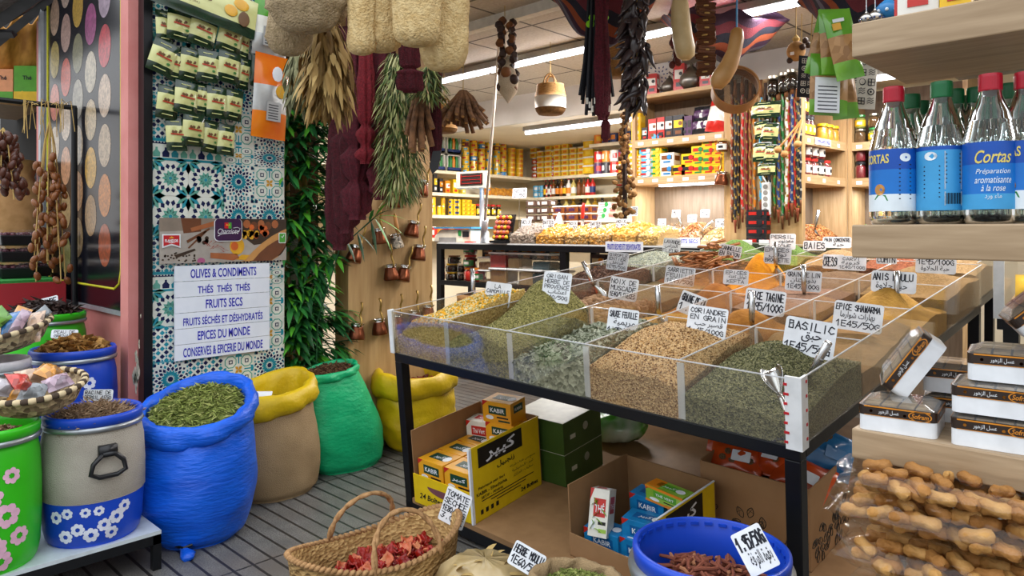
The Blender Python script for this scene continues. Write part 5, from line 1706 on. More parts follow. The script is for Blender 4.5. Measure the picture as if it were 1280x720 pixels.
def basket(label, px, ytop, ybot, d, wpx, two_tone, handles=True):
 p = W(px, ybot, d)
 h = (ybot-ytop)*d/FPX
 r = wpx*d/FPX/2
 t = thing('basket', label, 'basket', p, .6)
 if two_tone:
  MB().lathe([(.001, 0), (r*.75, 0), (r*.92, h*.12), (r*.96, h*.2)], 32).build('base', 'straw_dark', t, smooth=True)
  MB().lathe([(r*.96, h*.2), (r*1.0, h*.4), (r*.99, h*.6)], 32).build('white_band', 'white_paint', t, smooth=True)
  MB().lathe([(r*1.0, h*.58), (r*.95, h*.66), (r*.84, h*.95), (r*.85, h), (r*.81, h), (r*.9, h*.66), (r*.85, h*.2), (.001, h*.05)], 32).build('wall', 'straw_weave', t, smooth=True)
 else:
  MB().lathe([(.001, 0), (r*.8, 0), (r*.95, h*.07), (r*1.0, h*.15)], 32).build('base', 'straw_dark', t, smooth=True)
  MB().lathe([(r*1.0, h*.14), (r, h*.6), (r*.95, h), (r*.91, h), (r*.95, h*.5), (r*.8, h*.05), (.001, h*.04)], 32).build('wall', 'straw_weave', t, smooth=True)
 for s_ in (-1, 1):
  P = [(r*.35*math.cos(a), s_*r*.75*(1-.6*math.sin(a)), h*.93+r*.75*math.sin(a)) for a in np.linspace(0, PI, 11)]
  MB().tube(P, .007, 6).build('handle', 'straw_dark', t)
 MB().tube([(0, 0, h*.93+r*.7), (0, 0, HD-p.z)], .002, 4).build('string', 'straw', t)
basket('hanging basket with white band and straw rim below the long tube light', 688, 106, 143, 5.0, 40, True)
basket('plain straw basket hanging behind the black cords and dried peppers', 774, 37, 96, 4.2, 38, False)
basket('small straw basket half hidden behind the liquorice sticks', 555, 132, 166, 5.0, 34, False)
M('cord_black', '#1b1c24', .7); M('neon', '#8bdc15', .6)
top = W(746, -8, 3.6)
t = thing('cord_hank', 'hank of black cords tied with bright green ribbons', 'cord hank', top, .7)
mb = MB()
for k in range(26):
 a = k*2.4
 r = .06*math.sqrt((k+.5)/26)
 L_ = .56+.05*math.sin(k*1.7)
 mb.tube([(r*math.cos(a)*.7, r*math.sin(a), .0), (r*math.cos(a)*.8, r*math.sin(a), -.12), (r*math.cos(a)*1.1+.0, r*math.sin(a), -.35), (r*math.cos(a)*1.5, r*math.sin(a), -L_)], .0085, 5)
mb.build('cords', 'cord_black', t)
for s_ in (-1, 1):
 mb = MB()
 for q_ in range(5):
  mb.ball((s_*.03+.012*math.cos(q_*1.3), -.03, -.13+.012*math.sin(q_*2.1)-.01*q_), (.016, .01, .018), nu=6, nv=4)
 mb.build('ribbon', 'neon', t)
mb = MB()
for k in range(9):
 mb.tube([(-.05+.013*k, -.05, -.53-.02*(k % 3)), (-.05+.013*k, -.052, -.56-.02*(k % 3))], .006, 5)
mb.build('cord_tips', 'white_paint', t)
hang_string(t, 0, HD-top.z+.02, .004, 'cord_black')
net('long wine-red net band hanging beside the black cords', 752, -8, 150, 3.5, 11, 'net_wine', (), 9, 1.0)
net('thin wine-red net with dark tail hanging lowest by the black cords', 757, 60, 178, 3.55, 7, 'net_wine', (.75,), 10, 1.0)
for n_, c_ in (('st_a', '#3a2138'), ('st_b', '#6a2530'), ('st_c', '#20202f'), ('st_d', '#94482a'), ('st_e', '#5f5b6e'), ('st_f', '#4a1f33')):
 M(n_, c_, .8, bump=.3, bscale=200)
def drape(label, pts, d, sag, width, depth=.3):
 """swag of striped cloth hung from the ceiling between two pixels"""
 (ax, ay), (bx_, by) = pts
 mb = MB()
 N, K = 30, 24
 P = np.zeros((N, K, 3))
 for i in range(N):
  u = i/(N-1)
  b_ = W(ax+(bx_-ax)*u, ay+(by-ay)*u, d)
  s_ = sag*(1-(2*u-1)**2)
  for j in range(K):
   v = j/(K-1)
   a = PI*v
   P[i, j] = (b_.x-FW.x*0+FW.x*depth*(v-.5), b_.y+FW.y*depth*(v-.5), b_.z-s_*math.sin(a)-.02*math.sin(u*20+v*6))
 seq = [0, 1, 2, 3, 0, 4, 2, 1, 5, 0, 3, 2]
 mb.grid(P, lambda i, j: seq[j // 2 % 12])
 o = mb.build('striped_cloth', ['st_a', 'st_b', 'st_c', 'st_d', 'st_e', 'st_f'], smooth=True, solid=.004)
 return tag(o, label, 'cloth', 'striped cloths swagged under the ceiling')
drape('striped maroon cloth swagged behind the black cords', ((690, -12), (822, -8)), 3.8, .27, 1)
drape('striped maroon cloth swagged behind the pale gourds and cinnamon bundles', ((832, 18), (975, 30)), 4.2, .24, 1, .3)
drape('striped cloth swagged over the green snack pouches', ((1014, -10), (1140, -22)), 3.0, .23, 1)
M('pepper_black', '#221b1d', .3, col2='#37292a', nscale=20, coat=.3)
top = W(796, -6, 3.3)
t = thing('pepper_string', 'long string of black dried peppers hanging before the oak shelves', 'pepper string', top, .7)
pp = None
L_ = 148*3.3/FPX
for k in range(95):
 u = (k+.5)/95
 a = k*2.399
 r = .022+.022*random.random()
 if pp is None:
  mb = MB()
  rs = [.005, .016, .022, .02, .016, .01, .003]
  mb.tube([(.004*math.sin(q), .002*q*q*.3, -.016*q) for q in range(7)], rs, 7, flat=.6)
  pp = mb.build('dried_pepper', 'pepper_black', t, smooth=True)
  c = pp
 else:
  c = pp.copy(); COL.objects.link(c)
 c.location = (r*math.cos(a), r*math.sin(a), -L_*u*.92+.01)
 c.rotation_euler = (random.uniform(-.5, .5)+.7*math.sin(a)*-1*-1, random.uniform(-.9, .9), a)
 c.scale = (1, 1, random.uniform(.7, 1.35))
hang_string(t, -L_, L_+HD-top.z)
M('fig_a', '#9b6f3f', .85, col2='#6b4725', nscale=30, bump=.4); M('fig_b', '#c0935a', .85, col2='#8b6236', nscale=30, bump=.4)
top = W(781, 140, 4.45)
t = thing('dried_mushroom_garland', 'long garland of crinkled tan dried pieces beside the oak shelf end', 'garland', top, .7)
fp = None
for k in range(92):
 if fp is None or k == 1:
  o = MB().ball((0, 0, 0), (.022, .018, .014), nu=7, nv=5).build('dried_piece', 'fig_a' if k == 0 else 'fig_b', t)
  if k == 0:
   fp = [o, o]
  else:
   fp[1] = o
 else:
  o = fp[k % 2].copy(); COL.objects.link(o)
 z = -.007*k-.01
 sp = .018 if k < 40 else .045
 o.location = (random.uniform(-1, 1)*sp+(.03*math.sin(k*.9) if k > 40 else 0), random.uniform(-1, 1)*sp, z)
 o.rotation_euler = (random.uniform(-1, 1), random.uniform(-1, 1), random.uniform(-3, 3))
MB().tube([(0, 0, 0), (0, 0, -.66)], .016, 6).build('core', 'dry_dark', t)
hang_string(t, 0, HD-top.z)
M('gourd_pale', '#d6bf90', .45, col2='#b99f6c', nscale=10, bump=.06); M('gourd_tan', '#c79a62', .4, col2='#a9783f', nscale=9, bump=.06)
def gourd(label, pts, d, rpx, mat):
 P = [W(x, y, d) for x, y in pts]
 t = thing('gourd', label, 'gourd', P[0])
 MB().tube([p-P[0] for p in P], [r*d/FPX for r in rpx], 20).build('fruit', mat, t, smooth=True)
 MB().tube([(0, 0, 0), (0, 0, .05), (0, 0, HD-P[0].z)], .004, 6).build('string', M('blue_string', '#3f8fc4', .6), t)
gourd('pale cream gourd hanging straight down beside the striped cloth', [(850, -12), (850, -6), (850, 8), (851, 26), (853, 45), (856, 60), (857, 70), (857, 75)], 3.4, [4, 8, 11, 12, 12.5, 13, 11, 5], 'gourd_pale')
gourd('tan curved gourd hanging at a slant in front of the round sieve', [(921, 35), (921, 38), (921, 48), (918, 64), (911, 82), (902, 96), (895, 105), (891, 108)], 3.25, [4, 7.5, 9, 9, 11, 12, 10, 4], 'gourd_tan')
t = thing('dried_tomato_string', 'short string of dark red dried fruit below the cream gourd', 'dried fruit string', W(845, 44, 3.6))
for k in range(16):
 o = MB().ball((0, 0, 0), (.018, .014, .02), nu=7, nv=5).build('dried_fruit', M('dry_red', '#5d2018', .5), t, smooth=True)
 o.location = (random.uniform(-.02, .02)+.0*k, random.uniform(-.02, .02), -.01*k)
hang_string(t, -.15, .15+HD-W(845, 44, 3.6).z)
top = W(882, -4, 3.55)
t = thing('cinnamon_garland', 'hanging tower of tied cinnamon stick bundles beside the tan gourd', 'cinnamon bundles', top, .65)
cs = None
for b_ in range(11):
 z = -.036*b_
 for q_ in range(7):
  if cs is None:
   cs = MB().tube([(-.045, 0, 0), (.045, 0, 0)], .0075, 7).build('cinnamon_stick', M('cinn_dark', '#6d4328', .75, col2='#4f2e1a', nscale=20), t)
   o = cs
  else:
   o = cs.copy(); COL.objects.link(o)
  o.location = (random.uniform(-.006, .006), .012*(q_ % 3-1), z-.012*(q_//3))
  o.rotation_euler = (0, .12*(b_ % 3-1)+random.uniform(-.06, .06), .35*((b_*7) % 5-2)/2)
 MB().lathe([(.021, -.004), (.023, 0), (.021, .004)], 12, c=(0, 0, z-.012), R=None).build('tie', 'straw', t)
hang_string(t, -.4, .4+HD-top.z)
c = W(919, 112, 3.5)
t = thing('sieve', 'round wooden sieve with fine mesh hanging behind the tan gourd', 'sieve', c, (1.25, .15, .55))
R_ = .105
MB().lathe([(R_, -.04), (R_+.006, -.04), (R_+.006, .04), (R_, .04), (R_, -.04)], 48, caps=False).build('hoop', M('hoop_wood', '#c08a50', .5, col2='#9c6c3a', nscale=5), t, smooth=False)
mesh = MB().lathe([(.001, .02), (R_-.001, .02)], 40).build('mesh', clear_mat('sieve_mesh', '#b3aca4', .1, .14, .4, '#b9b2aa'), t)
MB().tube([(0, R_, .0), (.0, R_+.12, 0)], .002, 5).build('string', 'straw', t)
c = W(995, 64, 3.6)
t = thing('dried_ball', 'round brown woven ball with dried berries hanging from the ceiling', 'hanging ornament', c)
MB().ball((0, 0, 0), (.045, .045, .05), nu=16, nv=10).build('ball', 'fig_b', t, smooth=True)
for k in range(6):
 MB().ball((.05*math.cos(k*.5-.4), .03*math.sin(k*2), .045-.018*k), .016, nu=8, nv=6).build('berry', 'dry_dark', t, smooth=True)
MB().lathe([(.012, .045), (.02, .062), (.006, .08)], 10).build('stalk', 'straw', t)
MB().prism(rrect(.02, .016, .003), .001, o=(0, -.048, -.02)).build('price_sticker', 'white_card', t)
hang_string(t, .08, HD-c.z-.08)
M('pouch_green', '#3f8c1d', .25, coat=.6, col2='#7cb63a', nscale=5); M('pouch_tan', '#b98d5c', .35, col2='#8f6538', kind='voronoi', nscale=40)
for k, (px, py, d, w_, h_, rz, lb) in enumerate([(1031, 55, 2.7, .1, .25, .25, 'green and clear snack pouch tilted beside the knotted ball'), (1042, 52, 2.62, .1, .24, -.03, 'green snack pouch with striped seam in the middle of the top row'),
            (1054, 56, 2.56, .1, .25, -.2, 'green snack pouch nearest the oak shelf in the top row'),
            (1036, 106, 2.66, .14, .23, .05, 'lower green snack pouch with white back label'), (1053, 110, 2.75, .1, .24, -.1, 'lower green snack pouch behind the white labelled one')]):
 o = pillow(w_, h_, .022, [(.25, 0), (.6, 1), (1, 0)], ['pouch_green', 'pouch_tan'], 'snack_pouch', seed=k+4)
 o.location = W(px, py, d)
 o.rotation_euler = (-.05, rz, .75)
 tag(o, lb, 'snack pouch', 'green snack pouches hanging by the oak shelf')
 mb = MB().bx((-.035, -.026, .05), (-.005, -.024, .075), 1)
 if k == 3:
  mb.bx((-.06, -.027, -.11), (.03, -.024, .02), 0)
  for q_ in range(7):
   mb.bx((-.05, -.0275, -.1+.014*q_), (.02, -.027, -.096+.014*q_), 2)
 else:
  mb.bx((-.03, -.026, .078), (.01, -.024, .09), 0)
 mb.build('printed_label', ['white_card', 'ban_yellow', 'ink'], o)
M('bag_black', '#1d1c22', .8); M('bag_white', '#d9d4c8', .8)
def motif(mb, w_, h_, mi, y):
 for i in range(3):
  for j in range(5):
   cx, cz = (i-1)*w_*.29, (j-2)*h_*.18
   k = (i+j) % 3
   s_ = w_*.1
   if k == 0:
    P = [(cx+s_*math.cos(a), y, cz+s_*math.sin(a)) for a in np.linspace(0, 2*PI, 10)]
    mb.tube(P, s_*.16, 4, mi).ball((cx, y, cz), (s_*.35, .001, s_*.35), mi=mi, nu=6, nv=4)
   elif k == 1:
    mb.tube([(cx-s_, y, cz-s_), (cx+s_, y, cz-s_), (cx+s_, y, cz+s_), (cx-s_, y, cz+s_), (cx-s_, y, cz-s_)], s_*.16, 4, mi)
    mb.tube([(cx-s_, y, cz), (cx+s_, y, cz)], s_*.14, 4, mi).tube([(cx, y, cz-s_), (cx, y, cz+s_)], s_*.14, 4, mi)
   else:
    for q_ in range(3):
     mb.tube([(cx-s_, y, cz+(q_-1)*s_*.7), (cx-s_*.3, y, cz+(q_-1)*s_*.7+s_*.4), (cx+s_*.3, y, cz+(q_-1)*s_*.7), (cx+s_, y, cz+(q_-1)*s_*.7+s_*.4)], s_*.12, 4, mi)
for (px, py, d, w_, h_, m1, m2, lb) in [(1011, 96, 3.3, .1, .19, 'bag_black', 'bag_white', 'black pouch bag with white geometric motifs hanging beside the green pouches'),
          (1076, 103, 3.0, .13, .22, 'bag_white', 'bag_black', 'white cloth bag with black geometric motifs hanging under the oak shelf')]:
 o = pillow(w_, h_, .012, [(1, 0)], [m1], 'cloth_bag', seed=3)
 o.location = W(px, py, d); o.rotation_euler = (0, .06, .75)
 tag(o, lb, 'bag')
 mb = MB(); motif(mb, w_, h_, 0, -.0135); mb.build('printed_motif', m2, o)
 hang_string(o, h_*.48, HD-W(px, py, d).z-h_*.48)
top = W(1002, 150, 4.35)
t = thing('wooden_ladles', 'three small wooden ladles hanging together at the panel of coloured hoses', 'ladles', top)
for k, (dx, dz, m) in enumerate(((-28, -50, 'gourd_tan'), (-22, -58, 'hoop_wood'), (-8, -42, 'gourd_tan'))):
 e = RT*(dx*4.35/FPX)+Vector((0, 0, dz*4.35/FPX*.7))-FW*.02*k
 mb = MB().tube([(0, 0, 0), e*.75, e], [.006, .006, .01], 8)
 mb.ball(e*1.06, (.024, .02, .022), nu=10, nv=8)
 mb.build('ladle', m, t, smooth=True)
hang_string(t, 0, HD-top.z)
# the back of the shop: shelving
XL, YB = -6.0, 6.66
ZS = [1.975, 1.73, 1.485, 1.235]
def shelf_board(label, a, b, mat='cream_shelf', edge=None):
 o = MB().bx(a, b).build('shelf', mat, bevel=.003)
 o['label'] = label; o['category'] = 'shelf'
 return o
nm = ['top', 'second', 'third', 'lowest']
for k, z in enumerate(ZS):
 shelf_board(f'cream shelf board, {nm[k]} on the left-hand grocery wall', (-6.44, 3.6, z-.035), (XL, 7.0, z))
 shelf_board(f'cream shelf board, {nm[k]} on the end wall beyond the counter', (XL+.002, YB, z-.035), (-4.2, 7.0, z))
for (y0, y1, z, lb) in ((6.28, YB-.01, 1.93, 'short deeper cream shelf board carrying mixed tins beside the hanging garland'), (6.28, YB-.01, 2.26, 'high cream shelf board of large coffee tins beside the hanging garland'), (6.28, YB-.01, 1.44, 'low deeper cream shelf board beside the hanging garland')):
 shelf_board(lb, (-4.85, y0, z-.035), (-4.22, y1, z))
MB().bx((-4.2, 6.2, 0), (-4.15, 7.0, 2.36)).build('shelf_upright', 'cream_shelf')
o = bpy.data.objects['shelf_upright']; tag(o, 'cream upright panel closing the end-wall shelves behind the garland', 'shelf upright')
for n_, c_ in (('t_yellow', '#f1c21b'), ('t_yellow2', '#f6d648'), ('t_red', '#c62a22'), ('t_blue', '#2f86c8'), ('t_lblue', '#59b3dd'), ('t_green', '#2f8b45'), ('t_dark', '#23242a'), ('t_white', '#eceae2'), ('t_orange', '#e98a1f'), ('t_maroon', '#7f2430'),
    ('t_brown', '#7d4a26'), ('t_purple', '#4f2a55'), ('t_navy', '#27407c'), ('t_pink', '#d78f92')):
 M(n_, c_, .35, coat=.2, col2='#%02x%02x%02x' % tuple(int(int(c_[i:i+2], 16)*.9) for i in (1, 3, 5)), nscale=12)
M('tinplate', '#c9c4b4', .3, .9)
clear_mat('jar_glass', '#f7f7f2', .2, .0, .08)
TPL = {}
def tin(key, r, h, mats):
 """tin: body with coloured bands and printed panel; one mesh"""
 if key not in TPL:
  a, b, c = mats
  mb = MB().lathe([(r*.96, 0), (r, .03*h), (r, .12*h), (r, .3*h), (r, .75*h), (r, .9*h), (r, .96*h), (r*.97, h), (r*.9, h*.985), (.001, h*.985)], 14, mis=[2, 0, 0, 0, 0, 0, 2, 2, 2])
  for s_ in range(3):
   aa = s_*2*PI/3-.9
   P = [[(r*1.015*math.cos(aa+u), r*1.015*math.sin(aa+u), h*v) for u in np.linspace(-.5, .5, 5)] for v in (.28, .72)]
   mb.grid(np.array(P)[::-1], 1)
  o = mb.build('tin', [a, b, 'tinplate'])
  TPL[key] = o
  return o
 o = TPL[key].copy()
 COL.objects.link(o)
 return o
def tub(key, w_, d_, h_, mats, round_=False):
 if key not in TPL:
  if round_:
   mb = MB().lathe([(w_*.42, 0), (w_*.46, h_*.04), (w_*.5, h_*.82), (w_*.53, h_*.83), (w_*.53, h_), (w_*.48, h_*.99), (.001, h_*.97)], 18, mis=[0, 0, 0, 1, 1, 1, 1])
   P = [[(w_*(.455+.04*v)*1.03*math.cos(u), w_*(.455+.04*v)*1.03*math.sin(u), h_*v) for u in np.linspace(-2.3, -.6, 7)] for v in (.2, .7)]
   mb.grid(np.array(P)[::-1], 2)
  else:
   mb = MB().box((0, 0, h_*.4), (w_*.88, d_*.88, h_*.8), taper=1.09)
   mb.box((0, 0, h_*.89), (w_, d_, h_*.2), mi=1)
   mb.box((0, -d_*.475, h_*.42), (w_*.5, .004, h_*.42), mi=2).box((w_*.475, 0, h_*.42), (.004, d_*.5, h_*.42), mi=2)
  TPL[key] = mb.build('tub', mats, bevel=0 if round_ else .004)
  return TPL[key]
 o = TPL[key].copy(); COL.objects.link(o)
 return o
def carton(key, w_, d_, h_, mats, txt=None, name='carton'):
 if key not in TPL:
  mb = MB().box((0, 0, h_/2), (w_, d_, h_))
  mb.box((0, -d_/2, h_*.6), (w_*.75, .004, h_*.35), mi=1).box((0, -d_/2, h_*.22), (w_*.5, .004, h_*.16), mi=2).box((w_/2, 0, h_*.55), (.004, d_*.7, h_*.4), mi=1)
  mb.lathe([(w_*.16, 0), (w_*.16, .004)], 10, 2, c=(w_*.18, -d_/2-.001, h_*.62), R=rotm(PI/2, 0, 0))
  TPL[key] = mb.build(name, mats)
  return TPL[key]
 o = TPL[key].copy(); COL.objects.link(o)
 return o
def jar(key, r, h, fillm, lidm, labm, name='jar'):
 if key not in TPL:
  t = thing(name, '', '')
  MB().lathe([(.001, .004), (r*.9, .004), (r*.95, .1*h), (r*.95, .66*h), (r*.6, .8*h), (.001, .8*h)], 14).build('contents', fillm, t, smooth=True)
  MB().lathe([(r*.85, 0), (r, .04*h), (r, .7*h), (r*.8, .82*h), (r*.78, .86*h)], 16).build('glass', 'jar_glass', t, smooth=True)
  MB().lathe([(r*.84, .84*h), (r*.86, .85*h), (r*.86, .98*h), (r*.8, h), (.001, h)], 16).build('lid', lidm, t)
  if labm:
   P = [[(r*1.02*math.cos(u), r*1.02*math.sin(u), h*v) for u in np.linspace(-2.6, -.3, 8)] for v in (.16, .6)]
   mb = MB().grid(np.array(P)[::-1], 0)
   P = [[(r*1.035*math.cos(u), r*1.035*math.sin(u), h*v) for u in np.linspace(-1.9, -1.0, 5)] for v in (.28, .48)]
   mb.grid(np.array(P)[::-1], 1)
   mb.build('label_band', [labm, 't_dark' if labm == 't_white' else 't_white'], t)
  TPL[key] = t
  return t
 return dup(TPL[key])
def put(o, p, rz=0.0, label=None, cat=None, group=None):
 o.location = p
 o.rotation_euler = (0, 0, rz)
 tag(o, label, cat, group)
 return o
RZL = PI/2      # things on the left wall face +x
# top left shelf: trays of bottles, tin stacks, tubs
for k, (px, nlev) in enumerate(((550, 2), (570, 2))):
 for lev in range(nlev):
  y = onx(-6.05, px, 200).y
  t = thing('bottle_tray', f'blue and white shrink tray of green cans, {("lower", "upper")[lev]}, {("nearer the oak panel", "beside the tin stacks")[k]}', 'tray of cans', (-6.19, y, 1.976+.205*lev), RZL, 'trays of green cans')
  mb = MB().bx((-.1, -.11, 0), (.1, .11, .02)).bx((-.1, -.11, .02), (-.09, .11, .19), 0).bx((.09, -.11, .02), (.1, .11, .19), 0).bx((-.1, .1, .02), (.1, .11, .19), 1).bx((-.1, -.11, .0), (.1, -.105, .05), 1).bx((-.1, -.11, .18), (.1, .11, .19), 0)
  mb.build('tray', ['t_white', 't_navy'], t)
  for q in range(4):
   MB().lathe([(.02, .02), (.022, .03), (.022, .14), (.012, .165), (.012, .18)], 10, c=(-.066+.044*q, -.07, 0)).build('can', ('t_green', 't_green', 't_orange', 't_green')[q], t)
cols = [('t_yellow', 't_lblue'), ('t_yellow', 't_red'), ('t_maroon', 't_yellow'), ('t_yellow', 't_blue'), ('t_yellow2', 't_red'), ('t_blue', 't_white')]
xs = [587, 597, 607, 616, 626, 634]
lens = [8, 8, 10, 10, 8, 9]
for k, px in enumerate(xs):
 y = onx(-6.05, px, 200).y
 for lev in range(lens[k]):
  c_ = cols[(k+(lev*7+k*3) % 5) % 6] if lev % 3 == 0 else cols[(0, 1, 1, 3, 0, 1)[k]]
  o = tin(('flat',)+c_, .043, .0495, (c_[0], c_[1], ''))
  put(o, (-6.12, y, 1.976+.0505*lev), k*.7+lev*1.3, f'small flat tin, {ORD[lev]} up in the {ORD[k]} tin stack past the can trays', 'tin', 'stacked flat tins on the top grocery shelf')
for k, px in enumerate((645, 655)):
 y = onx(-6.05, px, 200).y
 for lev in range(6):
  o = tub('ytub', .1, .1, .058, ['t_yellow', 't_yellow2', 't_orange'], True)
  put(o, (-6.13, y, 1.976+.059*lev), RZL, f'round yellow tub, {ORD[lev]} up in the {("nearer", "further")[k]} stack right after the tins', 'tub', 'round yellow tubs on the top grocery shelf')
tub_cols = [(661, 4), (669, 5), (678, 5), (688, 6), (699, 6), (709, 6), (719, 5), (729, 5), (738, 5)]
for k, (px, n) in enumerate(tub_cols):
 q = ony(YB+.09, px, 200)
 if k == 0:
  q = Vector((-5.78, YB+.1, 0))
 for lev in range(n):
  if k < 2 and lev < 3:
   o = jar('snackjar', .044, .085, 't_orange', 't_white', 't_red')
   put(o, (q.x, q.y, 1.976+.0855*lev), .3*k, f'red-labelled snack jar, {ORD[lev]} up in the {("corner stack", "stack next to the corner")[k]} of the end wall', 'jar', 'snack jars in the shelf corner')
   continue
  z = 1.976+.0665*lev if k >= 2 else 1.976+.0855*3+.066*(lev-3)
  o = tub('mtub', .105, .1, .066, ['t_yellow2', 't_white', 't_orange'])
  put(o, (q.x, q.y, z), 0, f'yellow spread tub, {ORD[lev]} up in the {ORD[k]} stack from the corner of the end wall', 'tub', 'yellow spread tubs on the end wall')
for lev in range(4):
 o = tub('bigtub', .15, .12, .098, ['t_yellow', 't_white', 't_yellow2'])
 q = ony(YB+.02, 733, 190)
 put(o, (q.x+.08, YB-.2 if False else YB+.0, 1.976+.099*lev), 0, f'large yellow tub with white lid, {ORD[lev]} up beside the mixed tins', 'tub', 'large yellow tubs beside the mixed tins')
mt = [('t_purple', 't_red'), ('t_dark', 't_white'), ('t_red', 't_white'), ('t_orange', 't_white'), ('t_white', 't_red')]
for k in range(5):
 for lev in range(2):
  c_ = mt[(k+lev*2) % 5]
  o = tin(('tall',)+c_, .05, .125, (c_[0], c_[1], ''))
  put(o, (-4.78+.108*k, 6.36, 1.931+.126*lev), k, f'medium mixed tin, {("lower", "upper")[lev]} row, {ORD[k]} from the yellow tubs, on the short shelf', 'tin', 'mixed tins on the short shelf')
for k in range(5):
 for lev in range(3):
  o = tin(('coffee', 'a'), .05, .112, ('t_navy', 't_orange', '')) if (k+lev) % 3 else tin(('coffee', 'b'), .05, .112, ('t_orange', 't_yellow', ''))
  put(o, (-4.78+.108*k, 6.36, 2.261+.113*lev) if lev < 1 else (-4.78+.108*k, 6.36, 2.261+.113*lev), k*.8, f'large orange and navy coffee tin, {ORD[lev]} row up, {ORD[k]} along the high shelf', 'tin', 'coffee tins on the high shelf')
its = [(546, .05, .1, .2, ('t_dark', 't_yellow', 't_white')), (553, .05, .1, .16, ('t_dark', 't_orange', 't_white')), (562, .07, .08, .14, ('t_orange', 't_white', 't_red')), (572, .08, .08, .16, ('t_yellow', 't_white', 't_red')), (582, .05, .08, .14, ('t_yellow2', 't_orange', 't_white')), (613, .07, .08, .14, ('t_orange', 't_blue', 't_yellow'))]
for k, (px, w_, d_, h_, m) in enumerate(its):
 y = onx(-6.03, px, 230).y
 o = carton(f'bx{k}', w_, d_, h_, m)
 put(o, (-6.1, y, 1.731), RZL, f'{m[0][2:].replace("2", "")} grocery carton, {ORD[k]} from the oak panel on the second grocery shelf', 'carton')
for k, px in enumerate((622, 632, 641, 650)):
 y = onx(-6.03, px, 235).y
 o = pillow(.16, .1, .03, [(1, 0)], [M('pasta', '#d59a3a', .4, col2='#b06f20', kind='voronoi', nscale=50, coat=.4)], 'pasta_bag', seed=k)
 o.location = (-6.12, y, 1.785); o.rotation_euler = (-.5, .1, RZL)
 tag(o, f'golden pasta bag lying on the second grocery shelf, {ORD[k]} after the scale display', 'bag', 'pasta bags')
for k, (px, m) in enumerate(((657, 'r'), (664, 'r'), (669, 'b'), (676, 'b'))):
 for lev in range(2):
  q = ony(YB+.08, px, 240)
  x = q.x if k > 1 else -5.85+.09*k
  o = tin(('cup', m), .04, .075, (('t_red', 't_white', '') if m == 'r' else ('t_lblue', 't_white', '')))
  put(o, (x, YB+.1 if k > 1 else YB-.02+.1, 1.731+.076*lev), k, f'{("red", "red", "blue", "blue")[k]} and white cup tin, {("lower", "upper")[lev]}, {ORD[k]} from the shelf corner', 'tin')
M('oil', '#8f6d1c', .2, spec=.5); M('dark_glass', '#23170f', .15); M('pale_oil', '#c9b86a', .2); M('amber', '#7a451a', .2)
def small_bottle(key, m, cap, lab, r=.032, h=.2):
 if key not in TPL:
  t = thing('bottle', '', '')
  MB().lathe([(r*.9, 0), (r, .02*h), (r, .58*h), (r*.85, .68*h), (r*.4, .78*h), (r*.36, .93*h)], 14).build('glass', m, t, smooth=True)
  MB().lathe([(r*.42, .92*h), (r*.42, h), (.001, h)], 10).build('cap', cap, t)
  MB().lathe([(r*1.02, .15*h), (r*1.02, .48*h)], 14).build('label_band', lab, t)
  TPL[key] = t
  return t
 return dup(TPL[key])
bt = [('dark_glass', 't_red', 't_yellow'), ('dark_glass', 't_red', 't_white'), ('amber', 't_red', 't_white'), ('dark_glass', 't_dark', 't_orange'), ('amber', 't_yellow', 't_orange'), ('dark_glass', 't_dark', 't_yellow'), ('t_white', 't_red', 't_orange'), ('pale_oil', 't_red', 't_white'), ('amber', 't_dark', 't_brown'), ('amber', 't_brown', 't_brown'), ('t_red', 't_green', 't_white'), ('t_red', 't_green', 't_navy')]
for k, px in enumerate((682, 687, 692, 697, 702, 706, 711, 717, 724, 730, 735, 741)):
 q = ony(YB+.06, px, 235)
 o = small_bottle(f'sb{k}', *bt[k], r=.034 if k in (6, 7, 10, 11) else .028, h=.21)
 put(o, (q.x, q.y, 1.731), 0, f'small condiment bottle, {ORD[k]} from the corner on the second end-wall shelf', 'bottle', 'condiment bottles on the end wall')
for k in range(5):
 o = jar(f'gj{k}', .042, .11, ('t_green', 't_brown', 't_green', 't_orange', 't_white')[k], ('t_red', 't_white', 't_green', 't_white', 't_white')[k], 't_white')
 put(o, (-4.78+.1*k, 6.75, 1.731), 0, f'green-tinted pickle jar, {ORD[k]} along beneath the mixed tins', 'jar', 'pickle jars below the mixed tins')
for k, (px, w_, n, m) in enumerate(((544, .09, 2, ('t_yellow', 't_white', 't_red')), (553, .05, 1, ('t_yellow', 't_yellow2', 't_navy')), (558, .05, 2, ('t_yellow', 't_orange', 't_red')))):
 y = onx(-6.03, px, 262).y
 for lev in range(n):
  o = tin(('y3', k), w_/2, .1, m)
  put(o, (-6.09, y, 1.486+.101*lev), .4*k, f'yellow tin, {("lower", "upper")[lev]} one, {ORD[k]} from the oak panel on the third grocery shelf', 'tin')
for k, px in enumerate((566, 571, 576)):
 y = onx(-6.03, px, 262).y
 for lev in range(3):
  o = tin(('mini',), .026, .06, ('t_yellow', 't_navy', ''))
  put(o, (-6.07, y, 1.486+.061*lev), k, f'tiny yellow and navy tin, {ORD[lev]} up in {ORD[k]} little stack, third grocery shelf', 'tin', 'tiny yellow tins')
for k, px in enumerate((582, 588, 593)):
 y = onx(-6.03, px, 262).y
 for lev in range(4 if k < 2 else 3):
  o = carton('ystk', .07, .09, .045, ('t_yellow', 't_yellow2', 't_orange'))
  put(o, (-6.09, y, 1.486+.0455*lev), RZL, f'flat yellow packet, {ORD[lev]} up in the {ORD[k]} packet pile on the third grocery shelf', 'packet', 'flat yellow packets')
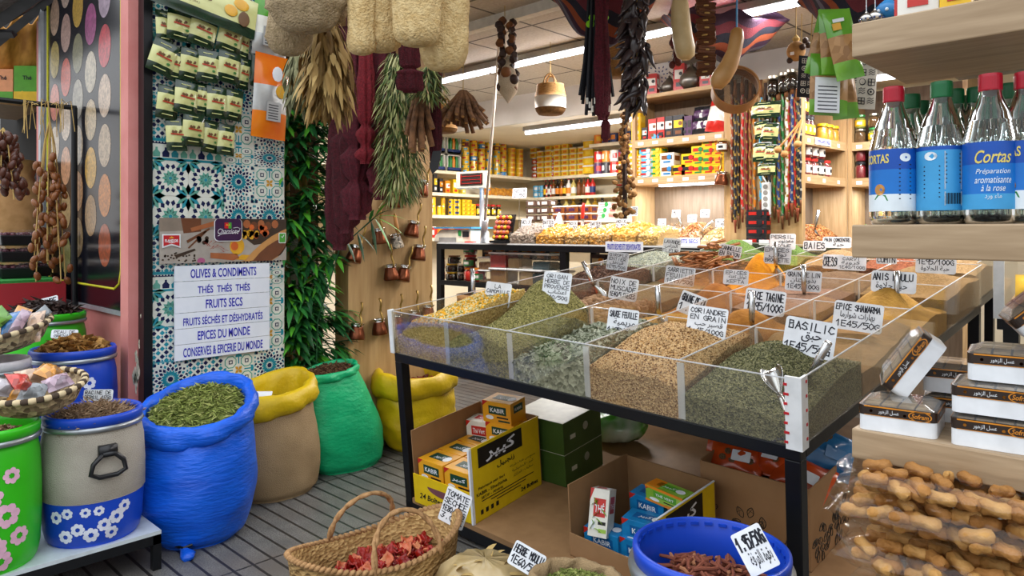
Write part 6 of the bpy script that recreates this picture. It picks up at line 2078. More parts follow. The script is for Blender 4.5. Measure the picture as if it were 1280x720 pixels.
for k, px in enumerate((602, 608, 614, 621, 628)):
 y = onx(-6.03, px, 262).y
 o = jar('darkjar', .035, .14, 'dark_glass', 't_red', 't_yellow')
 put(o, (-6.1, y, 1.486), RZL, f'dark sauce jar, {ORD[k]} after the flat yellow packets on the third grocery shelf', 'jar', 'dark sauce jars')
for k in range(8):
 q = ony(YB+.08, 690+9*k, 270)
 o = small_bottle(f'oil{k % 3}', ('oil', 'dark_glass', 'pale_oil')[k % 3], ('t_yellow', 't_dark', 't_yellow')[k % 3], ('t_yellow', 't_green', 't_yellow2')[k % 3], .045, .21)
 put(o, (q.x, q.y, 1.486), 0, f'oil bottle, {ORD[k]} along the third end-wall shelf behind the clear boxes', 'bottle', 'oil bottles on the end wall')
for k in range(3):
 o = carton('bread', .16, .14, .06, ('t_white', 't_pink', 't_green'))
 put(o, (-4.72+.02*k, 6.4, 1.441+.061*k), 0, f'pale patterned box, {ORD[k]} up in the pile beside the garland', 'box', 'pale patterned boxes')
for k, px in enumerate((545, 553, 560, 567, 576, 585)):
 y = onx(-6.03, px, 290).y
 o = tin(('r4', k % 2), .045, .12, (('t_red', 't_white', ''), ('t_orange', 't_yellow', ''))[k % 2])
 put(o, (-6.08, y, 1.236), k, f'red or orange tin, {ORD[k]} from the oak panel on the lowest grocery shelf', 'tin', 'red and orange tins on the lowest shelf')
# the counter
CY, CZ = 4.3, 1.205
ct = thing('counter', 'long black steel counter with white top between the tin shelves and the oak shelving', 'counter', (-3.6, CY, 0))
MB().bx((-1.47, 0, CZ-.012), (1.28, .42, CZ)).build('worktop', 'white_plastic', ct)
f = MB().bx((-1.47, -.012, CZ-.06), (1.28, .03, CZ-.012)).bx((-1.47, .38, CZ-.05), (1.28, .42, CZ-.012))
f.build('top_rail', 'black_steel', ct)
for x in (-1.47, 0.0, 1.2):
 for y in (-.01, .38):
  MB().bx((x, y, 0), (x+.06, y+.045, CZ-.05)).build('leg', 'black_steel', ct)
MB().bx((-1.41, -.01, .82), (1.26, .03, .86)).bx((-1.41, .03, .845), (1.26, .4, .86), 0).build('shelf_board', 'black_steel', ct)
M('dark_box', '#1e1a1c', .4, col2='#4b3b3a', nscale=18)
ux = lambda px, y=CY+.05: ony(y, px, 340).x
jk = 0
for k, (px, lev, r, h, m, lid, lb) in enumerate([(549, 0, .04, .1, 't_red', 't_white', 'red jar'), (549, 1, .04, .1, 't_red', 't_red', 'red jar'), (563, 0, .075, .075, 'dark_glass', 't_yellow', 'dark jar with yellow lid'), (563, 1, .075, .075, 'dark_glass', 't_yellow', 'dark jar with yellow lid'), (565, 2, .07, .075, 'dark_glass', 't_brown', 'dark jar with brown lid'),
  (574, 0, .05, .075, 'dark_glass', 't_white', 'small dark jar with white lid'), (574, 1, .05, .075, 'dark_glass', 't_white', 'small dark jar with white lid'),
  (585, 0, .07, .125, 't_red', 't_orange', 'red jar with orange lid'), (585, 1, .07, .115, 't_maroon', 't_red', 'maroon jar with green label'), (585, 2, .07, .115, 't_maroon', 't_red', 'maroon jar with green label'),
  (597, 0, .065, .125, 't_red', 't_orange', 'red jar with green label')]):
 t = jar(f'uj{k}', r*.9, h, m, lid, 't_green' if 'green' in lb else None)
 zz = .861+sum({0: 0, 1: .0, 2: .0}[0] for _ in range(1))
 base = {549: .1, 563: .075, 565: .075, 574: .075, 585: .12, 597: .12}[px]*1.005*lev
 put(t, (ux(px), CY+.08, .861+base), 0, f'{lb} under the counter, {("bottom", "middle", "top")[lev]} of its stack, group {ORD[k]}'.replace(', group '+ORD[k], ''), 'jar', 'jars stacked under the counter')
 t['label'] = {0: 'lower red jar at the counter leg below the scale', 1: 'upper red jar at the counter leg below the scale', 2: 'lowest dark jar with yellow lid under the scale', 3: 'second dark jar with yellow lid under the scale', 4: 'topmost dark jar with brown lid under the scale',
     5: 'lower small dark jar with white lid under the scale', 6: 'upper small dark jar with white lid under the scale', 7: 'lowest red jar with orange lid under the scale', 8: 'middle maroon jar with green label under the scale', 9: 'topmost maroon jar with green label under the scale', 10: 'single red jar with orange lid beside the white-lidded tubs'}[k]
clear_mat('tub_clear', '#f8f8f6', .15, .05, .2)
for k, (px, lev, w_, h_, m, fl, lb) in enumerate([(608, 0, .17, .13, 'pale_seed', .15, 'almost empty clear tub'), (608, 1, .17, .13, 'fig_b', .55, 'clear tub of tan pieces'), (625, 0, .2, .16, 'chip_a', .9, 'clear tub of golden brown chips'), (625, 1, .2, .16, 't_red', .85, 'clear tub of red candied fruit'),
  (645, 0, .17, .16, 't_white', .1, 'empty clear tub'), (645, 1, .17, .16, 'gourd_pale', .6, 'clear tub of yellow pieces'), (660, 0, .18, .16, 'gourd_pale', .9, 'clear tub of pale yellow sticks'), (660, 1, .18, .16, 't_white', .08, 'nearly empty clear tub'),
  (679, 0, .2, .16, M('teal_bits', '#24525c', .5), .8, 'clear tub of teal pieces'), (679, 1, .2, .16, 'teal_bits', .45, 'half-full clear tub of teal pieces'), (693, 0, .2, .16, 'gourd_pale', .2, 'clear tub at the counter post')]):
 h_ = .132 if h_ > .14 else .11
 p = (ux(px), CY+.1, .861+(h_+.003)*lev)
 t = thing('food_tub', f'{lb} with white lid under the counter, {("lower", "upper")[lev]} row', 'tub', p, 0, 'clear tubs under the counter')
 MB().box((0, 0, h_*.45), (w_*.9, w_*.8, h_*.9), taper=1.06).build('wall', 'tub_clear', t, bevel=.008)
 if fl > .05:
  mb = MB().box((0, 0, h_*.45*fl+.004), (w_*.86, w_*.76, h_*.88*fl), taper=1.03)
  for _ in range(40):
   mb.ball((random.uniform(-.4, .4)*w_, random.uniform(-.36, .36)*w_, h_*.88*fl), .014, nu=5, nv=4)
  mb.build('contents', m, t)
 MB().box((0, 0, h_*.95), (w_*1.02, w_*.92, h_*.13)).build('lid', 'white_plastic', t, bevel=.006)
for k in range(6):
 for lev in range(2):
  o = carton('blk', .15, .1, .13, ('dark_box', 'gourd_pale', 't_orange'), name='date_box')
  put(o, (-3.35+.158*k, CY+.2, .861+.135*lev), 0, f'black printed date box under the counter past the post, {("lower", "upper")[lev]} row, {ORD[k]} along', 'box', 'black printed date boxes under the counter')
for k in range(6):
 o = carton('blk', .15, .1, .13, ('dark_box', 'gourd_pale', 't_orange'), name='date_box')
 put(o, (-4.66+.158*k, CY+.3, .861+.2), 0, f'black printed date box behind the jars and tubs, {ORD[k]} along', 'box', 'black printed date boxes under the counter')
q = ony(CY+.15, 590, 400)
for k, px in enumerate((585, 640)):
 o = MB().lathe([(.18, 0), (.22, .1), (.23, .5), (.21, .7), (.215, .74), (.19, .74), (.18, .68), (.001, .66)], 28, wob=lambda a, z: .03*math.sin(a*5+z*7)).build('paper_sack', 'paper_sack', smooth=True)
 put(o, (ux(px), CY+.2, 0), 0, ('brown paper sack standing under the counter below the jars', 'brown paper sack standing under the counter below the tubs')[k], 'sack')
t = thing('weighing_scale', 'cream electronic weighing scale with blue tray on the counter', 'scale', (ux(577, CY+.2), CY+.2, CZ), .15)
mb = MB().prism([(-.22, 0), (-.21, .06), (-.14, .12), (.2, .12), (.22, .1), (.22, 0)], .28, o=(0, -.14, 0))
mb.build('housing', M('cream_plastic', '#ddd6c4', .4), t, bevel=.012)
MB().bx((-.15, -.146, 0), (.05, -.14, .045)).build('base_recess', M('grey_plastic', '#8d8b88', .4), t)
MB().bx((-.2, -.16, .126), (.24, .16, .14)).build('tray', M('blue_tray', '#3f8dc0', .3), t)
MB().bx((.08, -.147, .06), (.11, -.141, .11)).build('sticker', 't_green', t)
MB().bx((.13, -.147, .05), (.2, -.141, .1)).build('keypad', 't_dark', t)
MB().lathe([(.022, .1), (.022, .5)], 12, c=(.16, .1, 0)).build('column', 'alu', t, smooth=True)
MB().bx((-.12, .06, .5), (.23, .14, .66)).build('display_head', 'cream_plastic', t, bevel=.01)
mb = MB().bx((-.06, .052, .53), (.2, .06, .64)).build('screen', M('lcd', '#3c3230', .2), t)
mb = MB()
for i in range(3):
 mb.bx((-.05, .046, .545+.033*i), (.19, .051, .549+.033*i))
mb.bx((-.05, .046, .54), (-.046, .051, .63)).bx((.186, .046, .54), (.19, .051, .63))
mb.build('red_lines', 't_red', t)
p0 = Vector((ux(604, CY+.05), CY+.05, CZ)); p1_ = W(628, 4, 4.9)
e = p1_-p0
t = thing('white_pole', 'thin white pole rising from the counter beside the scale to the ceiling', 'pole', p0)
MB().tube([(0, 0, 0), e], .011, 10).build('pipe', 'white_paint', t, smooth=True)
MB().tube([(0, 0, 0), e*.12], .03, 12).build('socket', 'alu', t, smooth=True)
q = CAM
x = ux(629)
t = thing('fruit_box', 'clear hinged box of marzipan fruits standing tilted on the counter', 'fruit box', (x, CY+.03, CZ), 0)
mb = MB().box((0, .04, .12), (.2, .012, .25), rotm(-.25, 0, 0)).box((0, .0, .012), (.2, .1, .02))
mb.build('tray', 'black_plastic', t)
MB().box((0, .015, .125), (.205, .004, .26), rotm(-.25, 0, 0)).build('cover', 'film', t)
fr = None
for i in range(5):
 for j in range(5):
  m = [M('fruit_yellow', '#e3b821', .4), M('fruit_orange', '#de7a2a', .4), M('fruit_red', '#c8403a', .4), M('fruit_pink', '#d9756a', .4)][(i*2+j) % 4]
  o = MB().ball((0, 0, 0), (.017, .017, .018), nu=10, nv=8).build('marzipan_fruit', m, smooth=True)
  o.location = (x-.072+.036*i, CY+.012+.012*j, CZ+.05+.042*j)
  tag(o, f'small marzipan fruit in the clear box, {ORD[j]} row up, {ORD[i]} from the scale', 'sweet', 'marzipan fruits in the clear box')
M('almond', '#b9aca0', .6, col2='#8f8075', nscale=60); M('candied', '#e0a63e', .35, col2='#c98a28', nscale=30, coat=.3); M('candied_b', '#d6ae6c', .4, coat=.3); M('apricot', '#e0751f', .45)
CUB = MB().ball((0, 0, 0), .5, nu=6, nv=4)
CV, CF = CUB.v[0], CUB.f
bins = [(636, 668, 'almond_heap', ['almond', 'almond'], .13, 'grey sugared almonds heaped in the first clear counter bin'), (669, 704, 'candied_fruit', ['candied', 'candied_b', 'candied'], .12, 'golden candied fruit cubes in the second counter bin'), (705, 735, 'candied_fruit', ['candied_b', 'candied'], .115, 'golden candied fruit cubes in the third counter bin'),
  (736, 763, 'candied_fruit', ['candied', 'candied_b'], .12, 'golden candied fruit cubes in the fourth counter bin'), (764, 795, 'dried_pineapple', [M('pine', '#eec468', .35, coat=.3), 'candied'], .13, 'pale yellow dried pineapple rings heaped in the fifth counter bin'), (796, 822, 'dried_pineapple', ['candied_b', 'pine'], .1, 'tan dried fruit strips at the end of the counter bins')]
for (a, b, nme, ms, hh, lb) in bins:
 xa, xb = ony(CY, a, 300).x, ony(CY, b, 300).x
 t = thing('counter_bin', 'clear box on the counter holding '+lb.split(' in the')[0].split(' heaped')[0].split(' at the')[0]+f', {ORD[[636, 669, 705, 736, 764, 796].index(a)]} from the scale', 'bin', ((xa+xb)/2, CY, CZ))
 w_ = xb-xa
 for (p0_, p1_) in (((-w_/2+.002, .0, 0), (w_/2-.002, .004, .09)), ((-w_/2, .0, 0), (-w_/2+.004, .3, .09)), ((w_/2-.004, 0, 0), (w_/2, .3, .09)), ((-w_/2, .296, 0), (w_/2, .3, .12))):
  MB().bx(p0_, p1_).build('panel', 'acrylic', t)
 o = heap(0, 0, lambda u, v: .06+(hh-.06)*math.sin(min(1, v*1.5)*PI/2)+g(u, v, .5, .7, .5, .03)+nz(u, v, 7, a), ms, lb, M_=Matrix.Translation((0, 0, CZ)), x=(xa+.006, xb-.006), y=(CY+.006, CY+.29), n=16, name=nme,
    grains=[(CV, CF, 260, .024, list(range(len(ms))), PI, ''), (CV, CF, 80, .024, list(range(len(ms))), PI, 'front')])
o = MB()
for k in range(22):
 o.ball((random.uniform(-.13, .13), random.uniform(-.03, .03), random.uniform(0, .02)), (.026, .022, .01), rotm(random.uniform(-.6, .6), random.uniform(-.6, .6), 0), nu=8, nv=5)
o = o.build('dried_apricots', 'apricot', smooth=True)
o.location = (ux(693, CY+.3), CY+.22, CZ+.14)
tag(o, 'orange dried apricots scattered on top of the candied fruit', 'dried apricots', kind='stuff')
t = thing('knife', 'knife with red handle standing upright in the candied fruit', 'knife', (ux(728, CY+.2), CY+.2, CZ+.1), .3)
MB().prism([(-.015, 0), (.012, 0), (.016, .1), (-.012, .1)], .002).build('blade', 'steel', t)
MB().tube([(0, 0, .1), (.003, 0, .14), (.008, 0, .2), (.012, 0, .225)], [.013, .015, .014, .01], 10).build('handle', 't_red', t, smooth=True)
for k, (px, lev) in enumerate([(668+17*i, l) for i in range(5) for l in range(6 if i < 2 else 5)]):
 i = (px-668)//17
 x = ony(CY+.36, px, 270).x
 o = tub('loafbox' if i < 2 else 'nutbox', .12, .1, .062, [M('loaf', '#3d2a22', .4, col2='#6c5144', nscale=20), 'film', 't_white'] if i < 2 else [M('nutmix', '#a8642c', .4, col2='#6d3a18', kind='voronoi', nscale=50), 't_white', 't_purple'])
 put(o, (x, CY+.36, CZ+.0005+.063*lev), 0, f'clear box of {"dark cake" if i < 2 else "nut sweets"}, {ORD[lev]} up in the {ORD[i]} stack behind the candied fruit', 'box', 'clear boxes stacked at the rear of the counter')
MB()
o = MB().lathe([(.05, 0), (.045, .03), (.012, .13), (.004, .14)], 16).build('sweet_cone', 't_white', smooth=True)
put(o, (ux(699, CY+.25), CY+.25, CZ+.12), 0, 'white paper cone of sweets standing among the candied fruit', 'cone')
M('white_blue', '#e9eef8', .4)
for (a, b, y0, y1, txt, lb) in ((757, 804, 302, 315, 'FRUITS SECHES ET DESHYDRATES', 'white shelf sign with blue lettering fixed to the counter edge'), (841, 875, 297, 306, 'FRUITS SECS', 'small white shelf sign with blue lettering under the lit nut bins')):
 Y_ = CY-.016 if a < 800 else 4.66
 pa, pb = ony(Y_, a, y1), ony(Y_, b, y1)
 zt = ony(Y_, (a+b)/2, y0).z
 zb = ony(Y_, (a+b)/2, y1).z
 o = MB().bx((pa.x, Y_-.003, zb), (pb.x, Y_, zt)).build('shelf_sign', 'white_blue')
 tag(o, lb, 'sign')
 mb = MB(); write(mb, txt, ((pa.x+pb.x)/2, Y_-.0045, (zt+zb)/2), h=(zt-zb)*.55, wd=(pb.x-pa.x)*.88, bold=.02); mb.build('lettering', 'sign_blue', o)
for k, (px, py, wpx, hpx, lb) in enumerate(((657, 289, 13, 16, 'the grey almonds'), (685, 288, 14, 14, 'the second counter bin'), (716, 288, 10, 12, 'the third counter bin'), (744, 289, 13, 13, 'the fourth counter bin'), (776, 286, 12, 13, 'the dried pineapple'), (792, 270, 9, 12, 'the garland end'), (649, 248, 18, 13, 'the pasta bags, held up high'))):
 d = ony(CY+.12, px, py).y and (ony(CY+.12, px, py)-CAM).dot(FW)
 p = ony(CY+.12, px, py)
 card(Matrix.Translation(p)@Matrix.Rotation(.1, 4, 'Z')@Matrix.Rotation(-.12, 4, 'X'), wpx*d/FPX*1.25, hpx*d/FPX, ['DATTES', '1.95'] if k % 2 else ['NOIX', '2.50'], f'price card standing behind {lb} on the counter')
tag(MB().tube([ony(CY+.124, 649, 243), Vector((ony(CY+.125, 649, 256).x, CY+.125, CZ))], .003, 5).build('card_stick', 'steel'), 'thin stick holding the high price card above the counter', 'stick')
# oak shelving with packets
YO = 4.75
def oz(px, py, y=YO):
 return ony(y, px, py).z
xa, xb = ony(YO, 790, 200).x, ony(YO, 910, 200).x
un = thing('oak_shelving', 'tall oak shelf unit of packets and small boxes behind the counter', 'shelving', (xa, YO, 0))
wU = xb-xa
zC, zA, zB = oz(850, 112), oz(850, 170), oz(850, 219)
MB().bx((0, 0, 0), (.03, .3, zC)).build('side_panel', 'oak_upright', un)
MB().bx((wU-.03, 0, 0), (wU, .3, zC)).build('side_panel', 'oak_upright', un)
MB().bx((.03, .28, .9), (wU-.03, .3, zC)).build('back_panel', M('oak_back', '#857361', .6, col2='#73624f', nscale=5, stretch=(12, 12, 1)), un)
for (z, t_) in ((zC, .03), (zA, .06), (zB, .06)):
 MB().bx((.0 if z == zC else .03, -.006, z-t_), (wU if z == zC else wU-.03, .28, z)).build('shelf', 'oak', un, bevel=.002)
MB().bx((.03, -.005, CZ-.06), (wU-.03, .28, CZ+.0)).build('shelf', 'white_plastic', un)
mb = MB()
for z in (zA, zB):
 for k in range(6):
  x = .06+k*wU/6.2
  mb.bx((x, -.0075, z-.042), (x+.05, -.0065, z-.018))
mb.build('price_tickets', 'white_card', un)
MB().bx((.22, .04, zB-.075), (wU-.04, .07, zB-.06)).build('strip_light', M('strip_glow', '#eef4ff', emit=7, kind='none'), un)
lamp('niche_lamp', (xa+wU*.55, YO+.08, zB-.08), wU*.7, .05, 7, (.9, .95, 1))
for k, (a, b, m, lb, hh) in enumerate(((806, 838, ['t_white', 'pale_seed'], 'whitish shredded coconut heap in the lit niche', .1), (840, 872, ['nutmix', 'fig_b'], 'brown nut heap in the middle of the lit niche', .13), (874, 905, ['gourd_pale', 'candied_b'], 'pale cashew heap at the hose panel end of the lit niche', .1))):
 X0, X1 = ony(YO, a, 290).x, ony(YO, b, 290).x
 heap(0, 0, lambda u, v: .03+hh*math.sin(min(1, v*1.4)*PI/2)*(.6+.4*math.sin(u*PI)), ms := m, lb, M_=Matrix.Translation((0, 0, CZ)), x=(X0, X1), y=(YO+.02, YO+.26), n=16, name='nut_heap', grains=[(OCT, OCTF, 260, .022, [0, 1], PI, '')])
 o = MB().bx((X0-.002, YO+.004, CZ), (X1+.002, YO+.008, CZ+.12)).bx((X1+.002, YO+.006, CZ), (X1+.005, YO+.24, CZ+.16)).build('clear_guard', 'acrylic')
 tag(o, f'clear acrylic guard in front of the {lb.split(" heap")[0]}', 'guard')
for k, (px, py) in enumerate(((827, 283), (845, 272), (865, 278), (881, 272), (900, 284))):
 p = ony(YO+.1, px, py)
 card(Matrix.Translation(p)@Matrix.Rotation(-.1, 4, 'X'), .075, .06, ['NOIX', '2.95'], f'price card in the lit nut niche, {ORD[k]} from the garland')
dup(SC, mat=Matrix.Translation(ony(YO+.1, 852, 283))@Matrix.Rotation(-.4, 4, 'Y'), label='small scoop standing in the brown nuts of the lit niche')
dup(SC, mat=Matrix.Translation(ony(YO+.08, 876, 290))@Matrix.Rotation(.9, 4, 'Y'), label='scoop lying before the pale cashews of the lit niche')
def pxw(px, y=YO+.06):
 return ony(y, px, 160).x
row = [(797, .085, .11, ('t_yellow', 't_yellow2', 't_white'), 2, 'yellow tin box'), (808, .05, .1, ('t_dark', 't_white', 't_red'), 1, 'small dark packet'), (818, .08, .16, ('t_red', 't_white', 't_brown'), 1, 'red coffee packet'), (828, .08, .165, ('t_red', 't_white', 't_dark'), 1, 'red coffee packet'),
  (838, .075, .165, ('t_dark', 't_white', 't_brown'), 1, 'black coffee packet'), (850, .1, .165, ('t_dark', 't_yellow', 't_brown'), 1, 'black coffee packet'), (858, .04, .15, ('t_purple', 't_dark', 't_dark'), 1, 'dark purple packet'), (864, .04, .15, ('t_purple', 't_dark', 't_dark'), 1, 'dark purple packet')]
for k, (px, w_, h_, m, n, lb) in enumerate(row):
 for lev in range(n):
  o = carton(f'pk{k}', w_, .07, h_, m, name='coffee_packet')
  put(o, (pxw(px), YO+.07, zA+h_*lev), 0, f'{lb}, {ORD[k]} from the garland on the upper packet shelf'+(', lower one' if n > 1 and lev == 0 else ', upper one' if n > 1 else ''), 'packet')
for k in range(7):
 o = pillow(.1, .13, .03, [(.25, 0), (.7, 1), (1, 0)], ['t_dark', 't_white' if k % 2 else 't_purple'], 'coffee_packet', seed=k)
 o.location = (pxw(872+4.2*(k % 4)), YO+.06+.03*(k//4), zA+.07+.085*(k//4)); o.rotation_euler = (-.25, .1*(k % 3-1), 0)
 tag(o, f'shiny black and white coffee bag, {ORD[k]} of the loose heap on the upper packet shelf', 'packet', 'shiny black coffee bags')
for k in range(2):
 o = pillow(.14, .23, .04, [(.3, 0), (.8, 1), (1, 0)], ['t_red', 't_white'], 'coffee_packet', seed=k)
 o.location = (pxw(897+5*k), YO+.05, zA+.12); o.rotation_euler = (-.2, .15, 0)
 tag(o, ('leaning red and white coffee bag beside the black bags', 'red and white coffee bag nearest the hose panel')[k], 'packet')
low = [(795, 6, .09, .046, ('t_yellow', 't_white', 't_orange'), 'yellow and white flat box'), (802, 4, .05, .046, ('t_yellow', 't_orange', 't_white'), 'narrow yellow box'), (811, 6, .12, .046, ('t_lblue', 't_red', 't_white'), 'blue and red flat box'), (823, 5, .1, .046, ('t_yellow', 't_green', 't_yellow2'), 'yellow flat box'),
  (837, 2, .12, .09, ('t_white', 't_brown', 't_blue'), 'white box with brown print'), (851, 1, .12, .08, ('t_yellow', 't_dark', 't_red'), 'yellow and black tea tin'), (864, 2, .12, .08, ('t_yellow', 't_dark', 't_red'), 'yellow and black tea tin'), (876, 3, .11, .07, ('t_yellow', 't_red', 't_green'), 'yellow tin with red print'), (889, 4, .11, .065, ('t_yellow', 't_green', 't_red'), 'yellow tin with green print'), (901, 4, .09, .065, ('t_yellow', 't_orange', 't_red'), 'orange-yellow tin')]
for k, (px, n, w_, h_, m, lb) in enumerate(low):
 for lev in range(n):
  o = carton(f'lo{k}', w_, .1, h_*.98, m, name='small_box')
  put(o, (pxw(px), YO+.07, zB+h_*lev), 0, f'{lb}, {ORD[lev]} up, {ORD[k]} pile from the garland, lower packet shelf', 'box', 'small boxes on the lower packet shelf')
for k in range(3):
 o = carton('lo2b', .14, .1, .045, ('t_blue', 't_red', 't_lblue'), name='small_box')
 put(o, (pxw(817+8*k), YO+.09, zB+.285), .1*(k-1), f'blue flat box lying across the piles, {ORD[k]} from the garland, lower packet shelf', 'box', 'small boxes on the lower packet shelf')
t = thing('decorated_plate', 'blue and white decorated plate standing on top of the oak shelving', 'plate', (pxw(822), YO+.12, zC+.0), 0)
MB().lathe([(.001, 0), (.09, 0), (.15, .012), (.16, .016), (.09, .012), (.001, .01)], 40, c=(0, 0, .16), R=None).build('dish', 't_white', t, smooth=True)
pl = t.children[0]; pl.data.transform(Matrix.Translation((0, 0, .16))@Matrix.Rotation(PI/2-.15, 4, 'X')@Matrix.Translation((0, 0, -.16)))
mb = MB()
for rr, n in ((.145, 26), (.115, 20), (.06, 10), (.03, 6)):
 for k in range(n):
  a = k*2*PI/n
  mb.ball((rr*math.cos(a), rr*math.sin(a), .018), (.011, .006, .002), rotm(0, 0, a), nu=5, nv=3)
o = mb.build('blue_pattern', 't_navy', t); o.data.transform(Matrix.Translation((0, 0, .16))@Matrix.Rotation(PI/2-.15, 4, 'X'))
def teapot(label, x, k):
 t = thing('teapot', label, 'teapot', (x, YO+.08, zC), .4)
 MB().lathe([(.03*k, 0), (.05*k, .005), (.075*k, .04*k), (.07*k, .08*k), (.045*k, .11*k), (.03*k, .12*k)], 24).build('body', M('pewter', '#85827c', .3, .9), t, smooth=True)
 MB().lathe([(.034*k, .115*k), (.03*k, .13*k), (.01*k, .145*k), (.012*k, .155*k), (.001, .165*k)], 16).build('lid', 'pewter', t, smooth=True)
 MB().tube([(-.065*k, 0, .04*k), (-.1*k, 0, .06*k), (-.115*k, 0, .1*k), (-.135*k, 0, .12*k)], [.016*k, .012*k, .008*k, .006*k], 10).build('spout', 'pewter', t, smooth=True)
 MB().tube([(.05*k, 0, .1*k), (.095*k, 0, .105*k), (.105*k, 0, .06*k), (.07*k, 0, .03*k)], .006*k, 8).build('handle', 'pewter', t, smooth=True)
teapot('small pewter teapot on top of the oak shelving beside the plate', pxw(835), .85)
teapot('large pewter teapot on top of the oak shelving beside the red packet', pxw(863), 1.25)
for k, (px, h_, lb) in enumerate(((817, .16, 'red and white packet on the oak shelving top before the decorated plate'), (851, .2, 'tall red and white packet on the oak shelving top between the teapots'), (884, .13, 'red and white packet on the oak shelving top near the sieve'))):
 o = carton(f'rp{k}', .085, .06, h_, ('t_red', 't_white', 't_dark'), name='coffee_packet')
 put(o, (pxw(px), YO+.05, zC+.001), .2, lb, 'packet')
o = MB().lathe([(.02, 0), (.022, .06), (.015, .1)], 12).build('copper_cup', 'copper', smooth=True)
put(o, (pxw(874), YO+.06, zC+.001), 0, 'small copper cup on the oak shelving top', 'cup')
o = carton('postcard', .12, .02, .15, ('t_white', 't_blue', 't_orange'), name='picture_card')
put(o, ony(5.3, 777, 130), 0, 'small picture card propped high beside the dried peppers', 'card')
o = jar('hj', .04, .09, 'amber', 'straw', 't_white'); put(o, ony(YO-.06, 903, 190), 0, 'amber jar fixed at the oak shelving edge beside the hoses', 'jar')
o = dup(P0, label='copper coffee pot hung at the oak shelving edge below the amber jar'); o.location = ony(YO-.06, 903, 212); o.rotation_euler = (0, .1, 0)
# panel of coloured hoses
pa, pb = ony(YO, 910, 200).x, ony(YO, 1004, 200).x
o = MB().bx((pa, YO-.02, 0), (pb, YO+.02, 2.34)).build('wall_panel', 'oak_panel')
tag(struct(o), 'oak panel behind the hanging coloured hoses', 'wall panel')
HC = ['t_red', 't_dark', 't_dark', 't_red', 'st_d', 't_lblue', 't_green', 't_maroon', 't_orange', 't_dark', 't_white', 't_navy']
tails = [(915, 262, 'st_d'), (919, 275, 't_dark'), (923, 270, 't_dark'), (928, 262, 't_red'), (933, 268, 't_maroon'), (938, 258, 'st_d'), (943, 262, 't_orange'), (951, 252, 't_lblue'), (957, 256, 't_dark'), (962, 272, 't_dark'), (968, 258, 't_green'), (973, 262, 't_navy'), (978, 270, 't_green'),
   (983, 258, 't_white'), (986, 265, 't_red'), (990, 254, 't_navy'), (994, 262, 't_red'), (997, 260, 't_dark'), (1000, 250, 't_dark')]
M('band_yellow', '#a98a38', .6); M('band_pale', '#a9a69a', .6)
for k, (px, yb_, m) in enumerate(tails):
 yy = YO-.035-.012*(k % 2)
 top = ony(yy, px, 118+4*(k % 3)); bot = ony(yy, px, yb_)
 L_ = top.z-bot.z
 t = thing('pipe_hose', f'{ {"t_red":"red","t_dark":"black","st_d":"rust","t_lblue":"pale blue","t_green":"green","t_maroon":"maroon","t_orange":"orange","t_navy":"navy","t_white":"white"}[m] } striped water-pipe hose, {ORD[k]} from the oak shelving on the panel', 'hose', top, 0, 'coloured water-pipe hoses on the oak panel')
 mb = MB()
 N = 46
 pts = [(.004*math.sin(q*.5+k), 0, -L_*q/N) for q in range(N+1)]
 k0 = len(mb.f)
 mb.tube(pts, .0105, 8, 0)
 for q in range(N*8):
  ring, seg = q//8, q % 8
  if (seg+ring*2) % 8 < 2:
   mb.m[k0+q] = 1
 mb.build('tube', [m, 'band_yellow' if k % 3 else 'band_pale'], t, smooth=True)
 MB().tube([(0, 0, -L_), (0, 0, -L_-.02), (.002, 0, -L_-.09)], [.013, .01, .006], 8).build('mouthpiece', 'st_d' if k % 2 else 'dry_orange', t, smooth=True)
 MB().tube([(0, 0, .0), (0, 0, .03), (0, 0, .09), (.0, 0, .12)], [.012, .016, .01, .013], 8).build('stem', 'dry_orange' if k % 2 else 'dry_dark', t, smooth=True)
for k, (px, py, w_, h_, ry) in enumerate(((957, 137, .2, .11, .05), (952, 162, .1, .12, -.1), (962, 165, .12, .12, .1), (953, 190, .13, .13, .0), (964, 192, .1, .12, .05), (958, 212, .12, .08, 0))):
 o = dup(pk0, ony(YO-.1-.01*k, px, py), label=f'green and cream spice packet on the hose panel, {ORD[k]} counted downward')
 o['group'] = 'spice packets on the hose panel'
 o.rotation_euler = (-.1, ry, 0); o.scale = (w_/.13, 1, h_/.165)
t = thing('power_strip', 'white multi-socket power strip hanging among the coloured hoses', 'power strip', ony(YO-.06, 958, 228))
MB().bx((-.03, -.014, -.22), (.03, .014, 0)).build('casing', 'white_plastic', t, bevel=.006)
for q in range(5):
 MB().lathe([(.016, 0), (.016, .003)], 12, c=(0, -.015, -.03-.04*q), R=rotm(PI/2, 0, 0)).build('socket', 'grey_plastic', t)
MB().tube([(0, 0, 0), (-.03, 0, .05), (-.02, 0, .1), (.01, 0, .1)], .005, 6).build('cord', 'white_plastic', t)
for k in range(4):
 o = carton('redtin', .14, .07, .06, ('t_dark', 't_red', 't_dark'), name='small_box')
 put(o, (ony(YO-.08, 948, 290).x, YO-.08, CZ+.001+.061*k), 0, f'dark tin with red band stacked below the hoses, {ORD[k]} up', 'box', 'dark tins below the hoses')
for k, (px, py) in enumerate(((968, 110), (982, 106), (991, 112))):
 o = jar('topjar', .045, .13, 'dark_glass', 'tinplate', None)
 put(o, ony(YO-.03, px, 120)+Vector((0, -.02, .02*k)), 0, f'dark glass jar on top of the hose panel, {ORD[k]} from the sieve', 'jar')
o = MB().bx((pa-.02, YO-.12, CZ-.05), (pb+.25, YO-.03, CZ)).build('counter_edge', 'black_steel')
tag(o, 'black counter ledge below the coloured hoses', 'ledge')
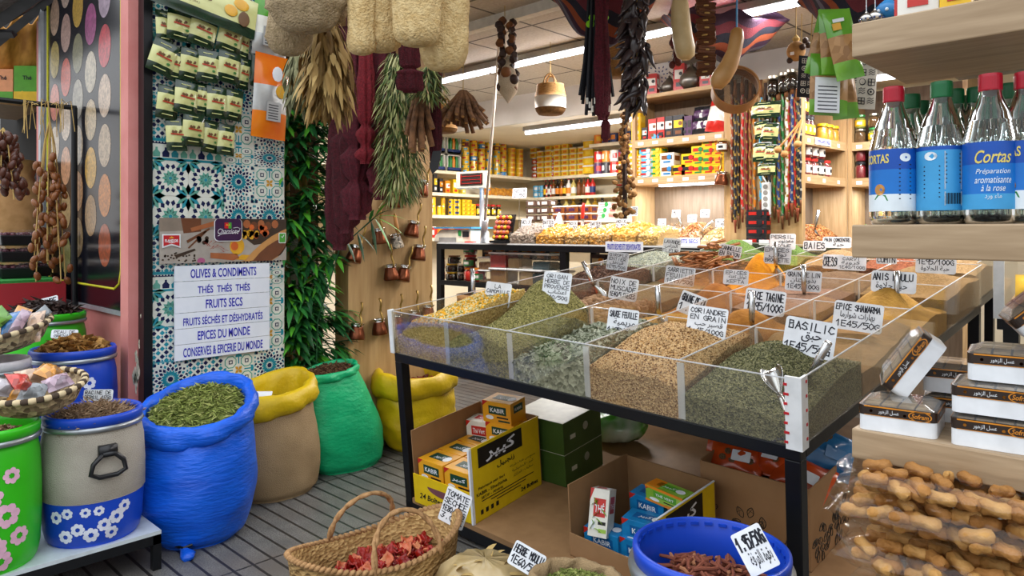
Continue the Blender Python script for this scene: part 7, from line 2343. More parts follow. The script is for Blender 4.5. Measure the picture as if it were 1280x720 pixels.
for k, px in enumerate((934, 955)):
 p = ony(YO-.13, px, 303)
 o = MB().prism(rrect(.07, .035, .003), .001).build('price_card', 'white_card'); o.location = p
 tag(o, ('tiny price card clipped to the ledge under the hoses', 'second tiny price card on the ledge under the hoses')[k], 'price card')
# angled oak units with jars
def unit(pA, pB, zs, depth, label, zt=2.34):
 e = (pB-pA); L_ = math.hypot(e.x, e.y); rz = math.atan2(e.y, e.x)
 t = thing('oak_shelving', label, 'shelving', (pA.x, pA.y, 0), rz)
 MB().bx((0, depth-.02, 0), (L_, depth, zt)).build('back_panel', 'oak_back', t)
 MB().bx((-.0, 0, 0), (.03, depth, zt)).build('side_panel', 'oak_upright', t)
 MB().bx((L_-.03, 0, 0), (L_, depth, zt)).build('side_panel', 'oak_upright', t)
 for z in zs:
  MB().bx((.03, 0, z-.06), (L_-.03, depth, z)).build('shelf', 'oak', t)
 mb = MB()
 for z in zs[:2]:
  for k in range(3):
   mb.bx((.06+k*L_/3, -.002, z-.045), (.1+k*L_/3, -.001, z-.02))
 mb.build('price_tickets', 'white_card', t)
 return t, rz, L_
A_ = ony(YO, 1004, 200); A_.z = 0
B_ = W(1059, 200, 5.2); B_.z = 0
zs1, zs2 = oz(1004, 168), oz(1004, 217)
t, rz, L_ = unit(A_, B_, [zs1, zs2, CZ-.02], .26, 'angled oak shelf unit of jars between the hoses and the far shelves')
dirv = Vector((math.cos(rz), math.sin(rz), 0)); nrm = Vector((-math.sin(rz), math.cos(rz), 0))
def uput(o, u, v, z, label, cat, group=None, A=A_, dv=dirv, nv_=nrm, r=rz):
 return put(o, A+dv*u+nv_*v+Vector((0, 0, z)), r, label, cat, group)
for k in range(6):
 for lev in range(2):
  if k < 4:
   o = jar('olivejar', .03, .15, 'olive_purple', 't_dark', 't_yellow')
   uput(o, .07+.062*k, .07, zs1+.151*lev, f'slim olive jar on the angled shelf, {("lower", "upper")[lev]} row, {ORD[k]} from the hoses', 'jar', 'olive jars on the angled shelf')
for k in range(3):
 o = jar('lemonjar', .045, .12, 'candied', 't_yellow', None)
 uput(o, L_-.25+.09*k, .07, zs1, f'yellow preserved lemon jar on the angled shelf, {ORD[k]} after the olive jars', 'jar', 'lemon jars on the angled shelf')
for k in range(5):
 for lev in range(2 if k in (1, 2, 3) else 1):
  o = jar('redjar', .042, .12, 't_maroon', 't_red', 't_white') if k != 3 or lev else jar('dkjar', .042, .12, 'dark_glass', 't_dark', 't_white')
  uput(o, .08+.1*k, .07, zs2+.121*lev, f'dark jar with pale label on the lower angled shelf, {("lower", "upper")[lev]} row, {ORD[k]} from the hoses', 'jar', 'labelled dark jars on the lower angled shelf')
p = A_+dirv*.28-nrm*.004
o = MB().bx((-.12, -.003, -.05), (.12, 0, -.005)).build('shelf_sign', 'white_blue'); put(o, p+Vector((0, 0, zs1)), rz, 'white shelf sign with blue lettering on the angled shelf edge', 'sign')
mb = MB(); write(mb, 'CONSERVES & EPICES DU MONDE', (0, -.004, -.028), h=.025, wd=.21, bold=.02); mb.build('lettering', 'sign_blue', o)
h_ = MB()
o = heap(0, 0, lambda u, v: .04+.12*math.sin(min(1, v*1.3)*PI/2)+nz(u, v), ['nutmix', 'fig_b'], 'red-brown dried pieces heaped in the lit niche of the angled unit', M_=Matrix.Translation(A_+Vector((0, 0, CZ-.02)))@Matrix.Rotation(rz, 4, 'Z'), x=(.04, L_-.04), y=(.02, .23), n=14, name='nut_heap', grains=[(OCT, OCTF, 420, .02, [0, 1], PI, '')])
lamp('niche_lamp', tuple(A_+dirv*L_*.5+nrm*.08+Vector((0, 0, zs2-.08))), .3, .05, 2.5, (.85, .92, 1), (0, 0, rz))
card(Matrix.Translation(A_+dirv*.2+nrm*.1+Vector((0, 0, CZ+.12)))@Matrix.Rotation(rz, 4, 'Z'), .06, .05, ['PECAN'], 'price card in the lit niche of the angled unit')
dup(SC, mat=Matrix.Translation(A_+dirv*.34+nrm*.08+Vector((0, 0, CZ+.12)))@Matrix.Rotation(.2, 4, 'Y'), label='scoop standing in the red-brown dried pieces of the angled unit')
C_ = B_+dirv*.005; D_ = Vector((C_.x+.75, C_.y, 0))
t, rz2, L2 = unit(C_, D_, [zs1, zs2, CZ-.02], .3, 'oak shelf unit of small jars behind the glass bottles')
d2, n2 = Vector((1, 0, 0)), Vector((0, 1, 0))
for k in range(6):
 for lev in range(2):
  o = jar(('greenjar', 'limejar')[(k+lev) % 2], .038, .1, ('caraway', 'leaf_dry')[(k+lev) % 2], ('tinplate', 't_green')[(k+lev) % 2], (None, 't_yellow')[(k+lev) % 2])
  uput(o, .07+.09*k, .06, zs1+.101*lev, f'small green-brown jar on the far unit, {("lower", "upper")[lev]} row, {ORD[k]} from the angled unit', 'jar', 'small jars on the far oak unit', C_, d2, n2, 0)
  o = jar('darkred', .038, .12, 't_maroon', 't_dark', None)
  uput(o, .07+.09*k, .06, zs2+.121*lev, f'dark red jar on the far unit, {("lower", "upper")[lev]} row, {ORD[k]} from the angled unit', 'jar', 'dark red jars on the far oak unit', C_, d2, n2, 0)
lamp('niche_lamp', tuple(C_+d2*.3+n2*.1+Vector((0, 0, zs2-.08))), .4, .05, 3, (.85, .92, 1))
for k in range(7):
 o = pillow(.06, .05, .02, [(1, 0)], ['sw_a' if k % 2 else 'sw_g'], 'sweet_packet', seed=k)
 o.location = C_+Vector((.1+.03*(k % 3), .05+.01*k, CZ+.012+.035*(k//2))); o.rotation_euler = (-.4, .3*k, .3)
 tag(o, f'small bright sweet bag heaped in the niche beside the bottles, {ORD[k]} from the bottom', 'packet', 'small bright sweet bags')
# the oak display shelves at the street side
YS = 1.51
XE = ony(YS, 1064.5, 300).x
def sz(py, px=1064.5):
 return ony(YS, px, py).z
SH = [(sz(72), sz(30), 'thick oak shelf above the glass bottles'), (sz(322), sz(281), 'thick oak shelf carrying the glass rose water bottles'), (sz(572), sz(535), 'thick oak shelf carrying the white honey sweet boxes')]
M('oak_grey', '#b39a7b', .45, col2='#9a8163', nscale=5, stretch=(1.2, 14, 14), bump=.04)
for z0, z1, lb in SH:
 o = MB().bx((XE, YS, z0), (XE+1.3, YS+.36, z1)).build('display_shelf', 'oak_grey', bevel=.003)
 tag(o, lb, 'shelf')
o = MB().bx((XE+.07, YS+.34, .0), (XE+.13, YS+.4, SH[0][0]+.06)).bx((XE+.13, YS+.345, SH[0][0]-.05), (XE+1.3, YS+.4, SH[0][0])).bx((XE+1.24, YS+.33, 0), (XE+1.3, YS+.4, SH[0][1]))
o = MB().bx((XE+.34, YS+.362, 0), (XE+.4, YS+.41, SH[0][1])).bx((XE+1.24, YS+.362, 0), (XE+1.3, YS+.41, SH[0][1])).bx((XE+.1, YS+.362, SH[0][0]+.002), (XE+1.3, YS+.41, SH[0][0]+.05)).build('steel_stand', 'black_steel')
tag(o, 'black steel frame behind the thick oak shelves', 'frame')
m = M('bottle_glass', '#e6f4f4', .02, kind='none', trans=1, ior=1.34)
M('cap_red', '#b3122b', .35); M('cap_green', '#0f6b3a', .35); M('lab_blue', '#1473c9', .35); M('lab_deep', '#0d4fae', .35); M('lab_white', '#e6f0f6', .4); M('lab_cyan', '#3f9fd8', .4); M('lab_gold', '#e8d36a', .4)
def bend(mb, r):
 """wrap flat lettering (x,z) around a cylinder of radius r, centre of the writing facing -y"""
 out = []
 for V in mb.v:
  V = V.copy(); a = V[:, 0]/r; rr = r-V[:, 1]*0
  out.append(np.stack([rr*np.sin(a), -rr*np.cos(a), V[:, 2]], 1))
 mb.v = out
 return mb
def rose_bottle(label, cap, face):
 t = thing('glass_bottle', label, 'bottle', group='bottles of rose water on the oak shelf')
 r, h = .0415, .255
 prof = [(.001, .004), (r*.86, 0), (r*.98, .006), (r, .016), (r, .138)]
 for k in range(6):
  prof += [(r*(1-.036*k)+.0012, .143+.006*k), (r*(1-.036*k)-.0008, .146+.006*k)]
 prof += [(r*.72, .188), (r*.56, .203), (r*.43, .218), (r*.37, .232), (r*.4, .236), (r*.36, .24), (.001, .24)]
 MB().lathe(prof, 40).build('glass', 'bottle_glass', t, smooth=True)
 MB().lathe([(r*.42, .226), (r*.44, .228), (r*.44, .25), (r*.42, h), (.001, h)], 28, wob=lambda a, z: .015*math.sin(a*28)).build('cap', cap, t)
 R = r+.0007
 def band(z0, z1, a0, a1, off=0):
  return [[((R+off)*math.sin(a), -(R+off)*math.cos(a), z) for z in (z0, z1)] for a in np.linspace(a0, a1, 28)]
 mb = MB().grid(np.array(band(.1, .137, -1.9, 1.9)), 1).grid(np.array(band(.05, .1, -1.9, 1.9)), 0).grid(np.array(band(.024, .05, -1.9, 1.9)), 3)
 if face == 'back':
  mb = MB().grid(np.array(band(.13, .137, -1.9, 1.9)), 1).grid(np.array(band(.024, .13, -1.9, 1.9)), 3)
 if face == 'side':
  mb = MB().grid(np.array(band(.1, .137, -1.9, 1.9)), 1).grid(np.array(band(.055, .1, -1.9, 1.9)), 0).grid(np.array(band(.024, .055, -1.9, 1.9)), 2)
 lb_ = mb.build('label_band', ['lab_blue', 'lab_deep', 'lab_white', 'lab_cyan'], t, smooth=True)
 tx = MB()
 if face == 'front':
  write(tx, 'Cortas', (0, 0, .088), h=.017, wd=.05, mi=0, shear=.35, bold=.01)
  for q, wd_ in (('Préparation', .047), ('aromatisante', .05), ('à la rose', .032)):
   write(tx, q, (0, 0, .068-.0105*['Préparation', 'aromatisante', 'à la rose'].index(q)), wd=wd_, h=.0085, mi=1, shear=.3)
  write(tx, 'ماء ورد', (0, 0, .036), h=.008, wd=.022, mi=1, ar=True)
 elif face == 'side':
  write(tx, 'CORTAS', (-.03, 0, .094), h=.013, wd=.046, mi=0, bold=.02)
  tx.prism([(.018+.009*math.cos(a), .095+.006*math.sin(a)) for a in np.linspace(0, 2*PI, 14)], .0001, mi=1)
  tx.prism([(-.022+.009*math.cos(a), .05+.008*math.sin(a)) for a in np.linspace(0, 2*PI, 14)], .0001, mi=2)
  tx.prism([(-.032, .036), (-.008, .034), (-.012, .042), (-.026, .043)], .0001, mi=3)
  for q in range(9):
   tx.bx((.008, 0, .084-.006*q), (.028, .0001, .0855-.006*q), 4)
 else:
  for q in range(8):
   tx.bx((-.027, 0, .079-.006*q), (-.002, .0001, .0805-.006*q), 4)
  tx.prism([(-.016+.01*math.cos(a), .094+.006*math.sin(a)) for a in np.linspace(0, 2*PI, 14)], .0001, mi=1)
  tx.bx((.004, 0, .048), (.031, .0001, .1), 1)
  for q in range(8):
   tx.bx((.006, -.0, .095-.0055*q), (.029, .0001, .0965-.0055*q), 4)
  tx.bx((.004, 0, .026), (.031, .0001, .045), 1)
  for q in range(11):
   tx.bx((.006+.0022*q, 0, .028), (.007+.0022*q+.0006*(q % 2), .0001, .043), 4)
 for V in tx.v:
  V[:, 2] = .03+(V[:, 2]-.024)*1.28
  V[:, 0] *= 1.12
 bend(tx, R+.0006).build('lettering', ['lab_gold', 'lab_white', 'sw_a', 't_green', 'ink'], lb_)
 return t
zB_ = SH[1][1]+.0005
protos = {}
for k, (px, dy, cap, face, lb) in enumerate([
  (1117, .05, 'cap_red', 'side', 'red-capped glass bottle of rose water at the free end of the oak shelf'),
  (1177, .06, 'cap_green', 'back', 'green-capped glass bottle showing its pale back label, between the two red-capped ones'),
  (1238, .045, 'cap_red', 'front', 'red-capped glass bottle of rose water with gold script facing the street'),
  (1283, .07, 'cap_red', 'side', 'red-capped glass bottle cut by the edge of the photograph'),
  (1138, .16, 'cap_green', 'front', 'green-capped bottle in the second row, first behind the end bottle'),
  (1150, .26, 'cap_green', 'front', 'green-capped bottle in the third row behind the end bottle'),
  (1164, .32, 'cap_green', 'back', 'green-capped bottle in the rear row between the first two front bottles'),
  (1192, .16, 'cap_green', 'front', 'green-capped bottle in the second row behind the back-label bottle'),
  (1207, .26, 'cap_green', 'back', 'green-capped bottle in the third row before the gold script bottle'),
  (1222, .17, 'cap_green', 'side', 'green-capped bottle tucked close beside the gold script bottle'),
  (1256, .3, 'cap_green', 'back', 'green-capped bottle in the rear row past the gold script bottle'),
  (1262, .17, 'cap_green', 'front', 'green-capped bottle in the second row past the gold script bottle')]):
 q = ony(YS+dy, px, 280)
 key = (cap, face)
 if key not in protos:
  protos[key] = rose_bottle(lb, cap, face); o = protos[key]
 else:
  o = dup(protos[key], label=lb)
 o.location = (q.x, q.y, zB_)
 o.scale = (1.05, 1.05, 1.07)
 o.rotation_euler = (0, 0, math.atan2(q.y, q.x)-PI/2+(.1 if face == 'front' else 0))
M('box_white', '#eceff3', .3); M('band_brown', '#2c1c12', .35); M('band_gold', '#d98a25', .35); M('nougat', '#cdb48e', .5, col2='#a98a60', nscale=30)
clear_mat('lid_clear', '#fbfaf6', .45, .1, .1)
def sweet_box(label):
 w_, h_ = .135, .05
 t = thing('sweet_box', label, 'sweet box', group='white boxes of honey sweets on the oak shelf')
 MB().prism([(x, z) for x, z in rrect(w_, w_, .012)], .03, A=rotm(-PI/2, 0, 0), o=(0, 0, 0)).build('tray', 'box_white', t)
 b = MB().prism([(x, z) for x, z in rrect(w_+.001, w_+.001, .012)], .019, A=rotm(-PI/2, 0, 0), o=(0, 0, .03)).build('printed_band', 'band_brown', t)
 for ch in (t.children):
  co_ = np.array([tuple(v.co) for v in ch.data.vertices]); z = co_[:, 2]
  lo, hi = (0, .03) if ch.name.startswith('tray') else (.03, .049)
  mid = (z.max()+z.min())/2
  for v in ch.data.vertices:
   v.co.z = hi if v.co.z > mid else lo
 tx = MB()
 for A, yy in ((np.eye(3), 0), (rotm(0, 0, PI/2), 0), (rotm(0, 0, -PI/2), 0), (rotm(0, 0, PI), 0)):
  q = MB()
  y = -w_/2-.0012
  q.bx((-w_/2+.01, y, .0465), (w_/2-.01, y+.0003, .049), 1).bx((-w_/2+.01, y, .0302), (w_/2-.01, y+.0003, .0312), 1)
  write(q, 'عسل الزهور', (-.014, y, .039), h=.0095, wd=.036, mi=0, ar=True)
  q.lathe([(.001, 0), (.0028, 0)], 10, 1, c=(-.045, y, .039), R=rotm(PI/2, 0, 0)).lathe([(.001, 0), (.0028, 0)], 10, 1, c=(.014, y, .037), R=rotm(PI/2, 0, 0))
  q.lathe([(.0105, 0), (.0118, 0)], 24, 1, c=(.04, y, .039), R=rotm(PI/2, 0, 0), sx=1.7, sy=.8, caps=False)
  write(q, 'Sofram', (.04, y-.0002, .039), h=.009, wd=.029, mi=1, shear=.25, bold=.015)
  q.xf(A)
  for V, in zip(q.v):
   pass
  k0 = tx.n
  for V in q.v:
   tx.v.append(V); tx.n += len(V)
  tx.f += [tuple(i+k0 for i in f) for f in q.f]; tx.m += q.m
 tx.build('lettering', ['white_card', 'band_gold'], b)
 P = rrect(w_*.96, w_*.96, .012)
 n = len(P)
 mb = MB().add([(x, z, .0495) for x, z in P]+[(x*.72, z*.72, .0585) for x, z in P], [tuple(range(n, 2*n))[::-1]]+[(i, (i+1) % n, n+(i+1) % n, n+i)[::-1] for i in range(n)])
 mb.build('clear_lid', 'lid_clear', t)
 mb = MB()
 for i in range(4):
  for j in range(4):
   mb.box((-.045+.03*i, -.045+.03*j, .0485), (.026, .026, .006))
 mb.build('sweets', 'nougat', t)
 return t
zL = SH[2][1]+.0005
sb_ = None
qa = ony(YS+.08, 1128, 530)
qb = ony(YS+.085, 1247, 530)
qd = ony(YS+.23, 1200, 520)
for k, (p, r, lb) in enumerate([((qa.x, qa.y, zL), (0, 0, .12), 'single white honey sweet box with clear lid at the end of the oak shelf'),
        ((qb.x, qb.y, zL), (0, 0, .1), 'lowest white honey sweet box of the stack on the oak shelf'), ((qb.x, qb.y+.003, zL+.06), (0, 0, .1), 'second white honey sweet box up in the stack on the oak shelf'),
        ((qb.x+.02, qb.y+.02, zL+.12), (0, 0, .14), 'topmost flat white honey sweet box of the stack on the oak shelf'),
        ((qd.x-.055, qd.y-.06, zL+.105), (.0, -.98, .32), 'white honey sweet box leaning on its edge against the stack'),
        ((qd.x, qd.y+.02, zL), (0, 0, .2), 'white honey sweet box lying behind the stack under the leaning one'),
        ((qd.x, qd.y+.02, zL+.06), (0, 0, .15), 'upper white honey sweet box lying behind the leaning one'),
        ((qb.x+.075, qb.y+.1, zL+.235), (0, -.75, .3), 'white honey sweet box tilted on the very top of the pile')]):
 if sb_ is None:
  sb_ = sweet_box(lb); o = sb_
 else:
  o = dup(sb_, label=lb)
 o.location, o.rotation_euler = p, r
M('peanut', '#b98244', .7, col2='#94622a', nscale=40, bump=.5, bscale=110); M('peanut_light', '#cf9f5e', .7, col2='#a97636', nscale=40, bump=.5, bscale=110)
o = MB().bx((XE-.02, YS-.1, .47), (XE+1.25, YS+.34, .5)).bx((XE-.0, YS-.08, 0), (XE+.04, YS-.04, .47)).bx((XE+1.2, YS-.08, 0), (XE+1.24, YS-.04, .47)).bx((XE, YS+.28, 0), (XE+.04, YS+.32, .47)).bx((XE+1.2, YS+.28, 0), (XE+1.24, YS+.32, .47)).build('low_stand', 'oak_grey')
tag(o, 'low oak stand carrying the bags of peanuts', 'stand')
pn = None
for k, (px, py, hh, lb) in enumerate(((1205, 604, .04, 'clear bag of peanuts with orange header lying highest under the oak shelf'), (1190, 645, .062, 'plump clear bag of peanuts in the middle of the pile'), (1200, 706, .062, 'clear bag of peanuts with orange corner, lower in the pile'), (1215, 770, .06, 'clear bag of peanuts at the bottom of the pile'))):
 p = ony(YS+.02, px, py)
 t = thing('peanut_bag', lb, 'bag of peanuts', p, (0, 0, .12-.07*k), 'bags of peanuts under the oak shelf')
 wx, wy = .175, .12
 N = 26 if k else 16
 spots = [(a+random.uniform(-.07, .07), b+random.uniform(-.06, .06), c_) for c_ in (.75, -.5) for a in np.linspace(-.9, .9, 8) for b in (-.93, -.6, -.25, .15, .55)]
 for q, (a, b, c_) in enumerate(spots):
  env = math.sqrt(max(0, (1-min(1, abs(a))**3)*(1-min(1, abs(b))**2.5)))
  if env < .3 or (k == 0 and c_ > 0 and q % 2):
   continue
  if pn is None:
   mb = MB().lathe([(.001, -.02), (.007, -.018), (.0098, -.011), (.0085, -.002), (.0078, .002), (.0098, .011), (.0075, .018), (.001, .0205)], 12, wob=lambda a, z: .07*math.sin(a*8)+.06*math.sin(z*500))
   pn = [mb.build('peanut', 'peanut', t, smooth=True)]
   pn.append(pn[0].copy()); pn[1].data = pn[0].data.copy(); pn[1].data.materials[0] = MATS['peanut_light']; COL.objects.link(pn[1]); pn[1].parent = t
   o = pn[0]
   pn[1].location = (-.02, -.05, .02); pn[1].rotation_euler = (1, .3, 0)
  else:
   o = pn[q % 2].copy(); COL.objects.link(o); o.parent = t
  o.location = (a*wx*.9, b*wy*.88, c_*hh*.62*env)
  o.rotation_euler = (PI/2+random.uniform(-.3, .3), random.uniform(-.3, .3), random.uniform(.6, 2.5))
  o.scale = (random.uniform(1.1, 1.4),)*3
 n, m_ = 26, 18
 P = np.zeros((n, m_, 3)); Q = P.copy()
 for i in range(n):
  for j in range(m_):
   u, v = i/(n-1)*2-1, j/(m_-1)*2-1
   env = math.sqrt(max(0, (1-abs(u)**3)*(1-abs(v)**2.5)))
   wv = .004*vnoise(u*9, v*8, k)
   ex = 1+.12*(abs(v) < .25)*(abs(u) > .9)
   P[i, j] = (u*wx*1.1*ex, v*wy, hh*.82*env+wv)
   Q[i, j] = (u*wx*1.1*ex, v*wy, -hh*.62*env+wv)
 MB().grid(P).grid(Q[::-1]).build('film', 'film', t, smooth=True)
 if k in (0, 2):
  mb = MB()
  R_ = np.array([[P[i, j]+np.array([0, 0, .003]) for j in range(10, 17)] for i in (range(5, 22) if k == 0 else range(1, 5))])
  mb.grid(R_).build('orange_header', M('header_orange', '#d8501c', .3, coat=.4), t, smooth=True)
zT = SH[0][1]+.0005
for k, (px, w_, h_, m, lb) in enumerate(((1150, .07, .12, ('t_white', 't_red', 't_red'), 'white and red packet standing on the highest oak shelf'), (1196, .05, .1, ('t_yellow', 't_orange', 't_red'), 'yellow packet standing on the highest oak shelf'), (1128, .02, .12, ('t_red', 't_white', 't_red'), 'narrow red packet at the edge of the highest oak shelf'))):
 o = carton(f'tp{k}', w_, .05, h_, m, name='packet')
 q = ony(YS+.05, px, 20)
 put(o, (q.x, q.y, zT), .1, lb, 'packet')
for k, (px, py, r_) in enumerate(((1083, 22, .016), (1094, 20, .02), (1110, 10, .03))):
 q = W(px, py, 1.9)
 t = thing('hanging_lantern', ('small silver lantern hung by the end of the highest oak shelf', 'silver and blue lantern hung second from the end of the highest oak shelf', 'deep blue glass lantern hung above the highest oak shelf')[k], 'lantern', q)
 MB().lathe([(.001, -r_), (r_*.7, -r_*.9), (r_*1.1, -r_*.1), (r_*.8, r_*.3), (r_*.3, r_*.7), (.002, r_)], 20).build('globe', 't_blue' if k == 2 else 'tin', t, smooth=True)
 mb = MB()
 for q_ in range(9):
  mb.ball((r_*1.02*math.cos(q_*.7), r_*1.02*math.sin(q_*.7), -r_*.35), r_*.16, nu=6, nv=4)
 mb.build('beads', 'lab_white' if k == 2 else 't_navy', t)
 hang_string(t, r_, HD-q.z-r_, .0015, 'steel')
q = W(1246, 398, 3.3)
t = thing('bin_stand', 'black stand with a clear bin and white corner post past the table', 'display stand', (q.x, q.y, 0))
zf = q.z
MB().bx((0, 0, zf-.05), (.9, .5, zf)).build('frame', 'black_steel', t)
MB().bx((.02, 0.02, 0), (.08, .06, zf-.05)).bx((.8, .0, 0), (.86, .05, zf-.05)).build('leg', 'black_steel', t)
MB().bx((-.012, -.012, zf), (.03, -.0, zf+.27)).bx((-.012, 0, zf), (-.004, .04, zf+.27)).build('corner_post', 'white_plastic', t)
MB().bx((0.03, 0, zf), (.9, .005, zf+.25)).bx((0, .03, zf), (.004, .5, zf+.25)).build('panel', 'acrylic', t)
heap(0, 0, lambda u, v: .06+.1*v+nz(u, v), ['pale_seed'], 'tan seed heap in the clear bin past the far table corner', M_=Matrix.Translation((q.x, q.y, zf)), x=(.02, .5), y=(.2, .48), n=12)
for k, (x, m, lb) in enumerate(((.12, 't_yellow', 'yellow sachet standing inside the clear bin past the table'), (.27, 't_lblue', 'blue sachet leaning inside the clear bin past the table'))):
 o = pillow(.13, .2, .03, [(.3, 0), (1, 1)], [m, 't_white' if k else m], 'sachet', seed=k)
 o.location = (q.x+x, q.y+.1, zf+.1); o.rotation_euler = (-.15, .2*k, .1); tag(o, lb, 'sachet')
# goods on the lower shelf of the table
ZL = -.6665
def tbs(px, py):
 q = tb(px, py, ZL)
 return Vector((q[0], q[1], ZL))
M('kabir_yellow', '#e8c512', .5, col2='#dcb80c'); M('kabir_box', '#e8a81d', .35, coat=.3, col2='#d8921a', nscale=9); M('kabir_green', '#10402f', .4); M('kabir_blue', '#1b86c4', .35, coat=.3, col2='#1573ad'); M('kabir_deep', '#0e5fa0', .4); M('print_black', '#191713', .5); M('tea_white', '#ebe8dc', .4, coat=.2)
M('green_tea', '#79a82f', .35, coat=.3, col2='#9ec24c', nscale=12); M('carton_green', '#3d5a22', .5, col2='#2f4a18', nscale=6); M('kraft_inner', '#96714c', .85, col2='#86633f', nscale=6); M('kraft_out', '#a67f58', .8, col2='#96704a', nscale=6)
def tea_box(label, mats, word, w_=.125, d_=.075, h_=.085, ar=None):
 """printed tea carton: base colour, panel, red corner, cup picture, word"""
 t = MB().box((0, 0, h_/2), (w_, d_, h_)).build('tea_box', mats[0], bevel=.0015)
 tag(t, label, 'tea box')
 y = -d_/2-.0006
 mb = MB().bx((-w_*.28, y, h_*.42), (w_*.34, y+.0004, h_*.8), 0).prism([(-w_/2, h_), (-w_*.3, h_), (-w_/2, h_*.74)], .0004, mi=1, o=(0, y, 0))
 mb.prism([(-w_*.25+w_*.14*math.cos(a), h_*.25+h_*.1*math.sin(a)) for a in np.linspace(0, 2*PI, 14)], .0004, mi=2, o=(0, y-.0004, 0))
 mb.bx((0, y, h_*.26), (w_*.4, y+.0004, h_*.33), 3).bx((w_*.05, y, h_*.1), (w_*.45, y+.0004, h_*.18), 4)
 T = MB()
 mb.bx((-w_*.3, -d_*.2, h_+.0002), (w_*.3, d_*.25, h_+.0008), 0).prism([(w_*.3+w_*.12*math.cos(a), d_*.2*math.sin(a)) for a in np.linspace(0, 2*PI, 12)], .0005, A=rotm(PI/2, 0, 0), mi=2, o=(0, 0, h_+.0008))
 write(T, word, (w_*.03, y-.0006, h_*.61), h=h_*.2, wd=w_*.5, mi=2, bold=.015, ar=ar)
 write(T, 'كبير', (0, 0, 0), h=d_*.28, wd=w_*.32, mi=2, ar=True, bold=.015, A=rotm(-PI/2, 0, 0))
 n_ = T.v[-1]; n_[:, 2] += h_+.0012
 x = w_/2+.0005
 mb.bx((x-.0004, -d_*.3, h_*.5), (x, d_*.3, h_*.85), 0)
 write(T, word, (x+.0004, 0, h_*.66), h=h_*.13, wd=d_*.45, mi=2, A=rotm(0, 0, PI/2), ar=ar)
 mb.build('printed_panel', [mats[1], 't_red', 'white_card', 'print_black', mats[2]], t)
 T.build('lettering', ['print_black', 'print_black', 'white_card'], t)
 return t
def open_carton(label, p, w_, d_, h_, fh, mats, rz=0, tk=.005):
 t = thing('open_carton', label, 'carton', mat=tm(p, rz))
 mb = MB().bx((-0, 0, 0), (w_, d_, .004))
 mb.build('bottom', mats[1], t)
 W_ = {}
 W_['front_wall'] = MB().bx((0, 0, 0), (w_, tk, fh)).build('front_wall', [mats[0]], t)
 W_['left_wall'] = MB().bx((0, tk, 0), (tk, d_-tk, h_*1.02)).build('side_wall', [mats[1]], t)
 W_['right_wall'] = MB().bx((w_-tk, tk, 0), (w_, d_-tk, h_)).build('side_wall', [mats[0]], t)
 W_['back_wall'] = MB().bx((0, d_-tk, 0), (w_, d_, h_)).build('back_wall', [mats[1]], t)
 return t, W_
c0, c1, c2 = tbs(519, 628), tbs(592, 657), tbs(681, 606)
e1, e2 = c1-c0, c2-c1
rz = math.atan2(e1.y, e1.x)
w_, d_ = e1.length, e2.length
wp = TM@c1
dd = (wp-CAM).dot(FW)
h_ = 98*dd/FPX
t, wl = open_carton('yellow printed shipping carton of tea boxes at the front corner of the lower shelf', c0, w_, d_, h_, h_*.42, ('kabir_yellow', 'kraft_inner'), rz)
mb = MB(); y = -.001
write(mb, '24 Boîtes', (w_*.3, y, h_*.14), h=.026, wd=w_*.4, mi=0, bold=.02, shear=.2)
mb.prism([(w_*.55+w_*.3*math.cos(a), h_*.3+h_*.1*math.sin(a)) for a in np.linspace(PI, 2*PI, 12)], .0004, mi=1, o=(0, y, 0))
mb.build('printed_front', ['print_black', M('print_plum', '#7d4a52', .5)], wl['front_wall'])
mb = MB(); x = w_+.001
mb.box((x, d_*.42, h_*.83), (.0006, d_*.62, h_*.26), mi=0)
write(mb, 'كبير', (x+.001, d_*.42, h_*.83), h=h_*.2, wd=d_*.42, A=Y90, mi=1, ar=True, bold=.03)
write(mb, 'زنجبيل', (x+.001, d_*.48, h_*.62), h=h_*.09, wd=d_*.25, A=Y90, mi=0, ar=True, bold=.02)
for k, q in enumerate(('Fabriqué par Sarl', 'KABIR - Elhachichia', 'SETIF - Algérie')):
 write(mb, q, (x+.001, d_*.27, h_*(.43-.07*k)), h=h_*.045, wd=d_*(.36, .42, .3)[k], A=Y90, mi=0, bold=.02)
for k, q in enumerate(('صنع من طرف شركة', 'كبير - الحشيشية', 'سطيف - الجزائر')):
 write(mb, q, (x+.001, d_*.72, h_*(.5-.07*k)), h=h_*.05, wd=d_*(.38, .32, .3)[k], A=Y90, mi=0, ar=True)
for k in range(3):
 mb.box((x, d_*.5, h_*(.25-.04*k)), (.0006, d_*(.75, .5, .35)[k], h_*.012), mi=0)
write(mb, '24 Boîtes', (x+.001, d_*.8, h_*.1), h=h_*.06, wd=d_*.26, A=Y90, mi=0, bold=.03)
for k in range(4):
 mb.box((x, d_*(.12+.07*k), h_*.11), (.0006, d_*.035, h_*.06), mi=0)
mb.build('printed_side', ['print_black', 'white_card'], wl['right_wall'])
mb = MB().bx((w_-.008, -.002, 0), (w_+.002, .0, h_)).bx((w_+.0, 0, 0), (w_+.002, .012, h_)).build('white_edge', 'white_card', t)
def intub(o, base, x, y, z, r=0.0, rzz=0.0, tilt=None):
 m = tm(base, rzz) @ Matrix.Translation((x, y, z)) @ Matrix.Rotation(r, 4, 'Z')
 o.matrix_world = m @ tilt if tilt is not None else m
 return o
bw, bd_, bh = w_*.44, d_*.26, h_*.31
KY = ('kabir_box', 'kabir_green', 'kabir_green')
tb0 = None
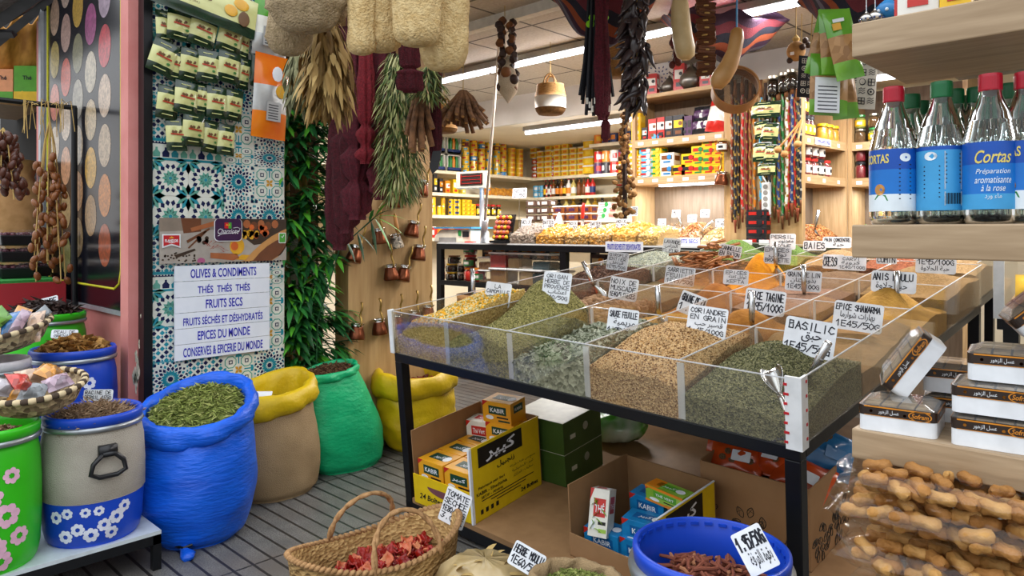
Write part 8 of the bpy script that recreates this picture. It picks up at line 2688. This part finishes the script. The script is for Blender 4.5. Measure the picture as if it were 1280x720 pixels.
for j in range(3):
 for i in range(2):
  for lev in range(2):
   if lev == 0 and j > 0:
    continue
   lb = f'yellow ginger tea box in the yellow carton, {("lower", "upper")[lev]} layer, {ORD[j]} row, {("by the kraft wall", "by the printed wall")[i]}'
   if tb0 is None:
    tb0 = {0: tea_box('', KY, 'KABIR', bw, bd_, bh), 1: tea_box('', KY, 'كبير', bw, bd_, bh, ar=True)}
    used_ = set()
   if i in used_:
    o = dup(tb0[i], label=lb)
   else:
    used_.add(i); o = tb0[i]; o['label'] = lb
   o['group'] = 'yellow ginger tea boxes in the yellow carton'
   intub(o, c0, .012+bw/2+(bw+.008)*i+(.012 if lev else 0), .014+bd_/2+(bd_+.004)*j-(.0 if lev else 0), .005+(bh+.001)*lev-(.0 if i == 0 else 0), .03*(i-.5), rz)
for k, (x, y, z, lb) in enumerate(((w_*.62, d_*.86, h_*.62, 'yellow ginger tea box under the topmost one at the rear of the yellow carton'), (w_*.6, d_*.85, h_*.62+bh, 'topmost yellow ginger tea box at the rear of the yellow carton'))):
 intub(dup(tb0[0], label=lb), c0, x, y, z, .1, rz)
o = tea_box('white and green herbal tea box at the rear of the yellow carton', ('tea_white', 't_red', 't_green'), 'Thé Vert', w_*.36, d_*.22, h_*.36)
intub(o, c0, w_*.2, d_*.86, h_*.5, .2, rz)
card(Matrix.Translation(W(562, 656, 2.62))@Matrix.Rotation(.35, 4, 'Z')@Matrix.Rotation(.3, 4, 'Y')@Matrix.Rotation(-.1, 4, 'X'), .105, .13, ['TOMATE', 'SECHEE', '1E80/200G', '3.00E'], 'tilted white price card stuck at the rim of the tomato basket before the yellow carton')
g0 = tbs(686, 603)
for k in range(2):
 t = MB().bx((-.2, 0, .15*k), (.1, .3, .148+.15*k)).build('green_carton', 'carton_green', bevel=.002)
 t.matrix_world = tm(g0, rz)
 tag(t, f'dark green carton with pale lid, {("lower", "upper")[k]} of the two behind the yellow carton', 'carton')
 mb = MB().bx((-.2, 0, .1482+.15*k), (.1, .3, .15+.15*k)).bx((.1, .05, .06+.15*k), (.101, .09, .08+.15*k))
 mb.lathe([(.014, 0), (.02, 0)], 18, c=(.1012, .17, .09+.15*k), R=rotm(0, PI/2, 0)).build('pale_lid', M('pale_lid', '#c9cdb8', .4), t)
q = tbs(762, 553)
M('bag_green_film', '#4fa32f', .25, coat=.5, col2='#d7e0cf', nscale=4, sharp=(.45, .6))
o = MB().ball((0, 0, .075), (.17, .11, .08), nu=28, nv=16).build('plastic_bag', 'bag_green_film', smooth=True)
for v in o.data.vertices:
 v.co += Vector((1, 1, 1))*.012*vnoise(v.co.x*30, v.co.y*30+v.co.z*25, 3)
o.matrix_world = tm(q+Vector((0, .05, 0)), .2)
tag(o, 'knotted green and white plastic bag at the rear of the lower shelf', 'plastic bag')
b0 = tbs(713, 694)
W2, D2, H2 = .4, .37, .27
t, wl = open_carton('open brown carton of blue tea boxes in the middle of the lower shelf', b0, W2, D2, H2, .09, ('kraft_out', 'kraft_inner'), -.03)
wl['right_wall'].data.materials[0] = MATS['kabir_yellow']
m2 = MB().box((W2+.001, D2*.45, H2*.8), (.0012, D2*.62, H2*.34), mi=0)
write(m2, 'كبير', (W2+.0024, D2*.45, H2*.8), h=.06, wd=.15, A=Y90, mi=1, ar=True, bold=.03)
write(m2, 'زنجبيل', (W2+.0024, D2*.55, H2*.5), h=.035, wd=.1, A=Y90, mi=0, ar=True)
m2.build('printed_side', ['print_black', 'white_card'], wl['right_wall'])
MB().bx((W2-.006, 0, H2), (W2+.001, D2, H2+.003)).build('white_edge', 'white_card', t)
KB = ('kabir_blue', 'kabir_deep', 't_green')
bb = tea_box('blue tea box standing against the rear wall of the brown carton', KB, 'KABIR', .15, .085, .1)
intub(bb, b0, .19, .27, .1, .05, -.03)
for k, (x, y, z, r, lb) in enumerate(((.1, .1, .005, .1, 'lowest blue tea box in the brown carton under the white herbal box'), (.25, .14, .075, .15, 'blue tea box with white script on top in the middle of the brown carton'), (.27, .25, .05, .1, 'blue tea box behind the scripted one in the brown carton'), (.25, .12, .005, .0, 'blue tea box at the bottom of the brown carton beside the drum'))):
 intub(dup(bb, label=lb), b0, x, y, z, r, -.03)
o = tea_box('white herbal tea box with green leaves leaning in the brown carton', ('tea_white', 't_red', 'green_tea'), 'THÉ', .075, .07, .17)
intub(o, b0, .1, .06, .085, .3, -.03, Matrix.Rotation(-.35, 4, 'X'))
mb = MB()
for k in range(10):
 blade(mb, (random.uniform(-.025, .025), -.037, .03+.012*k), (math.cos(k*2), -.05, math.sin(k*2)), .03, .007, 0)
mb.build('leaf_print', 'green_tea', o)
o = tea_box('green tea box with orange edges lying on top in the brown carton', ('green_tea', 'tea_green', 't_orange'), 'THÉ VERT', .17, .07, .06)
intub(o, b0, .29, .24, .2, -.1, -.03)
mb = MB().bx((-.086, -.036, 0), (.086, -.0345, .008)).bx((-.086, -.036, .052), (.086, -.0345, .061)).bx((-.086, -.03, .0602), (-.03, .03, .0608)).build('orange_edge', 't_orange', o)
H3 = .3
q = tb(1012, 613, ZL+H3)
p0 = Vector((q[0]-.42, q[1], ZL))
t, wl = open_carton('brown carton printed with peanuts at the table leg, filled with orange bags', p0, .42, .36, H3, H3, ('kraft_out', 'kraft_inner'), 0)
for wall, A, o_, L_ in (('front_wall', np.eye(3), (0, -.001, 0), .42), ('right_wall', Y90, (.421, 0, 0), .36)):
 mb = MB()
 for k in range(26):
  x, z, a = random.uniform(.02, L_-.02), random.uniform(.01, .16-.05*random.random()), random.uniform(0, PI)
  P = []
  for s_ in np.linspace(0, 2*PI, 15):
   u, v = .021*math.cos(s_), .0095*math.sin(s_)*(1-.35*math.cos(s_*2)*-1*-1+.0)
   P.append((x+u*math.cos(a)-v*math.sin(a), 0, z+u*math.sin(a)+v*math.cos(a)))
  mb.tube(P, .0014, 4).tube([P[3], P[11]], .0008, 4).tube([P[5], P[13]], .0008, 4)
 mb.xf(A, o_).build('peanut_print', 'print_black', wl[wall])
M('snack_orange', '#d9541a', .25, coat=.5, col2='#b8431a', nscale=6); M('snack_blue', '#2f7fb8', .25, coat=.5, col2='#255f92', nscale=6)
for k, (x, y, z, m, r, lb) in enumerate(((.08, .14, H3-.02, 'snack_orange', (.3, .1, .3), 'orange snack bag with white patch nearest the brown tea carton'), (.2, .2, H3+.0, 'snack_orange', (.4, -.1, -.2), 'orange snack bag in the middle of the peanut carton'), (.33, .16, H3-.04, 'snack_orange', (.2, .3, .1), 'orange snack bag hanging over the carton edge past the table leg'), (.37, .28, H3+.03, 'snack_blue', (.5, .4, .5), 'blue snack bag leaning at the corner of the peanut carton'), (.02, .24, H3+.03, 'snack_orange', (.5, 0, .2), 'orange snack bag lying furthest in the peanut carton'))):
 o = pillow(.2, .17, .04, [(1, 0)], [m], 'snack_bag', seed=k+9)
 intub(o, p0, x, y, z, 0, 0, Euler((-1.2+r[0], r[1], r[2])).to_matrix().to_4x4())
 tag(o, lb, 'snack bag')
 mb = MB().prism(rrect(.07, .045, .004), .0006, o=(.02, -.044, -.01))
 for q_ in range(5):
  mb.ball((random.uniform(-.06, .06), -.036, random.uniform(-.05, .05)), (.014, .003, .014), mi=1, nu=6, nv=4)
 mb.build('printed_label', ['white_card' if k != 3 else 'snack_blue', 'caraway'], o)
# street-side baskets and tubs
M('palm_weave', '#c8a36b', .85, col2='#94703f', kind='voronoi', nscale=60, bump=.8, stretch=(1, 1, 1.6)); M('palm_rope', '#b98f62', .85, col2='#8f6a42', nscale=50, bump=.5)
q = onz(474, 678, .25)
ax = (RT*.49+FW*.42); rzb = math.atan2(ax.y, ax.x)
t = thing('palm_basket', 'oval woven palm basket with rope handles full of dried tomatoes', 'basket', (q.x, q.y, 0), rzb)
A_, B_ = .315, .165
prof = [(.001, 0), (.72, 0), (.84, .03), (.95, .15), (1.0, .25), (1.02, .258), (.99, .263), (.94, .25), (.88, .14), (.8, .04), (.001, .02)]
dip = lambda a: .03*math.cos(2*a)
P = [[(A_*r*math.cos(a), B_*r*math.sin(a), z+(dip(a) if z > .2 else 0)) for a in np.linspace(0, 2*PI, 64, endpoint=False)] for r, z in prof]
MB().grid(np.array(P), cv=True).build('woven_body', 'palm_weave', t, smooth=True)
mb = MB()
for k in range(90):
 a = k*2*PI/90
 mb.ball((A_*1.0*math.cos(a), B_*1.0*math.sin(a), .26+dip(a)), (.012, .016, .008), rotm(.5, 0, a), nu=6, nv=4)
mb.build('braided_rim', 'palm_rope', t, smooth=True)
for s_, lean in ((1, -.05), (-1, .06)):
 pts = [(.125*math.cos(u)+.02, s_*B_*.97+(lean-s_*.0)*math.sin(u)*1.1*(1 if s_ > 0 else 1), .225+.155*math.sin(u)**.8 if math.sin(u) > 0 else .225) for u in np.linspace(0, PI, 25)]
 for ph in (0, PI):
  mb = MB().tube([(x+.005*math.cos(k*1.1+ph), y+.005*math.sin(k*1.1+ph), z) for k, (x, y, z) in enumerate(pts)], .0068, 7)
  if ph == 0:
   keep = mb
  else:
   for V in mb.v:
    k0 = keep.n; keep.v.append(V); keep.n += len(V)
   keep.f += [tuple(i+k0 for i in f) for f in mb.f]; keep.m += mb.m
 keep.build('rope_handle', 'palm_rope', t, smooth=True)
M('tomato', '#a81c12', .35, col2='#76120c', nscale=30, bump=.5, bscale=60); M('tomato_light', '#c0452a', .4, col2='#e0a070', nscale=18, bump=.5, bscale=60)
tp = []
for k in range(110):
 a, r = random.uniform(0, 2*PI), math.sqrt(random.random())
 x, y = A_*.8*r*math.cos(a), B_*.78*r*math.sin(a)
 z = .125+.035*(1-r*r)+.012*(k % 3)+.03*(x/A_)
 m = Matrix.Translation((q.x, q.y, z))@Matrix.Rotation(rzb, 4, 'Z')@Matrix.Translation((x, y, 0))@Euler((random.uniform(-.8, .8), random.uniform(-.8, .8), random.uniform(0, 6))).to_matrix().to_4x4()
 if len(tp) < 2:
  G = [[(.034*u*(1-.15*v*v), .019*v, .012*u*u+.012*v*v+.003*math.sin(u*9+v*7)) for v in np.linspace(-1, 1, 7)] for u in np.linspace(-1, 1, 9)]
  o = MB().grid(np.array(G)).build('dried_tomato', ('tomato', 'tomato_light')[len(tp)], smooth=True, solid=.005)
  tp.append(o)
  tag(o, 'curled dark red dried tomato half loose in the palm basket', 'dried tomato', 'dried tomatoes in the palm basket')
 else:
  o = tp[1 if k % 5 == 0 else 0].copy(); COL.objects.link(o)
 o.matrix_world = m
M('parchment', '#c9b287', .4, coat=.4, col2='#a58c5c', nscale=9)
q = onz(606, 712, .2)
t = MB().lathe([(.001, 0), (.13, .0), (.155, .05), (.16, .13), (.13, .2), (.09, .235), (.001, .24)], 40, wob=lambda a, z: .09*math.sin(a*8+z*5)+.05*math.sin(a*17+z*9), sx=1.05, sy=.8).build('leaf_bag', 'parchment', smooth=True)
t.location = (q.x, q.y, 0); t.rotation_euler = (0, 0, .4)
tag(t, 'crumpled glossy bag of pale dried leaves beside the palm basket', 'bag')
mb = MB()
for k in range(40):
 blade(mb, (random.uniform(-.1, .1), random.uniform(-.08, .06), .19+.03*random.random()), (random.uniform(-1, 1), random.uniform(-.4, .4), random.uniform(.1, .5)), .08, .012, 0)
mb.build('dried_leaves', 'bay_b', t, smooth=True)
card(Matrix.Translation(W(652, 714, 2.25))@Matrix.Rotation(.35, 4, 'Z')@Matrix.Rotation(.35, 4, 'Y')@Matrix.Rotation(-.35, 4, 'X'), .11, .075, ['HERBE MOULU', '1E60/50G'], 'tilted price card between the glossy leaf bag and the burlap sack')
q = onz(722, 728, .36)
t, R = sack('sack', 'small open burlap sack of green dried leaves before the lower shelf', 'sack', (q.x, q.y), .125, .125, .35, (0, 0), 'sack_burlap', 'sack_burlap', rimh=.05, rimout=.02, wr=.02, seed=4, bulge=.05)
fill('dried_leaves', 'crushed green dried leaves filling the small burlap sack', 'dried leaves', R, (q.x, q.y), -.012, .03, ['leaf_dry3', 'leaf_dry', 'leaf_dry2'], [(LEAF*[1, 1.2, 2], LEAFF, 1300, .022, [0, 1, 2, 0], 1.0)], shrink=.9)
q = onz(888, 684, .5)
q = CAM+Vector((ray(888, 684).x, ray(888, 684).y, 0))*1.83
t = thing('drum', 'open blue drum of reddish bark sticks standing before the table leg', 'drum', (q.x, q.y, 0))
r = .192
MB().lathe([(r*.86, 0), (r*.93, .03), (r, .12), (r*1.01, .3), (r*.97, .42), (r*.93, .445)], 48, caps=False).build('body', 'drum_white', t, smooth=True)
MB().lathe([(r*.95, .425), (r*1.06, .43), (r*1.08, .445), (r*1.06, .462), (r*.95, .465)], 48, caps=False).build('clamp_ring', 'galv', t, smooth=True)
MB().lathe([(r*.95, .455), (r*1.0, .462), (r*1.02, .49), (r*1.015, .5), (r*.96, .504), (r*.945, .5), (r*.94, .475), (r*.925, .47), (r*.915, .4), (r*.9, .25), (.001, .25)], 56, caps=False).build('rim', 'drum_blue', t, smooth=True)
mb = MB()
for k in range(30):
 a = k*2*PI/30
 mb.box((r*.936*math.cos(a), r*.936*math.sin(a), .488), (.006, .022, .008), rotm(0, 0, a))
mb.build('rim_ribs', 'drum_blue', t)
M('bark_red', '#8e4f38', .8, col2='#6a3626', nscale=25, bump=.3); M('bark_pale', '#b97e58', .8, col2='#8e5a3c', nscale=25)
o = MB().lathe([(r*.88, .36), (r*.88, .385), (r*.6, .405), (r*.3, .42), (.001, .425)], 32, wob=lambda a, z: .03*math.sin(a*5)).build('bark_bed', 'bark_red', smooth=True)
o.location = (q.x, q.y, 0)
tag(o, 'bed of broken bark beneath the loose sticks in the blue drum', 'bark', kind='stuff')
bs = []
for k in range(190):
 a, rr = random.uniform(0, 2*PI), r*.84*math.sqrt(random.random())
 z = .428-.04*(rr/(r*.88))**1.5+random.uniform(-.005, .02)
 m = Matrix.Translation((q.x+rr*math.cos(a), q.y+rr*math.sin(a), z))@Euler((random.uniform(-.35, .35), random.uniform(-.45, .45), random.uniform(0, 6))).to_matrix().to_4x4()
 if len(bs) < 3:
  L_ = (.05, .065, .04)[len(bs)]
  o = MB().tube([(-L_/2, 0, 0), (-L_/6, .0025, .001), (L_/6, -.001, 0), (L_/2, .0015, 0)], [.0045, .0052, .0048, .004], 6).build('bark_stick', ('bark_red', 'bark_red', 'bark_pale')[len(bs)])
  bs.append(o)
  tag(o, 'short reddish bark stick loose in the blue drum', 'bark stick', 'bark sticks in the blue drum')
 else:
  o = bs[(0, 1, 0, 1, 2)[k % 5]].copy(); COL.objects.link(o)
 o.matrix_world = m
card(Matrix.Translation(W(958, 714, 1.68))@Matrix.Rotation(.55, 4, 'Z')@Matrix.Rotation(-.55, 4, 'Y')@Matrix.Rotation(-.5, 4, 'X'), .075, .1, ['1.95/50G'], 'price card leaning on the rim of the blue bark drum', ar='بقوة القرفة')
